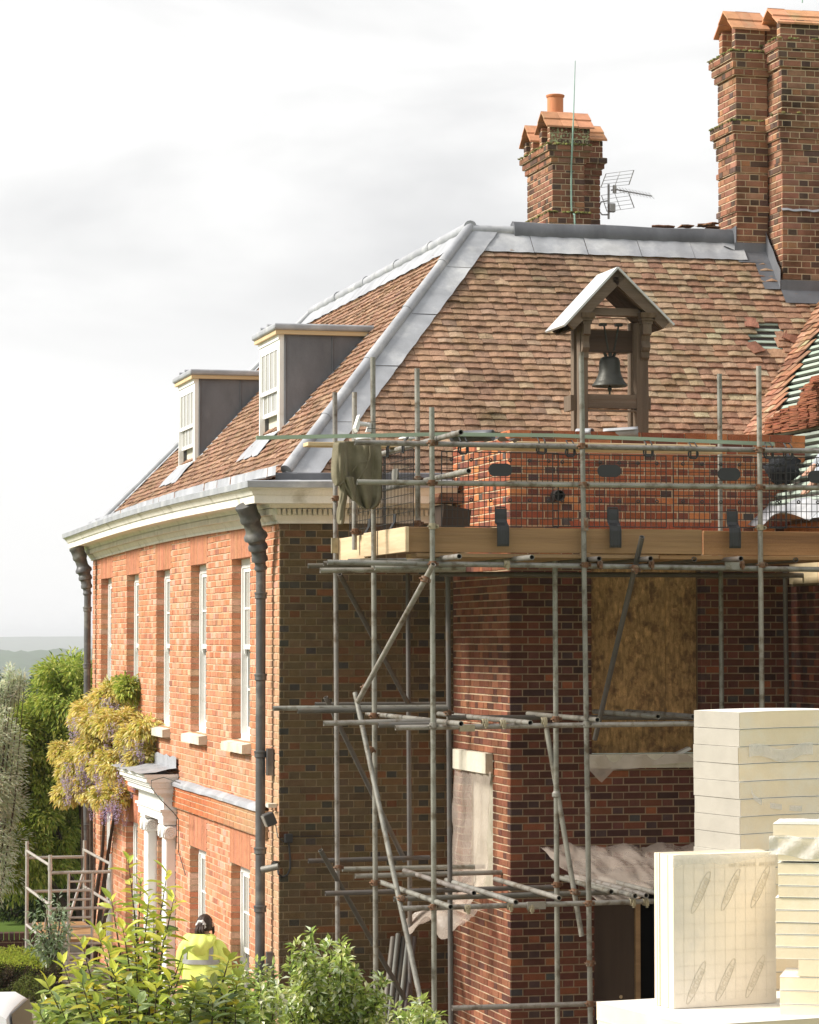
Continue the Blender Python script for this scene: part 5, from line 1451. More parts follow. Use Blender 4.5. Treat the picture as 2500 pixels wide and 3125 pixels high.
guard('black wire mesh guard in front of the black drain pipe stub', 1687, 2033, YG + 0.012, 1386, 1606, (1740, 1978), ((1869, 1554, 1672),), (1859, 1437))
guard('black wire mesh guard between the drain pipe guard and the thrown black jacket', 2055, 2400, YG, 1392, 1608, (2115, 2345), ((2233, 1560, 1674),), (2225, 1447))
guard('black wire mesh guard in front of the stripped wing roof', 2348, 2700, YG + 0.012, 1394, 1608, (2405, 2640), ((2580, 1560, 1674),), (2500, 1455))
# guards on the left return
def side_guard(label, ya, yb, X, zt, zb, ov):
    t = thing('brick_guard', label, 'mesh guard', (X, ya, zb), 'black mesh guards on the scaffold')
    P = lambda u, z: V((X, ya + u, zb + z))
    mb = MB(); wire_panel(mb, P, yb - ya, zt - zb, 22, 9); mb.build('wire_mesh', 'wire', t)
    mb = MB(); pts = [V((X - 0.012, ya + (yb - ya) * ov + (0.055 if math.cos(6.283 * i / 24) > 0 else -0.055) + 0.055 * math.cos(6.283 * i / 24), zb + (zt - zb) * 0.72 + 0.058 * math.sin(6.283 * i / 24))) for i in range(24)]
    mb.prism(pts, (0.012, 0, 0)); mb.build('clip_plate', 'galv', t, fixn=True)
    c = V((X, ya + (yb - ya) * ov, zb)); mb = MB(); pr = [(0.01, 0.16), (0.015, 0.09), (0.05, 0.03), (0.055, -0.02), (0.055, -0.15)]
    mb.grid([[V((X - p_[0], c.y + s, zb + p_[1])) for s in (-0.045, -0.02, 0.02, 0.045)] for p_ in pr])
    o = mb.build('toe_strap', 'plastic_black', t); s = o.modifiers.new('s', 'SOLIDIFY'); s.thickness = 0.008
    for q in (0.25, 0.75):
        c = V((X, ya + (yb - ya) * q, zt)); mb = MB(); mb.path([c + V((-.02, -.03, -.02)), c + V((-.02, -.03, .07)), c + V((.02, -.03, .12)), c + V((.02, .03, .12)), c + V((-.02, .03, .07)), c + V((-.02, .03, -.02)), c + V((-.02, -.03, -.02))], 0.008, 6); mb.build('hook', 'plastic_black', t)
XG = XT + 0.10
zgt, zgb = onY(1290, 1375, 25.0).z, c0.z - 0.015
side_guard('black wire mesh guard on the side return, nearest the front pole', 24.75, 25.95, XG, zgt, zgb, 0.55)
side_guard('black wire mesh guard on the side return, behind the hanging jacket', 25.85, 27.35, XG + 0.012, zgt - 0.0, zgb, 0.42)

# ================================================================== loose things on and under the scaffold
# long pale green batten laid along the rail
mb = MB()
bp = [onY(782, 1336, 24.78), onY(1342, 1325, 24.78), onY(1700, 1329, 24.78), onY(2362, 1355, 24.78)]
for i in range(3): mb.bar(bp[i], bp[i+1], 0.025, 0.034)
tag(mb.build('roof_batten', 'batten_x'), 'long pale green timber batten laid along the top guard rail', 'batten')
def loose_board(label, lo, hi, mt='pine', rotz=0.0):
    mb = MB(); h = (V(hi) - V(lo)) / 2; mb.ab(-h, h); o = mb.build('timber_plank', mt); o.location = (V(lo) + V(hi)) / 2; o.rotation_euler.z = rotz
    b = o.modifiers.new('b', 'BEVEL'); b.width = 0.004; b.segments = 1; return tag(o, label, 'plank')
p, q = onY(933, 1356, 26.3), onY(1130, 1356, 26.3)
loose_board('short pale plank end sticking out past the hanging jacket', (p.x, 26.2, p.z - 0.02), (q.x + 0.3, 26.42, p.z + 0.018))
p, q = onY(1560, 1354, 25.6), onY(2182, 1352, 25.6)
loose_board('long pale plank lying below the rolled lead sheets on the rail', (p.x, 25.55, p.z - 0.022), (q.x, 25.78, p.z + 0.018), rotz=0.03)
mb = MB(); mb.ab((p.x - 0.3, 25.62, p.z - 0.06), (p.x + 2.1, 25.72, p.z - 0.024)); tag(mb.build('timber_plank', 'pine'), 'narrow timber bearer under the long pale plank', 'plank')
# rolled lead and membrane on the parapet
def roll(label, mt, c, ax, L, r, loops=1.6, flap=0.0, t=(1, 1, 1), flat=1.0):
    """a sheet rolled into a loose spiral, open at both ends"""
    c, ax = V(c), V(ax).normalized(); up = V((0, 0, 1)); sd = ax.cross(up).normalized(); up = sd.cross(ax)
    pts = []; n = int(28 * loops)
    for i in range(n + 1):
        a = 6.28318 * loops * i / n; rr = r * (0.72 + 0.28 * i / n)
        pts.append(sd * rr * math.cos(a - 1.2) + up * (rr * math.sin(a - 1.2) * flat))
    last = pts[-1]
    for k in range(1, 6): pts.append(last + (sd * flap * k / 5) + up * (-0.25 * r * k / 5))
    mb = MB(); mb.grid([[c + p_ + ax * L * (j / 6 - 0.5) * (1 + 0.02 * math.sin(len(pts) * j)) for p_ in pts] for j in range(7)], t)
    o = mb.build('rolled_sheet', mt, smooth=True); s = o.modifiers.new('s', 'SOLIDIFY'); s.thickness = 0.004; o.name = 'rolled_sheet'
    return tag(o, label, 'rolled sheet')
roll('grey rolled lead sheet lying on the parapet under the bell', 'lead', onY(1895, 1320, 26.75), (0.9, -0.35, 0.05), 0.34, 0.075, 1.3, 0.05, flat=0.75)
roll('curled grey lead offcut behind the tall middle pole', 'lead', onY(1785, 1320, 26.75), (0.8, -0.6, 0), 0.16, 0.07, 0.75, 0.1, flat=0.6)
roll('dark grey roll of roofing membrane beside the front corner pole', 'lead_dark', onY(1442, 1330, 25.2), (0.75, -0.66, 0), 0.42, 0.052, 2.2, 0.12)
mb = MB(); nn = 14
rows_ = [[onY(1475, 1341, 25.25) + V((0.36 * i / nn + 0.0, 0.22 * j, 0.018 * math.sin(i * 1.1 + j) + 0.02 * (1 - abs(2 * i / nn - 1)))) for i in range(nn + 1)] for j in (0, 0.5, 1)]
mb.grid(rows_); tag(mb.build('membrane_sheet', 'plastic_black', smooth=True), 'crumpled black membrane sheet beside the dark roll', 'membrane')
# plastic bags and rags on the rail end
def rag(label, c, size, mt, cat='rag', seed=0, nm='crumpled_rag', flat=0.55):
    mb = MB(); n, m = 14, 9; rows_ = []
    for i in range(m + 1):
        th = math.pi * i / m; rw = []
        for j in range(n):
            ph = 6.28318 * j / n
            d = V((math.sin(th) * math.cos(ph), math.sin(th) * math.sin(ph), math.cos(th)))
            k = 1 + 0.55 * mnoise.noise(d * 1.6 + V((seed, 0, 0))) + 0.3 * mnoise.noise(d * 4 + V((seed, 3, 0)))
            rw.append(V(c) + V((d.x * size[0] * k, d.y * size[1] * k, d.z * size[2] * k * (flat if d.z < 0 else 1))))
        rows_.append(rw)
    mb.grid(rows_, close=True); return tag(mb.build(nm, mt, smooth='all'), label, cat)
rag('white crumpled plastic tucked behind the jacket on the rail', onY(1110, 1339, 25.9), (0.09, 0.06, 0.03), 'plastic_white', seed=1)
rag('white crumpled rag on the side guard rail', onY(1245, 1338, 25.5), (0.07, 0.05, 0.03), 'plastic_white', seed=2)
rag('small white cloth bundle on the parapet beside the bell turret', onY(1985, 1335, 26.8), (0.10, 0.06, 0.035), 'plastic_white', seed=3)
# white floodlight-like bracket tied to the pole
fl = thing('site_light', 'white plastic work light tied to the scaffold pole over the hip', 'work light', onY(1105, 1310, 25.75))
S = lambda x, y, d=0: onY(x, y, 25.7 + d)
mb = MB(); mb.prism([S(1085, 1305, -.1), S(1098, 1265, -.1), S(1099, 1300, -.1), S(1092, 1318, -.1)], (0.0, 0.12, 0)); mb.build('head', 'plastic_white', fl, fixn=True)
mb = MB(); mb.path([S(1098, 1293), S(1126, 1296)], 0.022, 12); mb.build('arm', 'plastic_white', fl, smooth=True)
mb = MB(); mb.prism([S(1128, 1290), S(1134, 1290), S(1134, 1318), S(1118, 1318)], (0, 0.05, 0)); mb.build('bracket', 'plastic_white', fl, fixn=True)
mb = MB(); mb.path([S(1120, 1289, -.06), S(1160, 1285, -.06)], 0.003, 5); mb.path([S(1120, 1308, -.06), S(1158, 1307, -.06)], 0.003, 5); mb.build('cable_tie', 'plastic_black', fl)

# hanging work jacket
def jacket(label):
    t = thing('work_jacket', label, 'jacket', onY(1085, 1350, 25.3))
    Y = 25.45
    # panels as dense cloth grids draped over the rail, outline in photo pixels (left edge, right edge) by row
    def cloth(nm, rows_px, seed, depth=0.05, n=22, folds=3.0, amp=0.035, dy=0.0):
        mb = MB(); rws = []
        for k, (y, xl, xr) in enumerate(rows_px):
            rw = []
            for i in range(n + 1):
                f = i / n; x = xl + (xr - xl) * f
                fo = math.sin(f * folds * 6.28 + seed + k * 0.30 + 1.2 * mnoise.noise(V((f * 2, k * .25, seed)))) * amp * min(1, 0.35 + k * 0.12) + 0.05 * mnoise.noise(V((f * 6, k * 0.45, seed))) + 0.022 * mnoise.noise(V((f * 14 + k * .5, k * 0.9, seed + 5)))
                edge = -depth * (1 - (2 * f - 1) ** 2) 
                rw.append(onY(x, y, Y + dy + fo + edge))
            rws.append(rw)
        # subdivide rows smoothly
        mb.grid(rws); o = mb.build(nm, 'cloth_olive', t, smooth='all')
        s = o.modifiers.new('u', 'SUBSURF'); s.levels = 1; s.render_levels = 1
        s = o.modifiers.new('s', 'SOLIDIFY'); s.thickness = 0.006
    cloth('body', [(1346, 1022, 1160), (1352, 1017, 1163), (1365, 1016, 1164), (1385, 1016, 1165), (1405, 1016, 1165), (1425, 1018, 1165), (1445, 1020, 1165), (1465, 1024, 1164), (1485, 1040, 1164), (1505, 1062, 1164), (1520, 1075, 1163), (1532, 1088, 1160), (1545, 1096, 1152), (1553, 1112, 1140)], 0.4, folds=2.3)
    cloth('sleeve', [(1350, 1020, 1058), (1370, 1016, 1058), (1400, 1014, 1060), (1430, 1012, 1062), (1455, 1012, 1060), (1470, 1016, 1060), (1478, 1022, 1044), (1482, 1024, 1038)], 2.0, depth=0.10, n=12, folds=1.2, amp=0.02, dy=-0.05)
    cloth('sleeve', [(1470, 1030, 1062), (1490, 1036, 1060), (1510, 1036, 1060), (1530, 1034, 1056), (1555, 1030, 1052), (1575, 1028, 1052), (1592, 1030, 1050), (1600, 1033, 1046)], 4.0, depth=0.08, n=12, folds=1.0, amp=0.015, dy=-0.03)
    cloth('hem_flap', [(1455, 1030, 1080), (1475, 1040, 1082), (1490, 1048, 1085), (1505, 1058, 1086), (1518, 1068, 1085), (1528, 1078, 1083)], 6.0, depth=0.06, n=12, folds=1.4, amp=0.02, dy=-0.06)
    mb = MB()
    mb.path([onY(1040, 1348, Y - .09), onY(1042, 1390, Y - .11), onY(1047, 1430, Y - .11), onY(1058, 1462, Y - .10)], 0.004, 5); mb.path([onY(1075, 1440, Y - .08), onY(1095, 1412, Y - .09), onY(1125, 1406, Y - .09)], 0.004, 5); mb.path([onY(1128, 1350, Y - .08), onY(1130, 1390, Y - .09), onY(1118, 1430, Y - .10), onY(1090, 1465, Y - .10)], 0.004, 5)
    mb.build('seam', 'cloth_olive', t)
jacket('olive fleece work jacket hung over the end of the guard rails')
# timber box behind the corner guard
p0, p1 = onY(1345, 1605, 25.6), onY(1440, 1560, 25.6)
mb = MB(); mb.prism([onY(1348, 1606, 25.6), onY(1434, 1606, 25.6), onY(1439, 1556, 25.6), onY(1356, 1538, 25.6)], (0, 0.4, 0)); tag(mb.build('timber_box', 'ply_dark', fixn=True), 'old dark brown timber box on the scaffold deck', 'box')
for j in range(5):
    mb = MB(); p = onY(1350 + 2 * j, 1531 - j * 6, 25.65 + 0.02 * j); mb.ab((p.x - 0.05, p.y, p.z - 0.008), (p.x + 0.19, p.y + 0.3, p.z + 0.008), jit((0.33, 0.16, 0.1), 0.2)); tag(mb.build('roof_tile', 'tile'), 'old clay tile stacked on top of the dark timber box', 'roof tile', 'tiles on the timber box')
# bundle of tubes leaning on the side wall
for j in range(5):
    a = onY(1200 + j * 16, 2862 - (j % 2) * 10, 28.6); b = onY(1168 + j * 15, 3150, 28.0); d = (b - a); b = a + d * ((0.02 - a.z) / d.z)
    mb = MB(); mb.pipe(a, b, 0.03, t=jit((1, 1, 1), .2)); tag(mb.build('spare_tube', 'galv_dark', smooth=True), 'spare scaffold tube leaning in the bundle against the dark side wall', 'scaffold tube', 'spare tubes leaning on the wall')
# polythene over the bay's left window
def sheet(label, fn, nu, nv, mt, nm='plastic_sheet'):
    mb = MB(); mb.grid([[fn(i / nu, j / nv) for i in range(nu + 1)] for j in range(nv + 1)])
    return tag(mb.build(nm, mt, smooth='all'), label, 'plastic sheet')
def f1(u, v):
    y = YS - 0.26 - 1.36 * u - 0.10 * max(0, v - .8) * (u - .3)
    z = 3.45 - 1.35 * v
    return V((XB - 0.05 - 0.012 * math.sin(u * 31 + v * 4) - 0.02 * math.sin(u * 12 + v * 9) * v - 0.05 * v - 0.22 * max(0, v - 0.8) * 3 * (0.4 + u) - 0.03 * mnoise.noise(V((u * 6, v * 7, 1))), y, z + 0.10 * mnoise.noise(V((u * 5, 0, v))) * max(0, v - .7)))
sheet('translucent plastic sheet hanging over the window in the bay side', f1, 26, 26, 'poly')
def f2(u, v):
    return V((XB - 0.12 - 0.55 * v + 0.2 * v * u, YS - 0.5 - 1.15 * u + 0.05 * math.sin(9 * v), 2.10 - 0.10 * v - 0.22 * v * v * (0.5 + 0.5 * math.sin(u * 9)) + 0.05 * mnoise.noise(V((u * 5, v * 5, 2)))))
sheet('crumpled clear plastic draped over the tubes below the covered side window', f2, 22, 12, 'poly')
pa, pb = onY(1647, 2587, YB_ - 0.02), onY(2160, 2577, YB_ - 0.02)
def f3(u, v):
    x = pa.x + (pb.x - pa.x) * u + 0.25 * v * (1 - u)
    return V((x, YB_ - 0.015 - 1.1 * v, pa.z + 0.01 - 0.40 * v - 0.06 * math.sin(u * 8 + 1) * v + 0.012 * math.sin(u * 40) * v + 0.05 * mnoise.noise(V((u * 9, v * 5, 4))) + 0.02 * mnoise.noise(V((u * 30 + v * 9, v * 12, 9)))))
sheet('brownish clear plastic sheet pinned over the doorway and spread on the tubes', f3, 70, 26, 'poly')
def f4(u, v):
    return V((O1X0 - 0.10 + (O1X1 - O1X0 + 0.2) * u, YB_ - 0.06 - 0.02 * math.sin(u * 20) - 0.03 * v, O1Z0 + 0.01 - 0.11 * v - 0.03 * math.sin(u * 6) * v - (0.14 * v * max(0, 1 - abs(u - 0.12) * 9))))
sheet('clear plastic wrapped round the sill of the boarded window', f4, 40, 6, 'poly')
mb = MB(); p = onY(2075, 2297, YB_ + 0.02); mb.box(p, V((0.10, 0, 0.045)), (0, 0.04, 0), V((-0.01, 0, 0.012))); tag(mb.build('rubble_piece', 'plastic_white'), 'pale slab offcut lying on the boarded window sill', 'offcut')

# ================================================================== things on the wing roof
stackn = 0
def tile_stack(label, px_, py_, Y, n, lean=0.0, t0=(0.27, 0.105, 0.058), side=1):
    p = onY(px_, py_, Y); t = thing('tile_stack', label, 'tile stack', p, 'stacks of tiles on the stripped roof')
    sh = None
    for k in range(n):
        mb = MB(); mb.ab((-0.083, -0.13, -0.007), (0.083, 0.13, 0.007), jit(t0, 0.22, 0.08))
        o = mb.build('tile', 'tile', None); o.parent = t
        o.location = (lean * k * 0.012 + R.uniform(-0.012, 0.012), R.uniform(-0.015, 0.015), 0.010 + k * 0.0165); o.rotation_euler = (R.uniform(-.02, .02), -0.10 + R.uniform(-.04, .04), R.uniform(-0.12, 0.12))
# stacks stand on the battens, each on the roof plane
specs = [(2368, 1322, 10), (2395, 1318, 13), (2420, 1316, 15), (2446, 1312, 16), (2474, 1308, 19), (2502, 1300, 22), (2380, 1300, 6), (2440, 1285, 5), (2490, 1230, 13), (2512, 1210, 14), (2475, 1215, 7)]
names = ['lowest on the battens, beside the parapet end', 'second from the parapet end in the lower row', 'third from the parapet end in the lower row', 'fourth from the parapet end in the lower row', 'fifth from the parapet end in the lower row', 'sixth and tallest of the lower row', 'short one behind the stack at the parapet end', 'short one resting among the lower row', 'tall one higher up the battens', 'tallest of the pair higher up the battens', 'short one beside the pair higher up']
for (px_, py_, n), nm_ in zip(specs, names):
    dr = ray(px_, py_); kk = (NF.dot(V((XW, 0, Z0))) + 0.036 - NF.dot(CAM)) / NF.dot(dr); p = CAM + dr * kk
    tile_stack('stack of red clay tiles, ' + nm_, px_, py_, p.y, n)
# black jacket thrown over the batten ends
rag('black jacket thrown down on the stripped battens behind the mesh', onY(2390, 1432, 26.35), (0.17, 0.14, 0.14), 'cloth_black', 'jacket', 5, 'black_jacket', 0.9)
# lead sheet lapped over the wing eaves
def f5(u, v):
    return V((XW - 0.22 - 0.26 * v + 0.03 * math.sin(u * 9), 26.68 - 1.6 * u, wz(XW - 0.22) + 0.03 - 0.20 * v - 0.05 * math.sin(u * 7 + 0.6) * v))
mb = MB(); mb.grid([[f5(i / 20, j / 6) for i in range(21)] for j in range(7)]); o = mb.build('lead_sheet', 'lead', smooth='all'); s = o.modifiers.new('s', 'SOLIDIFY'); s.thickness = 0.004
tag(o, 'pale grey lead sheet bent over the wing eaves behind the mesh', 'lead sheet')
# wall fittings near the house corner
fl = thing('security_light', 'dark security floodlight on the brick corner above the black junction box', 'floodlight', onX(815, 2500, XF - 0.05))
q = onX(822, 2500, XF - 0.13)
mb = MB(); mb.box(q, (0.05, 0, 0.02), (0, 0.075, 0), (-0.025, 0, 0.06)); o = mb.build('housing', 'floodlight', fl); b = o.modifiers.new('b', 'BEVEL'); b.width = .012; b.segments = 2
mb = MB(); mb.box(q + V((-0.052, 0, -0.024)), (0.004, 0, 0.002), (0, 0.065, 0), (-0.022, 0, 0.052)); mb.build('lens', 'glass_pale', fl)
mb = MB(); mb.box(onX(828, 2458, XF - 0.05), (0.045, 0, 0), (0, 0.07, 0), (0, 0, 0.02)); mb.build('cap', 'stone', fl)
mb = MB(); mb.path([q + V((0.03, -0.05, -0.02)), onX(842, 2520, XF - 0.02), onX(848, 2555, XF - 0.02), onY(868, 2570, YS - 0.02)], 0.006, 6); mb.build('cable', 'floodlight', fl)
jb = thing('junction_box', 'black junction box with a looping cable on the dark side wall', 'junction box', onY(880, 2555, YS))
a = onY(868, 2545, YS - 0.03); b_ = onY(892, 2572, YS - 0.03)
mb = MB(); mb.ab((a.x, YS - 0.07, b_.z), (b_.x, YS - 0.003, a.z)); o = mb.build('box', 'plastic_black', jb); b = o.modifiers.new('b', 'BEVEL'); b.width = .008; b.segments = 2
mb = MB(); mb.path([onY(882, 2572, YS - .03), onY(886, 2620, YS - .02), onY(886, 2650, YS - .02), onY(877, 2670, YS - .02), onY(862, 2677, YS - .02), onX(850, 2668, XF - .02), onX(846, 2640, XF - .02)], 0.010, 8); mb.path([onY(892, 2553, YS - .015), onY(950, 2552, YS - .015), onY(1110, 2551, YS - .015)], 0.004, 5); mb.build('cable', 'plastic_black', jb, smooth=True)
cm = thing('security_camera', 'small grey security camera on the brick corner below the floodlight', 'camera', onX(840, 2630, XF - .02))
mb = MB(); q = onX(838, 2632, XF - 0.10); mb.path([onX(848, 2632, XF - .01), q, q + V((-0.03, 0.02, -0.04))], 0.016, 8); mb.build('bracket', 'floodlight', cm)
mb = MB(); q = q + V((-0.03, 0.02, -0.05)); mb.path([q + V((0.07, -0.03, 0.01)), q + V((-0.09, 0.05, -0.03))], 0.035, 12); mb.build('housing', 'galv', cm, smooth=True)
# loose wire over the door cornice
mb = MB(); mb.path([onX(550, 2390, XF - .35), onX(500, 2372, XF - .42), onX(462, 2382, XF - .45), onX(462, 2405, XF - .46), onX(490, 2440, XF - .40), onX(530, 2480, XF - .25), onX(545, 2500, XF - .1), onX(545, 2600, XF - .03), onX(566, 2670, XF - .03)], 0.006, 6)
tag(mb.build('loose_cable', 'floodlight', smooth=True), 'thin grey cable trailing over the white door cornice', 'cable')
# ================================================================== insulation boards
A10 = rad(10)
E1, E2 = V((math.cos(A10), math.sin(A10), 0)), V((-math.sin(A10), math.cos(A10), 0))
ORD = ['topmost', 'second', 'third', 'fourth', 'fifth', 'sixth', 'seventh', 'eighth', 'ninth', 'tenth', 'eleventh', 'twelfth', 'thirteenth', 'fourteenth', 'fifteenth', 'sixteenth', 'seventeenth', 'eighteenth', 'nineteenth', 'twentieth', 'twenty-first', 'twenty-second', 'twenty-third', 'twenty-fourth', 'twenty-fifth', 'twenty-sixth', 'twenty-seventh', 'twenty-eighth', 'twenty-ninth', 'thirtieth', 'thirty-first', 'thirty-second', 'thirty-third']
def board(label, c, w, d, h, group, e1=E1, e2=E2, sag=0.0, rot=0.0, core=(1, 1, 1), endwrap=False):
    """one insulation board, c = middle of its underside: foam core between two foil facings"""
    t = thing('insulation_board', label, 'insulation board', c, group); core = jit((0.97, 0.97, 0.97), 0.05, 0.008)
    ca, sa = math.cos(rot), math.sin(rot); e1, e2 = e1 * ca + e2 * sa, e2 * ca - e1 * sa
    n = 8
    for nm, z0, z1, mt, ov in (('foam_core', 0.004, h - 0.004, 'foam', 0.0), ('facing', h - 0.004, h, 'foam_top', 0.002), ('facing', 0.0, 0.004, 'foam_top', 0.002)):
        mb = MB(); rows_ = []
        for i in range(n + 1):
            u = -w / 2 - ov + (w + 2 * ov) * i / n; dz = -sag * (2 * u / w) ** 2
            rows_.append([V(c) + e1 * u + e2 * s * (d / 2 + ov) + V((0, 0, z + dz)) for s, z in ((-1, z0), (-1, z1), (1, z1), (1, z0))])
        mb.grid(rows_, core, close=True); mb.poly(rows_[0], core); mb.poly(rows_[-1], core)
        mb.build(nm, mt, t, fixn=True)
    if endwrap:
        mb = MB(); o = V(c) - e1 * (w / 2 + 0.003) + V((0, 0, -sag)); mb.poly([o - e2 * d / 2, o + e2 * d / 2, o + e2 * d / 2 + V((0, 0, h)), o - e2 * d / 2 + V((0, 0, h))]); mb.build('end_wrap', 'foil_grey', t)
    return t
ZT = 1.97                                              # top of the base stack
# base stack
c0 = onZ(1822, 3056, ZT)
bw, bd = 2.4, 1.5
cb = c0 + E1 * (bw / 2) - E2 * (bd / 2)
nL = 13; hb = (ZT - 0.15) / nL
pal = thing('pallet', 'timber pallet under the base stack of cream insulation boards', 'pallet', (cb.x, cb.y, 0))
for k in range(7):
    mb = MB(); c = V((cb.x, cb.y, 0.137)) + E2 * (-bd / 2 + 0.1 + k * (bd - 0.2) / 6); mb.box(c, E1 * bw / 2, E2 * 0.05, (0, 0, 0.011)); mb.build('slat', 'board', pal)
for k in (-1, 0, 1):
    mb = MB(); c = V((cb.x, cb.y, 0.066)) + E1 * k * (bw / 2 - 0.1); mb.box(c, E1 * 0.05, E2 * bd / 2, (0, 0, 0.059)); mb.build('bearer', 'board', pal)
for k in range(nL):
    board('%s cream insulation board from the top of the base stack' % ORD[k].capitalize() if k else 'Topmost board of the base stack, carrying the upright pack', V((cb.x, cb.y, ZT - hb * (k + 1))) + E1 * R.uniform(-.01, .01), bw, bd, hb - 0.0035, 'boards of the base stack')
# second base stack behind, carrying the tall stack
cor = onD(2258, 2400, 22.9)
w1, d1 = 1.3, 0.73
ct = V((cor.x, cor.y, 0)) + E1 * (w1 / 2) + E2 * (d1 / 2)
ztop = onD(2255, 2168, 22.9).z
lay1 = 53.3 / FPX * 22.9
nt1 = int(ztop / lay1)
zbase = ztop - nt1 * lay1
for k in range(nt1):
    board('%s board from the top of the tall cream stack behind the upright pack' % ORD[k].capitalize(), V((ct.x, ct.y, ztop - lay1 * (k + 1))) + E1 * R.uniform(-.008, .008) + E2 * R.uniform(-.01, .01), w1, d1, lay1 - 0.004, 'boards of the tall stack', sag=0.012, rot=R.uniform(-.008, .008), endwrap=True)
# plastic wrap remnants on the tall stack
def f6(u, v): return cor + E1 * (0.08 + 0.6 * u) - E2 * (0.012 + 0.006 * math.sin(u * 20)) + V((0, 0, ztop - cor.z - 0.30 - 0.10 * v + 0.10 * (u - .5) ** 2 + 0.02 * math.sin(u * 9)))
sheet('torn strip of clear wrap across the tall stack of boards', f6, 24, 3, 'poly_white')
def f7(u, v): return cor + E1 * (0.10 + 0.5 * u) - E2 * (0.012 + 0.006 * math.sin(u * 17)) + V((0, 0, ztop - cor.z - 0.62 - 0.28 * math.sqrt(u) + 0.12 * u - 0.045 * v))
sheet('thin curling strip of clear wrap low on the tall stack', f7, 24, 3, 'poly_white')
# front right stack
cf = onD(2362, 2800, 21.25)
wf, df = 1.4, 0.60
as_ = A10 - rad(36); E1s, E2s = V((math.cos(as_), math.sin(as_), 0)), V((-math.sin(as_), math.cos(as_), 0))
cc = V((cf.x, cf.y, 0)) + E1s * (wf / 2) + E2s * (df / 2)
def zat(y): return onD(2362, y, 21.25).z
lv = [2513, 2556, 2632, 2668, 2702, 2738, 2776, 2814, 2850, 2888, 2925]
for k in range(len(lv) - 1):
    off = 0.0 if k == 0 else (0.035 if k < 5 else 0.015)
    zt_, zb_ = zat(lv[k]), zat(lv[k + 1])
    if k == 1: zb_ = zat(2628)
    board('%s board of the plastic-wrapped stack beside the upright pack' % ORD[k].capitalize(), V((cc.x, cc.y, zb_)) + E1s * off + E2s * R.uniform(-.004, .004), wf, df, zt_ - zb_ - 0.0035, 'boards of the wrapped stack', E1s, E2s, rot=R.uniform(-.01, .004))
zsp = zat(2925)
for k, (ya, yb) in enumerate(((2978, 3020), (3020, 3062), (3062, 3098))):
    board('%s board of the low pile under the bearers of the wrapped stack' % ORD[k].capitalize(), V((cc.x, cc.y, zat(yb))) + E1s * 0.045, wf, df, zat(ya) - zat(yb) - 0.0035, 'boards of the low pile', E1s, E2s, rot=-0.01)
for k in range(2):
    mb = MB(); c = V((cc.x, cc.y, (zsp + zat(2978)) / 2)) + E1s * (-0.42 + k * 0.8); hz = (zsp - zat(2978)) / 2 - 0.001
    mb.box(c, E1s * 0.10, E2s * (df / 2), (0, 0, hz)); tag(mb.build('foam_bearer', 'foam'), ['cream foam bearer block under the wrapped stack beside the upright pack', 'cream foam bearer block under the far end of the wrapped stack'][k], 'bearer block')
zl = zat(3098)
k = 0
while zl > ZT + 0.03 or k == 0:
    h_ = min(0.09, zl - ZT - 0.001)
    if h_ < 0.01: break
    board('bottom board under the low pile of the wrapped stack', V((cc.x, cc.y, zl - h_)) + E1s * 0.05, wf, df, h_ - 0.001, 'boards of the low pile', E1s, E2s); zl -= h_; k += 1
def f8(u, v):
    a = v * 1.0
    return cf + E1s * (-0.03 + 0.75 * u) - E2s * (0.02 + 0.012 * math.sin(u * 23 + v * 5)) + V((0, 0, zat(2556) - cf.z + 0.01 - (0.14 * v) - 0.05 * u * v + 0.01 * math.sin(u * 13)))
sheet('white plastic wrap bunched round the top of the wrapped stack', f8, 30, 6, 'poly_white')
def f8b(u, v): return cf + E1s * (0.02 + 0.9 * u) + E2s * (0.38 * v) + V((0, 0, zat(2513) - cf.z + 0.012 + 0.018 * mnoise.noise(V((u * 9, v * 5, 7)))))
sheet('white plastic lying over the top board of the wrapped stack', f8b, 26, 8, 'poly_white')
# upright pack of thin boards
pf = onZ(2057, 3079, ZT)
wu, hu = 0.90, onD(2057, 2612, (pf - CAM).dot(_f)).z - ZT
e1u, e2u = E1, E2
ths = [0.085, 0.075, 0.055, 0.03, 0.035, 0.03]
off = 0.0
for k, th in enumerate(ths):
    t = thing('insulation_board', 'front printed board of the upright pack of insulation' if k == 0 else '%s board back in the upright pack of insulation' % ORD[k].capitalize(), 'insulation board', pf + e2u * off, 'boards of the upright pack')
    base = pf + e2u * (off + 0.001) + e1u * (R.uniform(-0.008, 0.006) if k else 0)
    top = hu + (R.uniform(-0.004, 0.008) if k else 0)
    mb = MB(); mb.prism([base, base + e1u * wu, base + e1u * wu + V((0, 0, top)), base + V((0, 0, top))], e2u * (th - 0.007), jit((1, 1, 1), .04, .008)); mb.build('foam_core', 'foam', t, fixn=True)
    mb = MB(); f0 = base - e2u * 0.0015
    mb.grid([[f0 + e1u * (wu * i / 16) + V((0, 0, top * j / 20)) + e2u * (0.0007 * mnoise.noise(V((i * .7, j * .7, k)))) for i in range(17)] for j in range(21)]); mb.build('facing', 'foil', t, smooth='all')
    if k == 0: front = t
    off += th
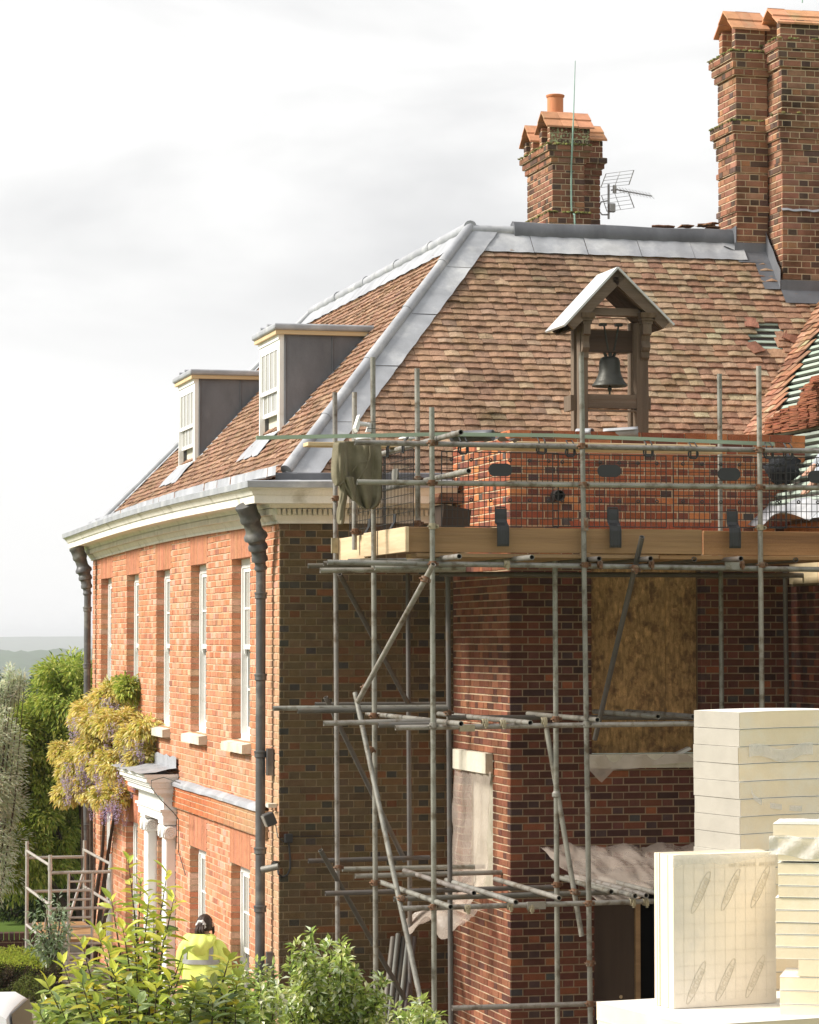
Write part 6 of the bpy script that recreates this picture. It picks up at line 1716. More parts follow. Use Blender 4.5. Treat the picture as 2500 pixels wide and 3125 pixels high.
# faint printed grid, logos and code line on the front sheet (the sheet stands upside down)
fb = pf - e2u * 0.0035
mb = MB()
for i in range(1, 10): mb.box(fb + e1u * (wu * i / 10) + V((0, 0, hu / 2)), e1u * 0.0012, e2u * 0.0003, (0, 0, hu * 0.46))
for j in range(1, 11): mb.box(fb + e1u * (wu / 2) + V((0, 0, hu * j / 11)) - e2u * 0.0007, e1u * wu * 0.48, e2u * 0.0003, (0, 0, 0.0012))
mb.build('printed_grid', 'print_grid', front)
mb = MB()
def ring_on(cu, cz, L, wd, ang):
    pts = []
    for i in range(41):
        a = 6.28318 * i / 40; x = wd * math.cos(a) + (0 if True else 0); y = L * math.sin(a); r = 1
        px_, pz = x * math.cos(ang) - y * math.sin(ang), x * math.sin(ang) + y * math.cos(ang)
        pts.append(fb - e2u * 0.001 + e1u * (cu + px_) + V((0, 0, cz + pz)))
    m2 = MB(); m2.path(pts, 0.0022, 4, cap=False); m2.build('logo_loop', 'print', front)
LG = [(0.265, 0.855), (0.555, 0.865), (0.845, 0.875), (0.215, 0.265), (0.50, 0.275), (0.79, 0.285)]
for (cu, cz) in LG: ring_on(cu * wu, cz * hu - 0.12, 0.175, 0.030, rad(-27))
def text(s, cu, cz, size, ang, mirror=False):
    cv = bpy.data.curves.new('lettering', 'FONT'); cv.body = s; cv.size = size; cv.align_x = 'CENTER'; cv.align_y = 'CENTER'; cv.extrude = 0.0003
    tmp = bpy.data.objects.new('tmp', cv); COL.objects.link(tmp)
    me = bpy.data.meshes.new_from_object(tmp.evaluated_get(bpy.context.evaluated_depsgraph_get())); bpy.data.objects.remove(tmp)
    c = fb - e2u * 0.0016 + e1u * cu + V((0, 0, cz)); ca, sa = math.cos(ang), math.sin(ang)
    ex = e1u * ca + V((0, 0, sa)); ez = -e1u * sa + V((0, 0, ca)); ex_ = -ex if mirror else ex
    for v in me.vertices:
        p = v.co.copy(); v.co = c + ex_ * p.x + ez * p.y - e2u * p.z
    at = me.attributes.new('tint', 'FLOAT_COLOR', 'POINT'); at.data.foreach_set('color', [1.0] * (4 * len(me.vertices)))
    me.materials.clear(); me.materials.append(MATS['print']); o = bpy.data.objects.new('lettering', me); COL.objects.link(o); o.parent = front; o.matrix_parent_inverse = parent_inv(front)
for (cu, cz) in LG: text('recticel', cu * wu, cz * hu - 0.12, 0.082, rad(57))
for s__, u__ in (('3EEE6008', .92), ('2HARR3E', .72), ('1103', .58)): text(s__, u__ * wu, hu - 0.088, 0.038, rad(181))
def f9(u, v): return pf - e2u * (0.012 * (1 - v) + 0.004) + e2u * 0.0 + e1u * (-0.01 + 0.93 * u) + V((0, 0, hu + 0.012 * math.sin(u * 9) - 0.09 * v * (1 - 0.5 * u) - 0.02 * v * mnoise.noise(V((u * 12, 0, 3)))))
sheet('clear plastic wrap folded over the top of the upright pack', f9, 34, 6, 'poly_white')
# ================================================================== far country
def ridge(name, D, ztop, zfoot, depth, step, amp, tr, az0=-38, az1=62, tint=(1, 1, 1), bumps=1.0):
    mb = MB(); rows_ = []
    n = int(math.radians(az1 - az0) * D / step); m = 16
    for j in range(m + 1):
        f = j / m; rw = []
        for i in range(n + 1):
            a = math.radians(az0 + (az1 - az0) * i / n)
            r_ = D - depth * 0.75 + depth * f * 1.0
            x, y = r_ * math.sin(a), r_ * math.cos(a)
            prof_ = math.sin(min(1.0, f / 0.75) * math.pi / 2) ** 1.2 if f < 0.75 else math.cos((f - 0.75) / 0.25 * math.pi / 2)
            roll_ = amp * mnoise.noise(V((a * 9, D * 0.001, 1.0))) + amp * 0.4 * mnoise.noise(V((a * 31, D * 0.001, 4.0)))
            cn = tr * (mnoise.noise(V((x / (tr * 2.2), y / (tr * 2.2), D))) + 0.6 * mnoise.noise(V((x / (tr * 0.9), y / (tr * 0.9), 3.0)))) * bumps
            rw.append((x, y, zfoot + (ztop + roll_ - zfoot) * prof_ + cn * min(1, f * 6)))
        rows_.append(rw)
    mb.grid(rows_, tint); return struct(mb.build(name, 'far_wood', smooth='all', fixn=True))
ridge('hill', 9200, 17, -62, 2500, 60, 5, 4, tint=(1.0, 1.0, 1.1))
ridge('hill', 4000, -9, -64, 1500, 9, 9, 7, az0=-8, az1=20, tint=(0.7, 0.85, 0.8))
ridge('hill', 1900, -22, -62, 420, 6, 3, 5, az0=-8, az1=20, tint=(0.4, 0.6, 0.65))
def crowns(name, label, spots, tint0, lsize=0.9, n=170, mat='leaf_matt', trunk=True):
    pass
def lump_tree(label, x, ytop, D, rad_, hgt, col, group, seed):
    """distant broadleaf: trunk and a crown of leaf-clump faces"""
    top = onD(x, ytop, D); t = thing('distant_tree', label, 'tree', (top.x, top.y, top.z - hgt), group)
    mb = MB(); mb.path([(top.x, top.y, top.z - hgt), (top.x, top.y, top.z - hgt * 0.4)], [rad_ * .09, rad_ * .05], 7); mb.build('trunk', 'bark', t)
    mb = MB(); cz = top.z - rad_ * 0.95
    for k in range(46):
        d = V((R.gauss(0, 1), R.gauss(0, 1), R.gauss(0, 0.8))).normalized(); p = V((top.x, top.y, cz)) + V((d.x * rad_, d.y * rad_, d.z * rad_ * 0.9)) * R.uniform(0.45, 0.9)
        cl = jit(col, 0.25, 0.08)
        for q in range(34):
            e = V((R.gauss(0, 1), R.gauss(0, 1), R.gauss(0, 1))).normalized(); pp = p + e * rad_ * R.uniform(0.2, 0.34)
            mb.leaf(pp, (e + V((R.uniform(-.6, .6), R.uniform(-.6, .6), R.uniform(-.6, .6)))).normalized(), e, rad_ * 0.13, rad_ * 0.11, jit(cl, 0.15))
    mb.build('crown', 'leaf_matt', t)
for i, (x, y, D, r_, h, c) in enumerate(((25, 2052, 330, 4.2, 15, (.09, .12, .045)), (110, 2062, 420, 5, 15, (.07, .10, .045)), (190, 2050, 520, 6, 16, (.06, .09, .045)), (250, 2075, 380, 4, 13, (.09, .12, .05)), (60, 2085, 250, 3.4, 12, (.11, .13, .05)), (150, 2100, 230, 3.2, 12, (.12, .14, .05)), (-30, 2075, 280, 4, 14, (.09, .12, .05)), (225, 2110, 210, 3, 12, (.11, .13, .045)), (5, 2120, 180, 3, 10, (.11, .13, .05)))):
    lump_tree(['round pale tree', 'broad grey green tree', 'wide hazy tree', 'small round tree', 'yellowish tree', 'low bushy tree', 'dull green tree', 'loose green tree', 'low near tree'][i] + ' in the valley wood beyond the garden', x, y, D, r_, h, c, 'trees in the valley', i)

# ================================================================== garden plants
def clump_leaves(mb, p, rad_, n, ln, wd, pal, out, droop=0.3, n6=False, spread=1.0, flat=1.0):
    for q in range(n):
        e = V((R.gauss(0, 1), R.gauss(0, 1), R.gauss(0, 1))).normalized()
        pp = p + V((e.x, e.y, e.z * flat)) * rad_ * R.random() ** 0.4
        d = (e * spread + out * 0.7 + V((R.uniform(-.5, .5), R.uniform(-.5, .5), -droop + R.uniform(-.4, .4)))).normalized()
        up = (V((0, 0, 1)) + e * 0.5 + V((R.uniform(-.5, .5), R.uniform(-.5, .5), 0))).normalized()
        mb.leaf(pp, d, up, ln * R.uniform(0.7, 1.25), wd * R.uniform(0.75, 1.2), jit(pick(pal), 0.18, 0.08), n6=n6)
def mass(c, rx, ry, rz, nclump, per, ln, wd, pal, mb, crad=0.2, seed=0, droop=0.5, lo=0.55, zmin=-1.0, rough=0.35):
    """leaf clumps through the outer volume of an uneven ellipsoid whose axes are camera-right, depth, up"""
    ax, ay = _r, _fh
    for k in range(nclump):
        while True:
            e = V((R.gauss(0, 1), R.gauss(0, 1), R.gauss(0, 1))).normalized()
            if e.z > zmin: break
        kx = (1 + rough * mnoise.noise(e * 2.2 + V((seed, seed * .3, 0)))) * R.uniform(lo, 1.0)
        out = ax * e.x + ay * e.y + V((0, 0, e.z))
        p = V(c) + (ax * e.x * rx + ay * e.y * ry + V((0, 0, e.z * rz))) * kx
        if p.z < 0.05: continue
        clump_leaves(mb, p, crad * R.uniform(.6, 1.3), per, ln, wd, pal, out, droop)
def stems(mb, base, tips, r0=0.03, r1=0.006, n=6):
    for tp in tips:
        b = V(base) + V((R.uniform(-.05, .05), R.uniform(-.05, .05), 0)); tp = V(tp); mid = b.lerp(tp, 0.55) + V((R.uniform(-.1, .1), R.uniform(-.1, .1), 0.05))
        mb.path([b, b.lerp(mid, .5) + V((R.uniform(-.03, .03), R.uniform(-.03, .03), 0)), mid, mid.lerp(tp, .5) + V((0, 0, .02)), tp], [r0, r0 * .8, r0 * .55, r0 * .35, r1], n)

# green climbing mass past the far corner
G1 = [(4, (.43, .49, .09)), (3, (.32, .41, .08)), (2.5, (.60, .62, .18)), (1.2, (.17, .24, .055))]
cl = thing('wisteria_tree', 'tall bright green wisteria growing past the far corner of the house', 'tree', (onD(200, 2300, 45.2).x, onD(200, 2300, 45.2).y, 0))
mb = MB()
mass(onD(215, 2130, 45.0), 0.62, 0.9, 0.62, 120, 110, .10, .035, G1, mb, .17, 1, droop=0.8)
mass(onD(130, 2330, 45.2), 0.95, 1.1, 0.85, 170, 110, .10, .035, G1, mb, .19, 2, droop=0.8)
mass(onD(60, 2560, 45.0), 0.95, 1.1, 0.95, 160, 110, .10, .035, G1, mb, .19, 3, droop=0.8)
mass(onD(175, 2500, 45.8), 0.8, 1.0, 1.0, 120, 100, .10, .035, G1, mb, .2, 4, droop=0.8)
mass(onD(50, 2270, 44.6), 0.6, 0.7, 0.55, 80, 100, .10, .035, G1, mb, .17, 6, droop=0.8)
mass(onD(110, 2200, 45.0), 0.35, 0.6, 0.28, 34, 90, .10, .035, G1, mb, .12, 5, droop=0.8)
mb.build('crown', 'leaf_matt', cl)
mb = MB(); bs = onZ(255, 2990, 0.0); b0 = onD(262, 2900, 44.6); b0.z = 0
stems(mb, b0, [onD(200, 2150, 45), onD(120, 2350, 45.2), onD(60, 2560, 45), onD(240, 2250, 44.9)], 0.07, 0.015, 8); mb.build('trunk', 'bark', cl, smooth=True)
# yellow wisteria in flower on the facade
GY = [(4, (.78, .66, .22)), (3, (.68, .58, .16)), (3, (.85, .77, .42)), (1.5, (.50, .52, .10)), (0.8, (.55, .38, .12))]
GL = [(3, (.50, .40, .58)), (3, (.60, .51, .68)), (2, (.40, .31, .50)), (1, (.70, .60, .72))]
wis = thing('flowering_wisteria', 'flowering wisteria with yellow leaves and lilac racemes on the brick front', 'climbing plant', (XF - 0.1, 41.0, 0))
mb = MB(); fl_ = MB()
blobs = [(300, 2140, 40.6, .30, .22), (235, 2190, 40.5, .28, .2), (330, 2215, 40.2, .36, .2), (270, 2290, 40.2, .36, .25), (385, 2260, 39.6, .22, .16), (215, 2330, 40.4, .28, .2), (330, 2330, 39.9, .36, .22), (250, 2400, 40.2, .32, .2), (310, 2430, 40.0, .28, .18), (190, 2370, 40.6, .2, .14), (360, 2110, 40.4, .14, .12), (405, 2320, 39.3, .18, .14), (335, 2100, 40.8, .10, .09), (165, 2300, 40.7, .2, .14), (415, 2225, 39.4, .14, .12), (170, 2430, 40.6, .16, .12), (285, 2200, 40.3, .3, .2)]
def dfac(x): return (onX(x, 2300, XF) - CAM).dot(_f)
blobs = [(x + 32, y, min(D, dfac(x + 32 + rx * 190) - 0.1), rx, rz) for (x, y, D, rx, rz) in blobs]
for bi, (x, y, D, rx, rz) in enumerate(blobs):
    c = onD(x, y, D)
    mass(c, rx, rx * 1.3, rz, int(40 * rx / .3), 70, .085, .032, GY if bi not in (10, 12) else G1, mb, .10, bi, droop=1.0, zmin=-0.6)
for k in range(120):
    bx = blobs[k % 10]
    c = onD(bx[0] + R.uniform(-1, 1) * bx[3] * 190, bx[1] + R.uniform(-.3, 1.1) * bx[4] * 210, bx[2] - R.uniform(.25, .75))
    if proj(c)[0] > 432 or c.x > XF - 0.12: continue
    L = R.uniform(.14, .30)
    for q in range(70):
        f = R.random(); r_ = 0.045 * (1 - f) + 0.008; a = R.uniform(0, 6.283)
        p = c + V((r_ * math.cos(a), r_ * math.sin(a), -L * f)); e = V((math.cos(a), math.sin(a), R.uniform(-.6, .5))).normalized()
        fl_.leaf(p, e, V((0, 0, 1)), .022, .02, jit(pick(GL), .15, .06))
mb.build('foliage', 'leaf_matt', wis); fl_.build('racemes', 'petal', wis, kind='stuff')
mb = MB(); b0 = V((XF - 0.10, 42.35, 0.0))
stems(mb, b0, [onD(300, 2140, 40.7), onD(250, 2390, 40.3), onD(385, 2270, 39.7), onD(330, 2330, 40.0), onD(395, 2440, 39.6)], 0.045, 0.008, 8); mb.build('stem', 'bark', wis, smooth=True)
# silver willow-leaved tree
GS = [(4, (.72, .75, .58)), (3, (.62, .67, .48)), (2, (.80, .82, .68)), (1, (.42, .48, .28))]
st = thing('silver_tree', 'silvery willow-leaved tree at the edge of the garden beside the wisteria', 'tree', (onD(-40, 2500, 43.4).x, onD(-40, 2500, 43.4).y, 0))
mb = MB()
mass(onD(-60, 2340, 43.4), 0.62, 0.6, 1.1, 220, 100, .085, .020, GS, mb, .2, 11, droop=0.2)
mass(onD(-60, 2560, 43.4), 0.6, 0.7, 1.0, 90, 80, .085, .018, GS, mb, .2, 12, droop=0.2)
tips = []
for (x, y) in ((75, 2030), (90, 2050), (110, 2055), (50, 2080), (15, 2085), (95, 2100), (60, 2120), (120, 2070), (0, 2130)):
    tp = onD(x - 45, y + 10, 43.2); tips.append(tp)
    base_ = onD(10, 2250, 43.4)
    for k in range(16):
        f = 0.45 + 0.55 * k / 15; clump_leaves(mb, base_.lerp(tp, f) + V((0, 0, .12 * math.sin(f * 3))), .06, 16, .085, .016, GS, V((0, 0, .4)), 0.0)
mb.build('crown', 'leaf_matt', st)
mb = MB(); b0 = onD(-40, 2900, 43.4); b0.z = 0; stems(mb, b0, tips + [onD(-60, 2340, 43.4)], 0.022, 0.004, 8); mb.build('trunk', 'bark', st, smooth=True)
# dark evergreens behind
GD = [(4, (.035, .055, .014)), (3, (.05, .075, .018)), (1.2, (.12, .15, .03)), (1, (.025, .04, .012))]
for i, (x, y, D, rx, rz, lb) in enumerate(((40, 2760, 49.0, 1.3, 1.0, 'dark evergreen shrub behind the mobile tower, left of the garden wall end'), (190, 2740, 48.0, 1.1, 1.1, 'dark evergreen shrub under the green wisteria'), (260, 2620, 46.8, 0.5, 1.1, 'dark leafy shrub against the far house corner'), (-60, 2700, 50, 1.3, 1.5, 'tall dark evergreen behind the silver tree'))):
    c = onD(x, y, D); t = thing('evergreen_shrub', lb, 'shrub', (c.x, c.y, 0), 'dark evergreens behind the house')
    mb = MB(); mass(c, rx, 0.8, rz, 150, 60, .09, .045, GD, mb, .22, 20 + i); mb.build('foliage', 'leaf_matt', t)
    mb = MB(); stems(mb, (c.x, c.y, 0), [c + V((R.uniform(-.5, .5), 0, R.uniform(0, .5))) for k in range(4)], .04, .01); mb.build('stem', 'bark', t)
# garden wall and clipped hedge
gw = thing('garden_wall', 'low dark brick garden wall with a rounded coping behind the hedge', 'wall', (onD(20, 2870, 41.2).x, onD(20, 2870, 41.2).y, 0))
p0, p1 = onD(-150, 2850, 41.2), onD(150, 2850, 41.4); L = (V((p1.x, p1.y, 0)) - V((p0.x, p0.y, 0))).length; U = (V((p1.x, p1.y, 0)) - V((p0.x, p0.y, 0))).normalized(); Nn = V((U.y, -U.x, 0))
ztw = onD(0, 2852, 41.2).z
mb = MB(); backing(mb, V((p0.x, p0.y, 0)), U, Nn, L, 0, ztw - 0.1, []); mb.build('wall_core', 'mortar_old', gw)
PD = [(3, (.085, .045, .035)), (2, (.065, .04, .035)), (1, (.11, .06, .045))]
for (a, b, c, d, h) in lay(L, 0.0, ztw - 0.1, 0.0755):
    mb = MB(); mb.brick(V((p0.x, p0.y, c)) + U * a, U, Nn, V((0, 0, 1)), b - a, d - c, 0.05, jit(pick(PD), .15)); mb.build('brick', 'brick', gw)
x = 0
while x < L:
    mb = MB(); c = V((p0.x, p0.y, ztw - 0.045)) + U * (x + 0.034) - Nn * 0.1; mb.box(c, U * 0.033, Nn * 0.115, (0, 0, 0.05), jit(pick(PD), .15)); mb.build('coping_brick', 'brick', gw); x += 0.076
GH = [(4, (.40, .46, .06)), (3, (.28, .34, .05)), (1, (.50, .56, .10))]
GB = [(4, (.10, .07, .045)), (3, (.075, .075, .03)), (2, (.13, .09, .06))]
hd = thing('clipped_hedge', 'clipped low hedge with a bright green top in front of the garden wall', 'hedge', (onD(0, 2980, 39).x, onD(0, 2980, 39).y, 0))
mb = MB()
for k in range(330):
    x, D = R.uniform(-160, 180), R.uniform(37.6, 39.2); p = onD(x, 2900, D); p.z = onD(0, 2915, 38.4).z - R.uniform(0, .10)
    clump_leaves(mb, p, .06, 26, .032, .02, GH, V((0, 0, 1)), 0)
for k in range(420):
    x, D = R.uniform(-160, 200), 37.6 + R.uniform(-.1, .1); p = onD(x, 2900, D); p.z = R.uniform(0.03, onD(0, 2935, 38.4).z)
    clump_leaves(mb, p, .07, 26, .032, .02, GB if R.random() < .75 else GD, -_fh, 0)
mb.build('foliage', 'leaf_matt', hd)
mb = MB(); p0, p1 = onD(-160, 2900, 38.0), onD(190, 2900, 38.4); mb.ab((p0.x, p0.y, 0), (p1.x, p1.y + .8, .45), (.1, .1, .1)); mb.build('twigs', 'bark', hd)
gs = thing('small_shrub', 'small green shrub at the foot of the mobile tower', 'shrub', (onD(80, 3040, 37).x, onD(80, 3040, 37).y, 0))
mb = MB(); mass(onD(85, 3040, 37.0), .35, .3, .28, 60, 60, .03, .018, [(3, (.12, .15, .03)), (2, (.17, .2, .05)), (1, (.07, .09, .02))], mb, .08, 31); mb.build('foliage', 'leaf_matt', gs)

# ================================================================== foreground plants
lr = thing('laurel_bush', 'tall foreground laurel bush with glossy yellow green leaves', 'bush', (onD(430, 2900, 17.6).x, onD(430, 2900, 17.6).y, 0))
GF = [(3, (.40, .46, .09)), (3, (.28, .36, .09)), (2.5, (.56, .57, .09)), (1.4, (.70, .60, .07)), (1.8, (.52, .58, .36)), (1.2, (.14, .20, .055))]
tips = [(392, 2625, 17.6), (510, 2665, 17.5), (530, 2745, 17.4), (340, 2745, 17.8), (455, 2740, 17.4), (430, 2690, 17.6), (250, 2880, 17.4), (190, 2935, 17.5), (140, 2995, 17.6), (300, 2850, 17.7), (375, 2830, 17.2), (500, 2850, 17.2), (560, 2900, 17.3), (650, 3010, 17.5), (700, 2925, 17.7), (730, 2985, 17.6), (600, 3020, 17.2), (450, 2940, 17.1), (350, 2960, 17.1), (250, 3000, 17.2), (180, 3060, 17.3), (300, 3060, 17.0), (420, 3050, 16.9), (540, 3070, 17.0), (650, 3060, 17.2), (720, 3070, 17.4), (120, 3090, 17.5), (480, 3000, 17.0), (560, 2940, 17.2), (330, 2900, 17.4), (410, 2880, 17.3), (240, 2950, 17.6), (760, 3090, 17.5), (690, 3040, 17.4), (520, 2990, 17.0), (390, 3000, 16.95), (470, 2800, 17.5)]
mbs = MB(); leaves = []
hub = V((onD(430, 3100, 17.5).x, onD(430, 3100, 17.5).y, 0)); 
for (x, y, D) in tips:
    tp = onD(x, y, D); f0 = onD(430 + (x - 430) * (0.45 if x < 600 else .9), max(y + 330, 3080) if x < 600 else y + 170, D + (17.5 - D) * .5)
    mid = f0.lerp(tp, .5) + V((R.uniform(-.03, .03), R.uniform(-.03, .03), .03))
    mbs.path([V((hub.x + R.uniform(-.1, .1), hub.y + R.uniform(-.1, .1), 0.0)), hub.lerp(f0, .6) + V((0, 0, .2)), f0, mid, tp], [.020, .015, .009, .006, .002], 6)
    nl = 34
    for k in range(nl):
        f = k / (nl - 1); p = (f0.lerp(mid, f * 2) if f < .5 else mid.lerp(tp, f * 2 - 1))
        a = k * 2.4 + R.uniform(-.4, .4)
        e = V((math.cos(a), math.sin(a), R.uniform(-.15, .55) + (0.9 * max(0, f - .85) / .15))).normalized()
        young = f > .75
        col_ = pick([(3, (.58, .60, .10)), (2, (.46, .53, .11)), (2, (.74, .66, .10))]) if young and y < 3000 else pick(GF)
        leaves.append((p, e, jit(col_, .15, .08), R.uniform(.095, .155), (proj(p)[1], proj(p)[2])))
for k in range(760):                                     # inner leaves
    x, y = R.uniform(150, 760), R.uniform(2930, 3160); D = R.uniform(17.3, 18.3)
    if y < 2930 + abs(x - 400) * .35: continue
    p = onD(x, y, D); a = R.uniform(0, 6.283); leaves.append((p, V((math.cos(a), math.sin(a), R.uniform(-.4, .5))).normalized(), jit(pick(GF[1:2] + GF[5:6] + GF[0:1]), .2, .08), R.uniform(.09, .14), (y, D)))
order = sorted(range(len(leaves)), key=lambda i: (-(leaves[i][4][0] < 3100), leaves[i][4][1]))
sing = set(order[:280]); mb = MB()
leaves_ok = lambda p: not (548 < proj(p)[0] < 690 and proj(p)[1] < 2990 and R.random() < .9)
for i, (p, e, c, ln, _) in enumerate(leaves):
    if not leaves_ok(p): continue
    up = (V((0, 0, 1)) + V((R.uniform(-.5, .5), R.uniform(-.5, .5), 0))).normalized()
    if i in sing:
        q = MB(); q.leaf(p, e, up, ln, ln * .36, c, fold=.16, n6=True); q.build('leaf', 'leaf', lr)
    else: mb.leaf(p, e, up, ln, ln * .36, c, fold=.16, n6=True)
mb.build('foliage', 'leaf', lr, kind='stuff'); mbs.build('stem', 'bark', lr, smooth=True)
# pale small-leaved shrub behind it
sh = thing('pale_shrub', 'thin shrub with small pale leaves in front of the mobile tower', 'shrub', (onD(150, 2950, 19).x, onD(150, 2950, 19).y, 0))
mb = MB(); ms = MB(); b0 = onD(170, 3100, 19.0); b0.z = 0
for (x, y) in ((100, 2780), (130, 2745), (175, 2740), (190, 2770), (150, 2800), (110, 2840), (200, 2800), (95, 2880), (130, 2890), (165, 2850), (210, 2830)):
    tp = onD(x, y, 19 + R.uniform(-.2, .2)); f0 = onD(165, 2960, 19); ms.path([b0, f0, f0.lerp(tp, .6) + V((0, 0, .03)), tp], [.012, .008, .005, .002], 5)
    for k in range(15):
        clump_leaves(mb, f0.lerp(tp, .35 + .65 * k / 14), .03, 4, .048, .017, [(3, (.30, .36, .22)), (2, (.20, .27, .12)), (2, (.42, .46, .34))], V((0, 0, .3)), .3)
mb.build('foliage', 'leaf', sh); ms.build('stem', 'bark', sh)
# rose-like bushes along the bottom
GW = [(3, (.44, .52, .12)), (3, (.30, .39, .09)), (2.4, (.60, .65, .26)), (2.2, (.76, .79, .58)), (1, (.14, .20, .05))]
def low_bush(label, D, tipsp, basex, seed, per=9, ln=.060, cr=.055):
    b0 = onD(basex, 3100, D); t = thing('leafy_bush', label, 'bush', (b0.x, b0.y, 0), 'leafy bushes in the foreground'); b0 = V((b0.x, b0.y, 0)); mb = MB(); ms = MB()
    for (x, y) in tipsp:
        tp = onD(x, y, D + R.uniform(-.3, .3)); f0 = onD(basex + (x - basex) * .6, 3200, D); ms.path([b0, f0, f0.lerp(tp, .6) + V((0, 0, .02)), tp], [.014, .009, .005, .002], 5)
        n = max(6, int((tp - f0).length / .035))
        for k in range(n):
            clump_leaves(mb, f0.lerp(tp, .15 + .85 * k / (n - 1)), cr * (1.3 - .7 * k / n), per, ln, ln * .55, GW, V((0, 0, .3)), .25, n6=False)
    mb.build('foliage', 'leaf', t); ms.build('stem', 'bark', t)
tp1 = [(R.uniform(850, 1190), 0) for k in range(32)]
tp1 = [(x, 2885 + (abs(x - 1000) / 190) ** 2 * 90 + R.uniform(0, 190)) for x, _ in tp1] + [(950, 2850), (1000, 2868), (1040, 2880), (905, 2885), (1160, 2985), (930, 2905)]
low_bush('leafy bush with small pale green leaves at the foot of the dark side wall', 20.5, tp1, 1010, 1)
tp2 = [(R.uniform(700, 870), R.uniform(2990, 3110)) for k in range(16)] + [(740, 2950), (790, 2945), (830, 2960), (705, 2985)]
low_bush('sparse leafy bush between the laurel and the corner downpipe', 19.5, tp2, 780, 2, per=9)
tp3 = [(R.uniform(1180, 1340), R.uniform(3075, 3125)) for k in range(7)] + [(1270, 3045), (1290, 3060)]
low_bush('low leafy bush below the front corner pole of the scaffold', 20.0, tp3, 1300, 3, per=10)
tp4 = [(R.uniform(120, 720), R.uniform(3060, 3125)) for k in range(36)]
low_bush('low dense bush under the laurel', 18.6, tp4, 430, 4, per=11)

# ================================================================== mobile tower
tw = thing('mobile_tower', 'weathered aluminium mobile access tower standing beside the wisteria', 'access tower', (onD(200, 3000, 38.5).x, onD(200, 3000, 38.5).y, 0))
YN, YK = 38.2, 40.9
NR = lambda x, y: onY(x, y, YN)
xa, xb_ = NR(152, 2800).x, NR(339, 2800).x
zl = lambda y: NR(245, y).z
def tt(nm, p, q, r_=.025): mb = MB(); mb.path([p, q], r_, 10); return mb.build(nm, 'alu', tw, smooth=True)
for x in (xa, xb_):
    for Y in (YN, YK):
        tt('upright', (x, Y, 0.12), (x, Y, zl(2608) if Y == YN else zl(2608) + .0)); mb = MB(); mb.lathe([(.026, 0), (.032, 0), (.032, .09), (.026, .09)], (x, Y, zl(2655)), n=10); mb.build('socket', 'alu', tw, smooth=True)
        mb = MB(); mb.lathe([(.001, -.03), (.06, -.03), (.07, 0), (.06, .03), (.001, .03)], (x, Y, .07), (1, 0, 0), 14); mb.build('castor', 'rubber', tw, smooth=True)
for Y in (YN, YK):
    for y in (2662, 2772, 2880, 2996): tt('rung', (xa, Y, zl(y)), (xb_, Y, zl(y)), .022)
for x in (xa, xb_):
    for y in (2640, 2760, 2880, 2990):
        tt('brace', (x, YN, zl(y)), (x, YK, zl(y)), .021)
x1, x2 = NR(209, 2800).x, NR(281, 2800).x
for x in (x1, x2): tt('ladder_stile', (x, YN, zl(3010)), (x, YN, zl(2664)), .019)
for y in (2690, 2718, 2745, 2800, 2828, 2855, 2910, 2940, 2968): tt('ladder_rung', (x1, YN, zl(y)), (x2, YN, zl(y)), .016)
mb = MB(); mb.ab((xa + .05, YN + .1, zl(2878)), (xb_ - .05, YK - .2, zl(2868)), (1.1, 1.0, .9)); mb.build('platform', 'board', tw)
tt('brace', (xa, YN, zl(2735)), (xa + .2, YK, zl(2990)), .02); tt('brace', (xa, YN, zl(3000)), (xb_, YK, zl(2700)), .02)

# ================================================================== people
def skin_body(name, joints, edges, parent, mat, sub=2):
    me = bpy.data.meshes.new(name); keys = list(joints); ix = {k: i for i, k in enumerate(keys)}
    me.from_pydata([joints[k][0] for k in keys], [(ix[a], ix[b]) for a, b in edges], [])
    o = bpy.data.objects.new(name, me); COL.objects.link(o); o.parent = parent; o.matrix_parent_inverse = parent_inv(parent)
    o.modifiers.new('skin', 'SKIN'); sv = me.skin_vertices[0].data
    for k in keys: r_ = joints[k][1]; sv[ix[k]].radius = r_ if hasattr(r_, '__len__') else (r_, r_)
    sv[ix[keys[0]]].use_root = True
    s = o.modifiers.new('sub', 'SUBSURF'); s.levels = sub; s.render_levels = sub
    me.materials.append(MATS[mat]); return o
PP = onD(618, 2950, 31.7); PP.z = 0.0
per = thing('person', 'person in a yellow hi-vis jacket with dark tied-back hair, seen from behind', 'person', PP)
FC = V((0.52, 0.85, 0)).normalized(); RT = V((FC.y, -FC.x, 0))
def W_(r_, f, z): return PP + RT * r_ + FC * f + V((0, 0, z))
J = {'pelvis': (W_(0, 0, .93), (.15, .11)), 'belly': (W_(0, 0, 1.08), (.135, .10)), 'chest': (W_(0, .0, 1.27), (.15, .105)), 'neck0': (W_(0, .01, 1.42), (.075, .065)), 'neck': (W_(.005, .03, 1.49), .052), 'skull': (W_(.012, .05, 1.585), (.078, .092)), 'crown': (W_(.012, .045, 1.66), (.06, .07))}
E = [('pelvis', 'belly'), ('belly', 'chest'), ('chest', 'neck0'), ('neck0', 'neck'), ('neck', 'skull'), ('skull', 'crown')]
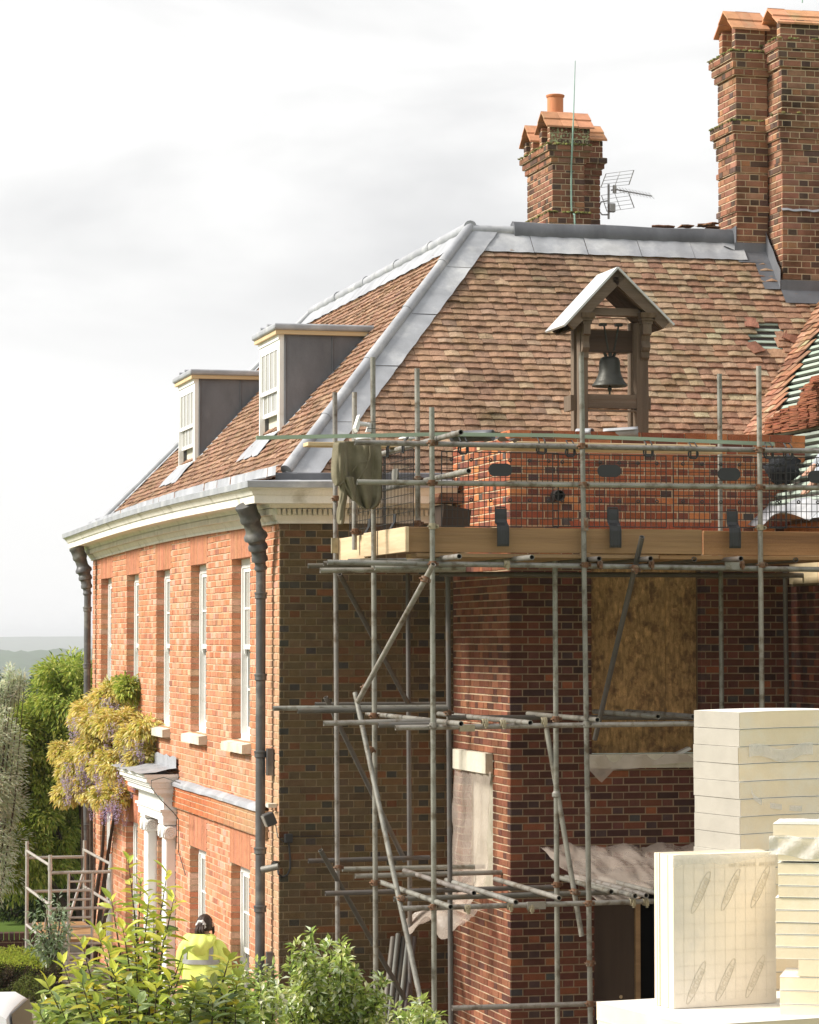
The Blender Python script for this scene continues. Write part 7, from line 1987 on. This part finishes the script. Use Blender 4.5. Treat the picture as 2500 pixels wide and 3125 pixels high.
for s, n_ in ((-1, 'l'), (1, 'r')):
    J['sh' + n_] = (W_(s * .165, 0, 1.385), .062); J['el' + n_] = (W_(s * .235, .05, 1.12), .045); J['wr' + n_] = (W_(s * .20, .24, .98), .030); J['pa' + n_] = (W_(s * .18, .31, .96), (.038, .02))
    E += [('chest', 'sh' + n_), ('sh' + n_, 'el' + n_), ('el' + n_, 'wr' + n_), ('wr' + n_, 'pa' + n_)]
    for k in range(5):
        off_ = (k - 2) * .017; ln = (.055, .075, .08, .074, .058)[k]
        if k == 0: J['f0a' + n_] = (W_(s * .18 - s * .035, .33, .95), .010); J['f0b' + n_] = (W_(s * .18 - s * .05, .36, .93), .009)
        else: J['f%da' % k + n_] = (W_(s * .18 + off_, .345, .955), .010); J['f%db' % k + n_] = (W_(s * .18 + off_, .345 + ln * .6, .935), .009)
        E += [('pa' + n_, 'f%da' % k + n_), ('f%da' % k + n_, 'f%db' % k + n_)]
    J['hip' + n_] = (W_(s * .09, 0, .88), .09); J['kn' + n_] = (W_(s * .10, .02, .48), .058); J['an' + n_] = (W_(s * .10, -.02, .09), .042); J['to' + n_] = (W_(s * .11, .12, .035), (.045, .03))
    E += [('pelvis', 'hip' + n_), ('hip' + n_, 'kn' + n_), ('kn' + n_, 'an' + n_), ('an' + n_, 'to' + n_)]
skin_body('body', J, E, per, 'skin')
# jacket: lofted shell with sleeves and hood
mb = MB(); rows_ = []
TOR = [(.72, .225, .165), (.80, .228, .168), (.95, .222, .165), (1.10, .215, .160), (1.22, .222, .158), (1.32, .232, .150), (1.39, .205, .130), (1.43, .150, .110), (1.46, .095, .09), (1.49, .085, .085)]
def torp(z, a, k=1.0, add=0.0):
    for i in range(len(TOR) - 1):
        if TOR[i][0] <= z <= TOR[i+1][0] + 1e-6:
            f = (z - TOR[i][0]) / (TOR[i+1][0] - TOR[i][0]); rx = TOR[i][1] + (TOR[i+1][1] - TOR[i][1]) * f; ry = TOR[i][2] + (TOR[i+1][2] - TOR[i][2]) * f
    wr = 0.016 * mnoise.noise(V((math.cos(a) * 2, math.sin(a) * 2, z * 7))) + 0.008 * mnoise.noise(V((math.cos(a) * 5, math.sin(a) * 5, z * 16)))
    ca, sa = math.cos(a), math.sin(a)
    return W_((rx + add + wr) * math.copysign(abs(ca) ** .8, ca), (ry + add + wr) * math.copysign(abs(sa) ** .8, sa) + .01, z)
for i in range(28):
    z = .72 + (1.49 - .72) * i / 27
    rows_.append([torp(z, 6.28318 * j / 32) for j in range(32)])
mb.grid(rows_, close=True)
for s in (-1, 1):
    mb.path([W_(s * .12, 0, 1.37), W_(s * .19, 0, 1.36), W_(s * .235, .01, 1.28), W_(s * .265, .03, 1.16), W_(s * .262, .06, 1.08), W_(s * .24, .14, 1.02), W_(s * .215, .22, .985)], [.085, .088, .080, .072, .070, .062, .052], 14)
    mb.path([W_(s * .215, .215, .987), W_(s * .21, .235, .98)], .056, 14)
jk = mb.build('jacket', 'hivis', per, smooth='all'); s_ = jk.modifiers.new('u', 'SUBSURF'); s_.levels = 1; s_.render_levels = 1
mb = MB(); rows_ = []                                     # hood lying on the back
for i in range(9):
    f = i / 8; rw = []
    for j in range(15):
        a = math.pi * (1.02 + .96 * j / 14); rr = .115 + .05 * math.sin(f * math.pi) + .02 * math.sin(j * 2.2)
        rw.append(W_(rr * 1.15 * math.cos(a), -.04 + rr * math.sin(a) * (.8 + .35 * math.sin(f * 3.1)), 1.49 - .20 * f * abs(math.sin(a)) ** .7 - .03 * f))
    rows_.append(rw)
mb.grid(rows_); hd_ = mb.build('hood', 'hivis', per, smooth='all'); s_ = hd_.modifiers.new('u', 'SUBSURF'); s_.levels = 1; s_.render_levels = 1; s_ = hd_.modifiers.new('s', 'SOLIDIFY'); s_.thickness = .012
mb = MB()                                                # reflective bands
for z in (1.165,): mb.grid([[torp(zz, 6.28318 * j / 40, add=.009) for j in range(40)] for zz in (z, z + .028, z + .052)], close=True)
for s in (-1, 1):
    mb.grid([[torp(z_, -math.pi / 2 + s * (.62 + q), add=.010) for q in (-.12, 0, .12)] for z_ in [1.20 + .20 * i / 8 for i in range(9)]])
bd_ = mb.build('reflective_band', 'reflective', per, smooth='all')
mb = MB()
for s in (-1, 1): mb.path([W_(s * .09, 0, .90), W_(s * .10, .01, .70), W_(s * .10, .02, .48), W_(s * .10, -.01, .25), W_(s * .10, -.02, .07)], [.115, .10, .078, .068, .07], 14)
mb.build('trousers', 'trousers', per, smooth='all')
mb = MB(); c = W_(.012, .035, 1.592); rows_ = []             # hair: cap drawn back into a low tail
for i in range(13):
    th = math.pi * (0.02 + .70 * i / 12); rw = []
    for j in range(28):
        ph = 6.28318 * j / 28; d = V((math.sin(th) * math.cos(ph), math.sin(th) * math.sin(ph), math.cos(th)))
        front_ = max(0, d.y)
        k = 1.0 + .03 * math.sin(ph * 9) + .02 * mnoise.noise(d * 5)
        if front_ > .2 and th > 1.25: k = 0.86
        rw.append(c + RT * d.x * .092 * k + FC * d.y * .108 * k + V((0, 0, d.z * .112 * k)))
    rows_.append(rw)
mb.grid(rows_, close=True); mb.path([c - FC * .09 + V((0, 0, .0)), c - FC * .135 + V((0, 0, -.01))], [.045, .04], 12)
for k in range(9): mb.path([c - FC * .13 + RT * (k - 4) * .008, c - FC * (.155 + .01 * (k % 3)) + RT * (k - 4) * .012 + V((0, 0, -.06)), c - FC * .12 + RT * (k - 4) * .016 + V((0, 0, -.14 - .012 * (k % 4)))], [.018, .014, .003], 6)
mb.path([c + RT * .085 + FC * .03 + V((0, 0, -.02)), c + RT * .088 + FC * .04 + V((0, 0, -.09)), c + RT * .075 + FC * .05 + V((0, 0, -.14))], [.02, .015, .004], 6)
mb.build('hair', 'hair', per, smooth='all')
mb = MB(); n = 20; q0 = c - FC * .118
mb.path([q0 + RT * .042 * math.cos(6.283 * i / n) + V((0, 0, .042 * math.sin(6.283 * i / n))) - FC * .008 * math.sin(i * 2.5) for i in range(n + 1)], [.018 + .007 * math.sin(i * 2.1) for i in range(n + 1)], 8); mb.build('scrunchie', 'scrunchie', per, smooth='all')
# face (turned from the camera)
mb = MB()
for s in (-1, 1):
    mb.lathe([(.001, .011), (.009, .008), (.012, 0)], W_(.012 + s * .032, .138, 1.595), FC, 10)
mb.build('eye', 'plastic_white', per, smooth='all')
mb = MB(); mb.path([W_(.012, .135, 1.60), W_(.012, .160, 1.565), W_(.012, .14, 1.555)], [.008, .015, .010], 8); mb.build('nose', 'skin', per, smooth='all')
mb = MB(); mb.path([W_(-.012, .132, 1.525), W_(.012, .142, 1.523), W_(.036, .132, 1.525)], [.004, .008, .004], 6); mb.build('mouth', 'pot', per, smooth='all')
for s in (-1, 1):
    mb = MB(); mb.path([W_(.012 + s * .082, .045, 1.615), W_(.012 + s * .094, .035, 1.60), W_(.012 + s * .09, .04, 1.565)], [.012, .016, .010], 8); mb.build('ear', 'skin', per, smooth='all')

# roofer at work on the stripped wing, mostly hidden by the guard and the frame edge
dr = ray(2545, 1470); kk = (NF.dot(V((XW, 0, Z0))) + 0.05 - NF.dot(CAM)) / NF.dot(dr); KP = CAM + dr * kk; KP.y -= 0.0
wk = thing('person', 'roofer in a pale grey top reaching over the stripped battens', 'person', KP)
hand = onY(2490, 1486, KP.y - .45); elb = onY(2478, 1430, KP.y - .4); shd = KP + V((.12, -.1, .50))
elb = onY(2522, 1412, KP.y - .38); hand2 = onY(2484, 1474, KP.y - .42)
Q = {'pelvis': (KP + V((.45, .1, .18)), (.15, .13)), 'belly': (KP + V((.33, .05, .34)), (.14, .12)), 'chest': (KP + V((.18, -.02, .50)), (.15, .13)), 'neck': (KP + V((.10, -.05, .66)), .06), 'skull': (KP + V((.02, -.08, .78)), (.085, .10)),
     'sl': (KP + V((.12, -.20, .50)), .065), 'el': (elb, .05), 'wl': (hand2, .034), 'pl': (hand2 + V((-.05, 0, -.05)), (.04, .022)),
     'sr': (KP + V((.20, .18, .52)), .065), 'er': (KP + V((.05, .25, .32)), .05), 'wr': (KP + V((-.1, .2, .16)), .034), 'pr': (KP + V((-.16, .2, .12)), (.04, .022)),
     'hl': (KP + V((.5, .0, .12)), .10), 'kl': (KP + V((.12, -.05, .10)), .065), 'al': (KP + V((.5, -.1, .05)), .045), 'tl': (KP + V((.6, -.1, .1)), .04),
     'hr': (KP + V((.5, .22, .15)), .10), 'kr': (KP + V((.15, .3, .12)), .065), 'ar': (KP + V((.52, .3, .12)), .045), 'tr': (KP + V((.62, .3, .16)), .04)}
EQ = [('pelvis', 'belly'), ('belly', 'chest'), ('chest', 'neck'), ('neck', 'skull'), ('chest', 'sl'), ('sl', 'el'), ('el', 'wl'), ('wl', 'pl'), ('chest', 'sr'), ('sr', 'er'), ('er', 'wr'), ('wr', 'pr'), ('pelvis', 'hl'), ('hl', 'kl'), ('kl', 'al'), ('al', 'tl'), ('pelvis', 'hr'), ('hr', 'kr'), ('kr', 'ar'), ('ar', 'tr')]
for pk, s in (('pl', 1), ('pr', 1)):
    b0 = Q[pk][0]
    for k in range(5):
        dd = V((-.03, (k - 2) * .018, -.02)); Q['%s%da' % (pk, k)] = (b0 + dd * 1.2 + (V((.02, -.03, 0)) if k == 0 else V((0, 0, 0))), .010); Q['%s%db' % (pk, k)] = (b0 + dd * 1.2 + V((-.025, (k - 2) * .004 - (.02 if k == 0 else 0), -.035)), .009)
        EQ += [(pk, '%s%da' % (pk, k)), ('%s%da' % (pk, k), '%s%db' % (pk, k))]
skin_body('body', Q, EQ, wk, 'skin')
mb = MB()
mb.path([Q['pelvis'][0], Q['belly'][0], Q['chest'][0], Q['neck'][0] + V((.02, .01, -.05))], [.19, .18, .19, .09], 16)
mb.path([Q['chest'][0], Q['sl'][0], Q['sl'][0].lerp(elb, .5) + V((0, 0, .01)), elb, elb.lerp(hand2, .5), hand2], [.09, .085, .072, .066, .058, .050], 12)
mb.path([Q['chest'][0], Q['sr'][0], Q['er'][0], Q['wr'][0]], [.09, .085, .066, .045], 12)
mb.build('top', 'cloth_grey', wk, smooth='all')
mb = MB()
for a, b, c in (('hl', 'kl', 'al'), ('hr', 'kr', 'ar')): mb.path([Q[a][0], Q[b][0], Q[b][0].lerp(Q[c][0], .1), Q[c][0]], [.12, .085, .08, .07], 12)
mb.build('trousers', 'trousers', wk, smooth='all')
mb = MB(); mb.lathe([(.001, .115), (.06, .10), (.095, .05), (.10, 0), (.09, -.03)], Q['skull'][0] + V((0, 0, .01)), (.0, 0, 1), 16); mb.build('hair', 'hair', wk, smooth='all')

# ================================================================== parked car
CP = onD(-60, 3060, 26.4); CP.z = 0
car = thing('parked_car', 'white parked car showing its roof and rear window beyond the bush', 'car', CP)
CX, CYv = _r, _fh
def cp(l, w, z): return V((CP.x, CP.y, 0)) + CX * l + CYv * w + V((0, 0, z))
prof_ = [(-2.0, .35), (-2.05, .60), (-1.95, .82), (-1.1, .95), (-.55, 1.36), (-.2, 1.44), (.60, 1.45), (.84, 1.39), (.98, 1.0), (1.0, .9), (1.02, .55), (.98, .35)]
prof_ = [(l * (1.0 if l < 0 else .42) + .0, z) for l, z in prof_]
mb = MB(); rows_ = []
for k in range(9):
    w = -.85 + 1.7 * k / 8; e = 1 - abs(w / .85) ** 4
    rows_.append([cp(l * (1 - .03 * (1 - e)), w * (1 - .16 * sm((z - .85) / .6)), z - (.05 * (1 - e) if z > 1 else 0)) for l, z in prof_])
mb.grid(rows_); mb.poly(rows_[0]); mb.poly(rows_[-1]); cb_ = mb.build('car_body', 'car_paint', car, smooth=True, fixn=True)
for w in (-1, 1):
    mb = MB(); mb.poly([cp(-1.0, w * .845, .97), cp(-.55, w * .765, 1.30), cp(-.02, w * .755, 1.34), cp(-.05, w * .845, .97)]); mb.poly([cp(.0, w * .845, .97), cp(.03, w * .755, 1.34), cp(.16, w * .76, 1.30), cp(.30, w * .84, 1.0)]); mb.build('side_window', 'glass', car)
    for l in (-1.45, .02 + .1):
        mb = MB(); mb.lathe([(.001, -.02), (.18, -.02), (.20, 0), (.30, .0), (.31, .05), (.31, .15), (.28, .18), (.001, .18)], cp(l, w * .86, .31), CYv * -w, 20); wh = mb.build('wheel', 'rubber', car, smooth=True)
mb = MB(); mb.poly([cp(.36, -.60, 1.36), cp(.36, .60, 1.36), cp(.412, .66, 1.02), cp(.412, -.66, 1.02)]); o = mb.build('rear_window', 'plastic_black', car); o.location += CX * .012 + V((0, 0, .006))
mb = MB(); mb.poly([cp(-1.06, -.62, 1.0), cp(-1.06, .62, 1.0), cp(-.60, .56, 1.34), cp(-.60, -.56, 1.34)]); o = mb.build('windscreen', 'glass', car); o.location += -CX * .012 + V((0, 0, .012))
for w in (-1, 1):
    mb = MB(); mb.box(cp(.425, w * .72, .82), CX * .012, CYv * .09, (0, 0, .09), (.9, .1, .08)); mb.build('tail_light', 'pot', car); mb = MB(); mb.box(cp(-2.0, w * .62, .68), CX * .04, CYv * .14, (0, 0, .06)); mb.build('headlight', 'glass_pale', car)

# ================================================================== air
mb = MB(); mb.ab((-9500, -6000, -75), (13500, 13200, 42))
hz = mb.build('haze', 'dark'); hz['kind'] = 'stuff'; hz['label'] = 'pale blue summer haze over the distant hills'; hz['category'] = 'haze'
hm = bpy.data.materials.new('haze'); hm.use_nodes = True; hn = hm.node_tree.nodes; hn.remove(hn['Principled BSDF'])
pv_ = hn.new('ShaderNodeVolumePrincipled'); pv_.inputs['Color'].default_value = (.93, .96, 1.0, 1); pv_.inputs['Density'].default_value = 0.00017; pv_.inputs['Anisotropy'].default_value = 0.2
hm.node_tree.links.new(pv_.outputs['Volume'], hn['Material Output'].inputs['Volume'])
hz.data.materials.clear(); hz.data.materials.append(hm)
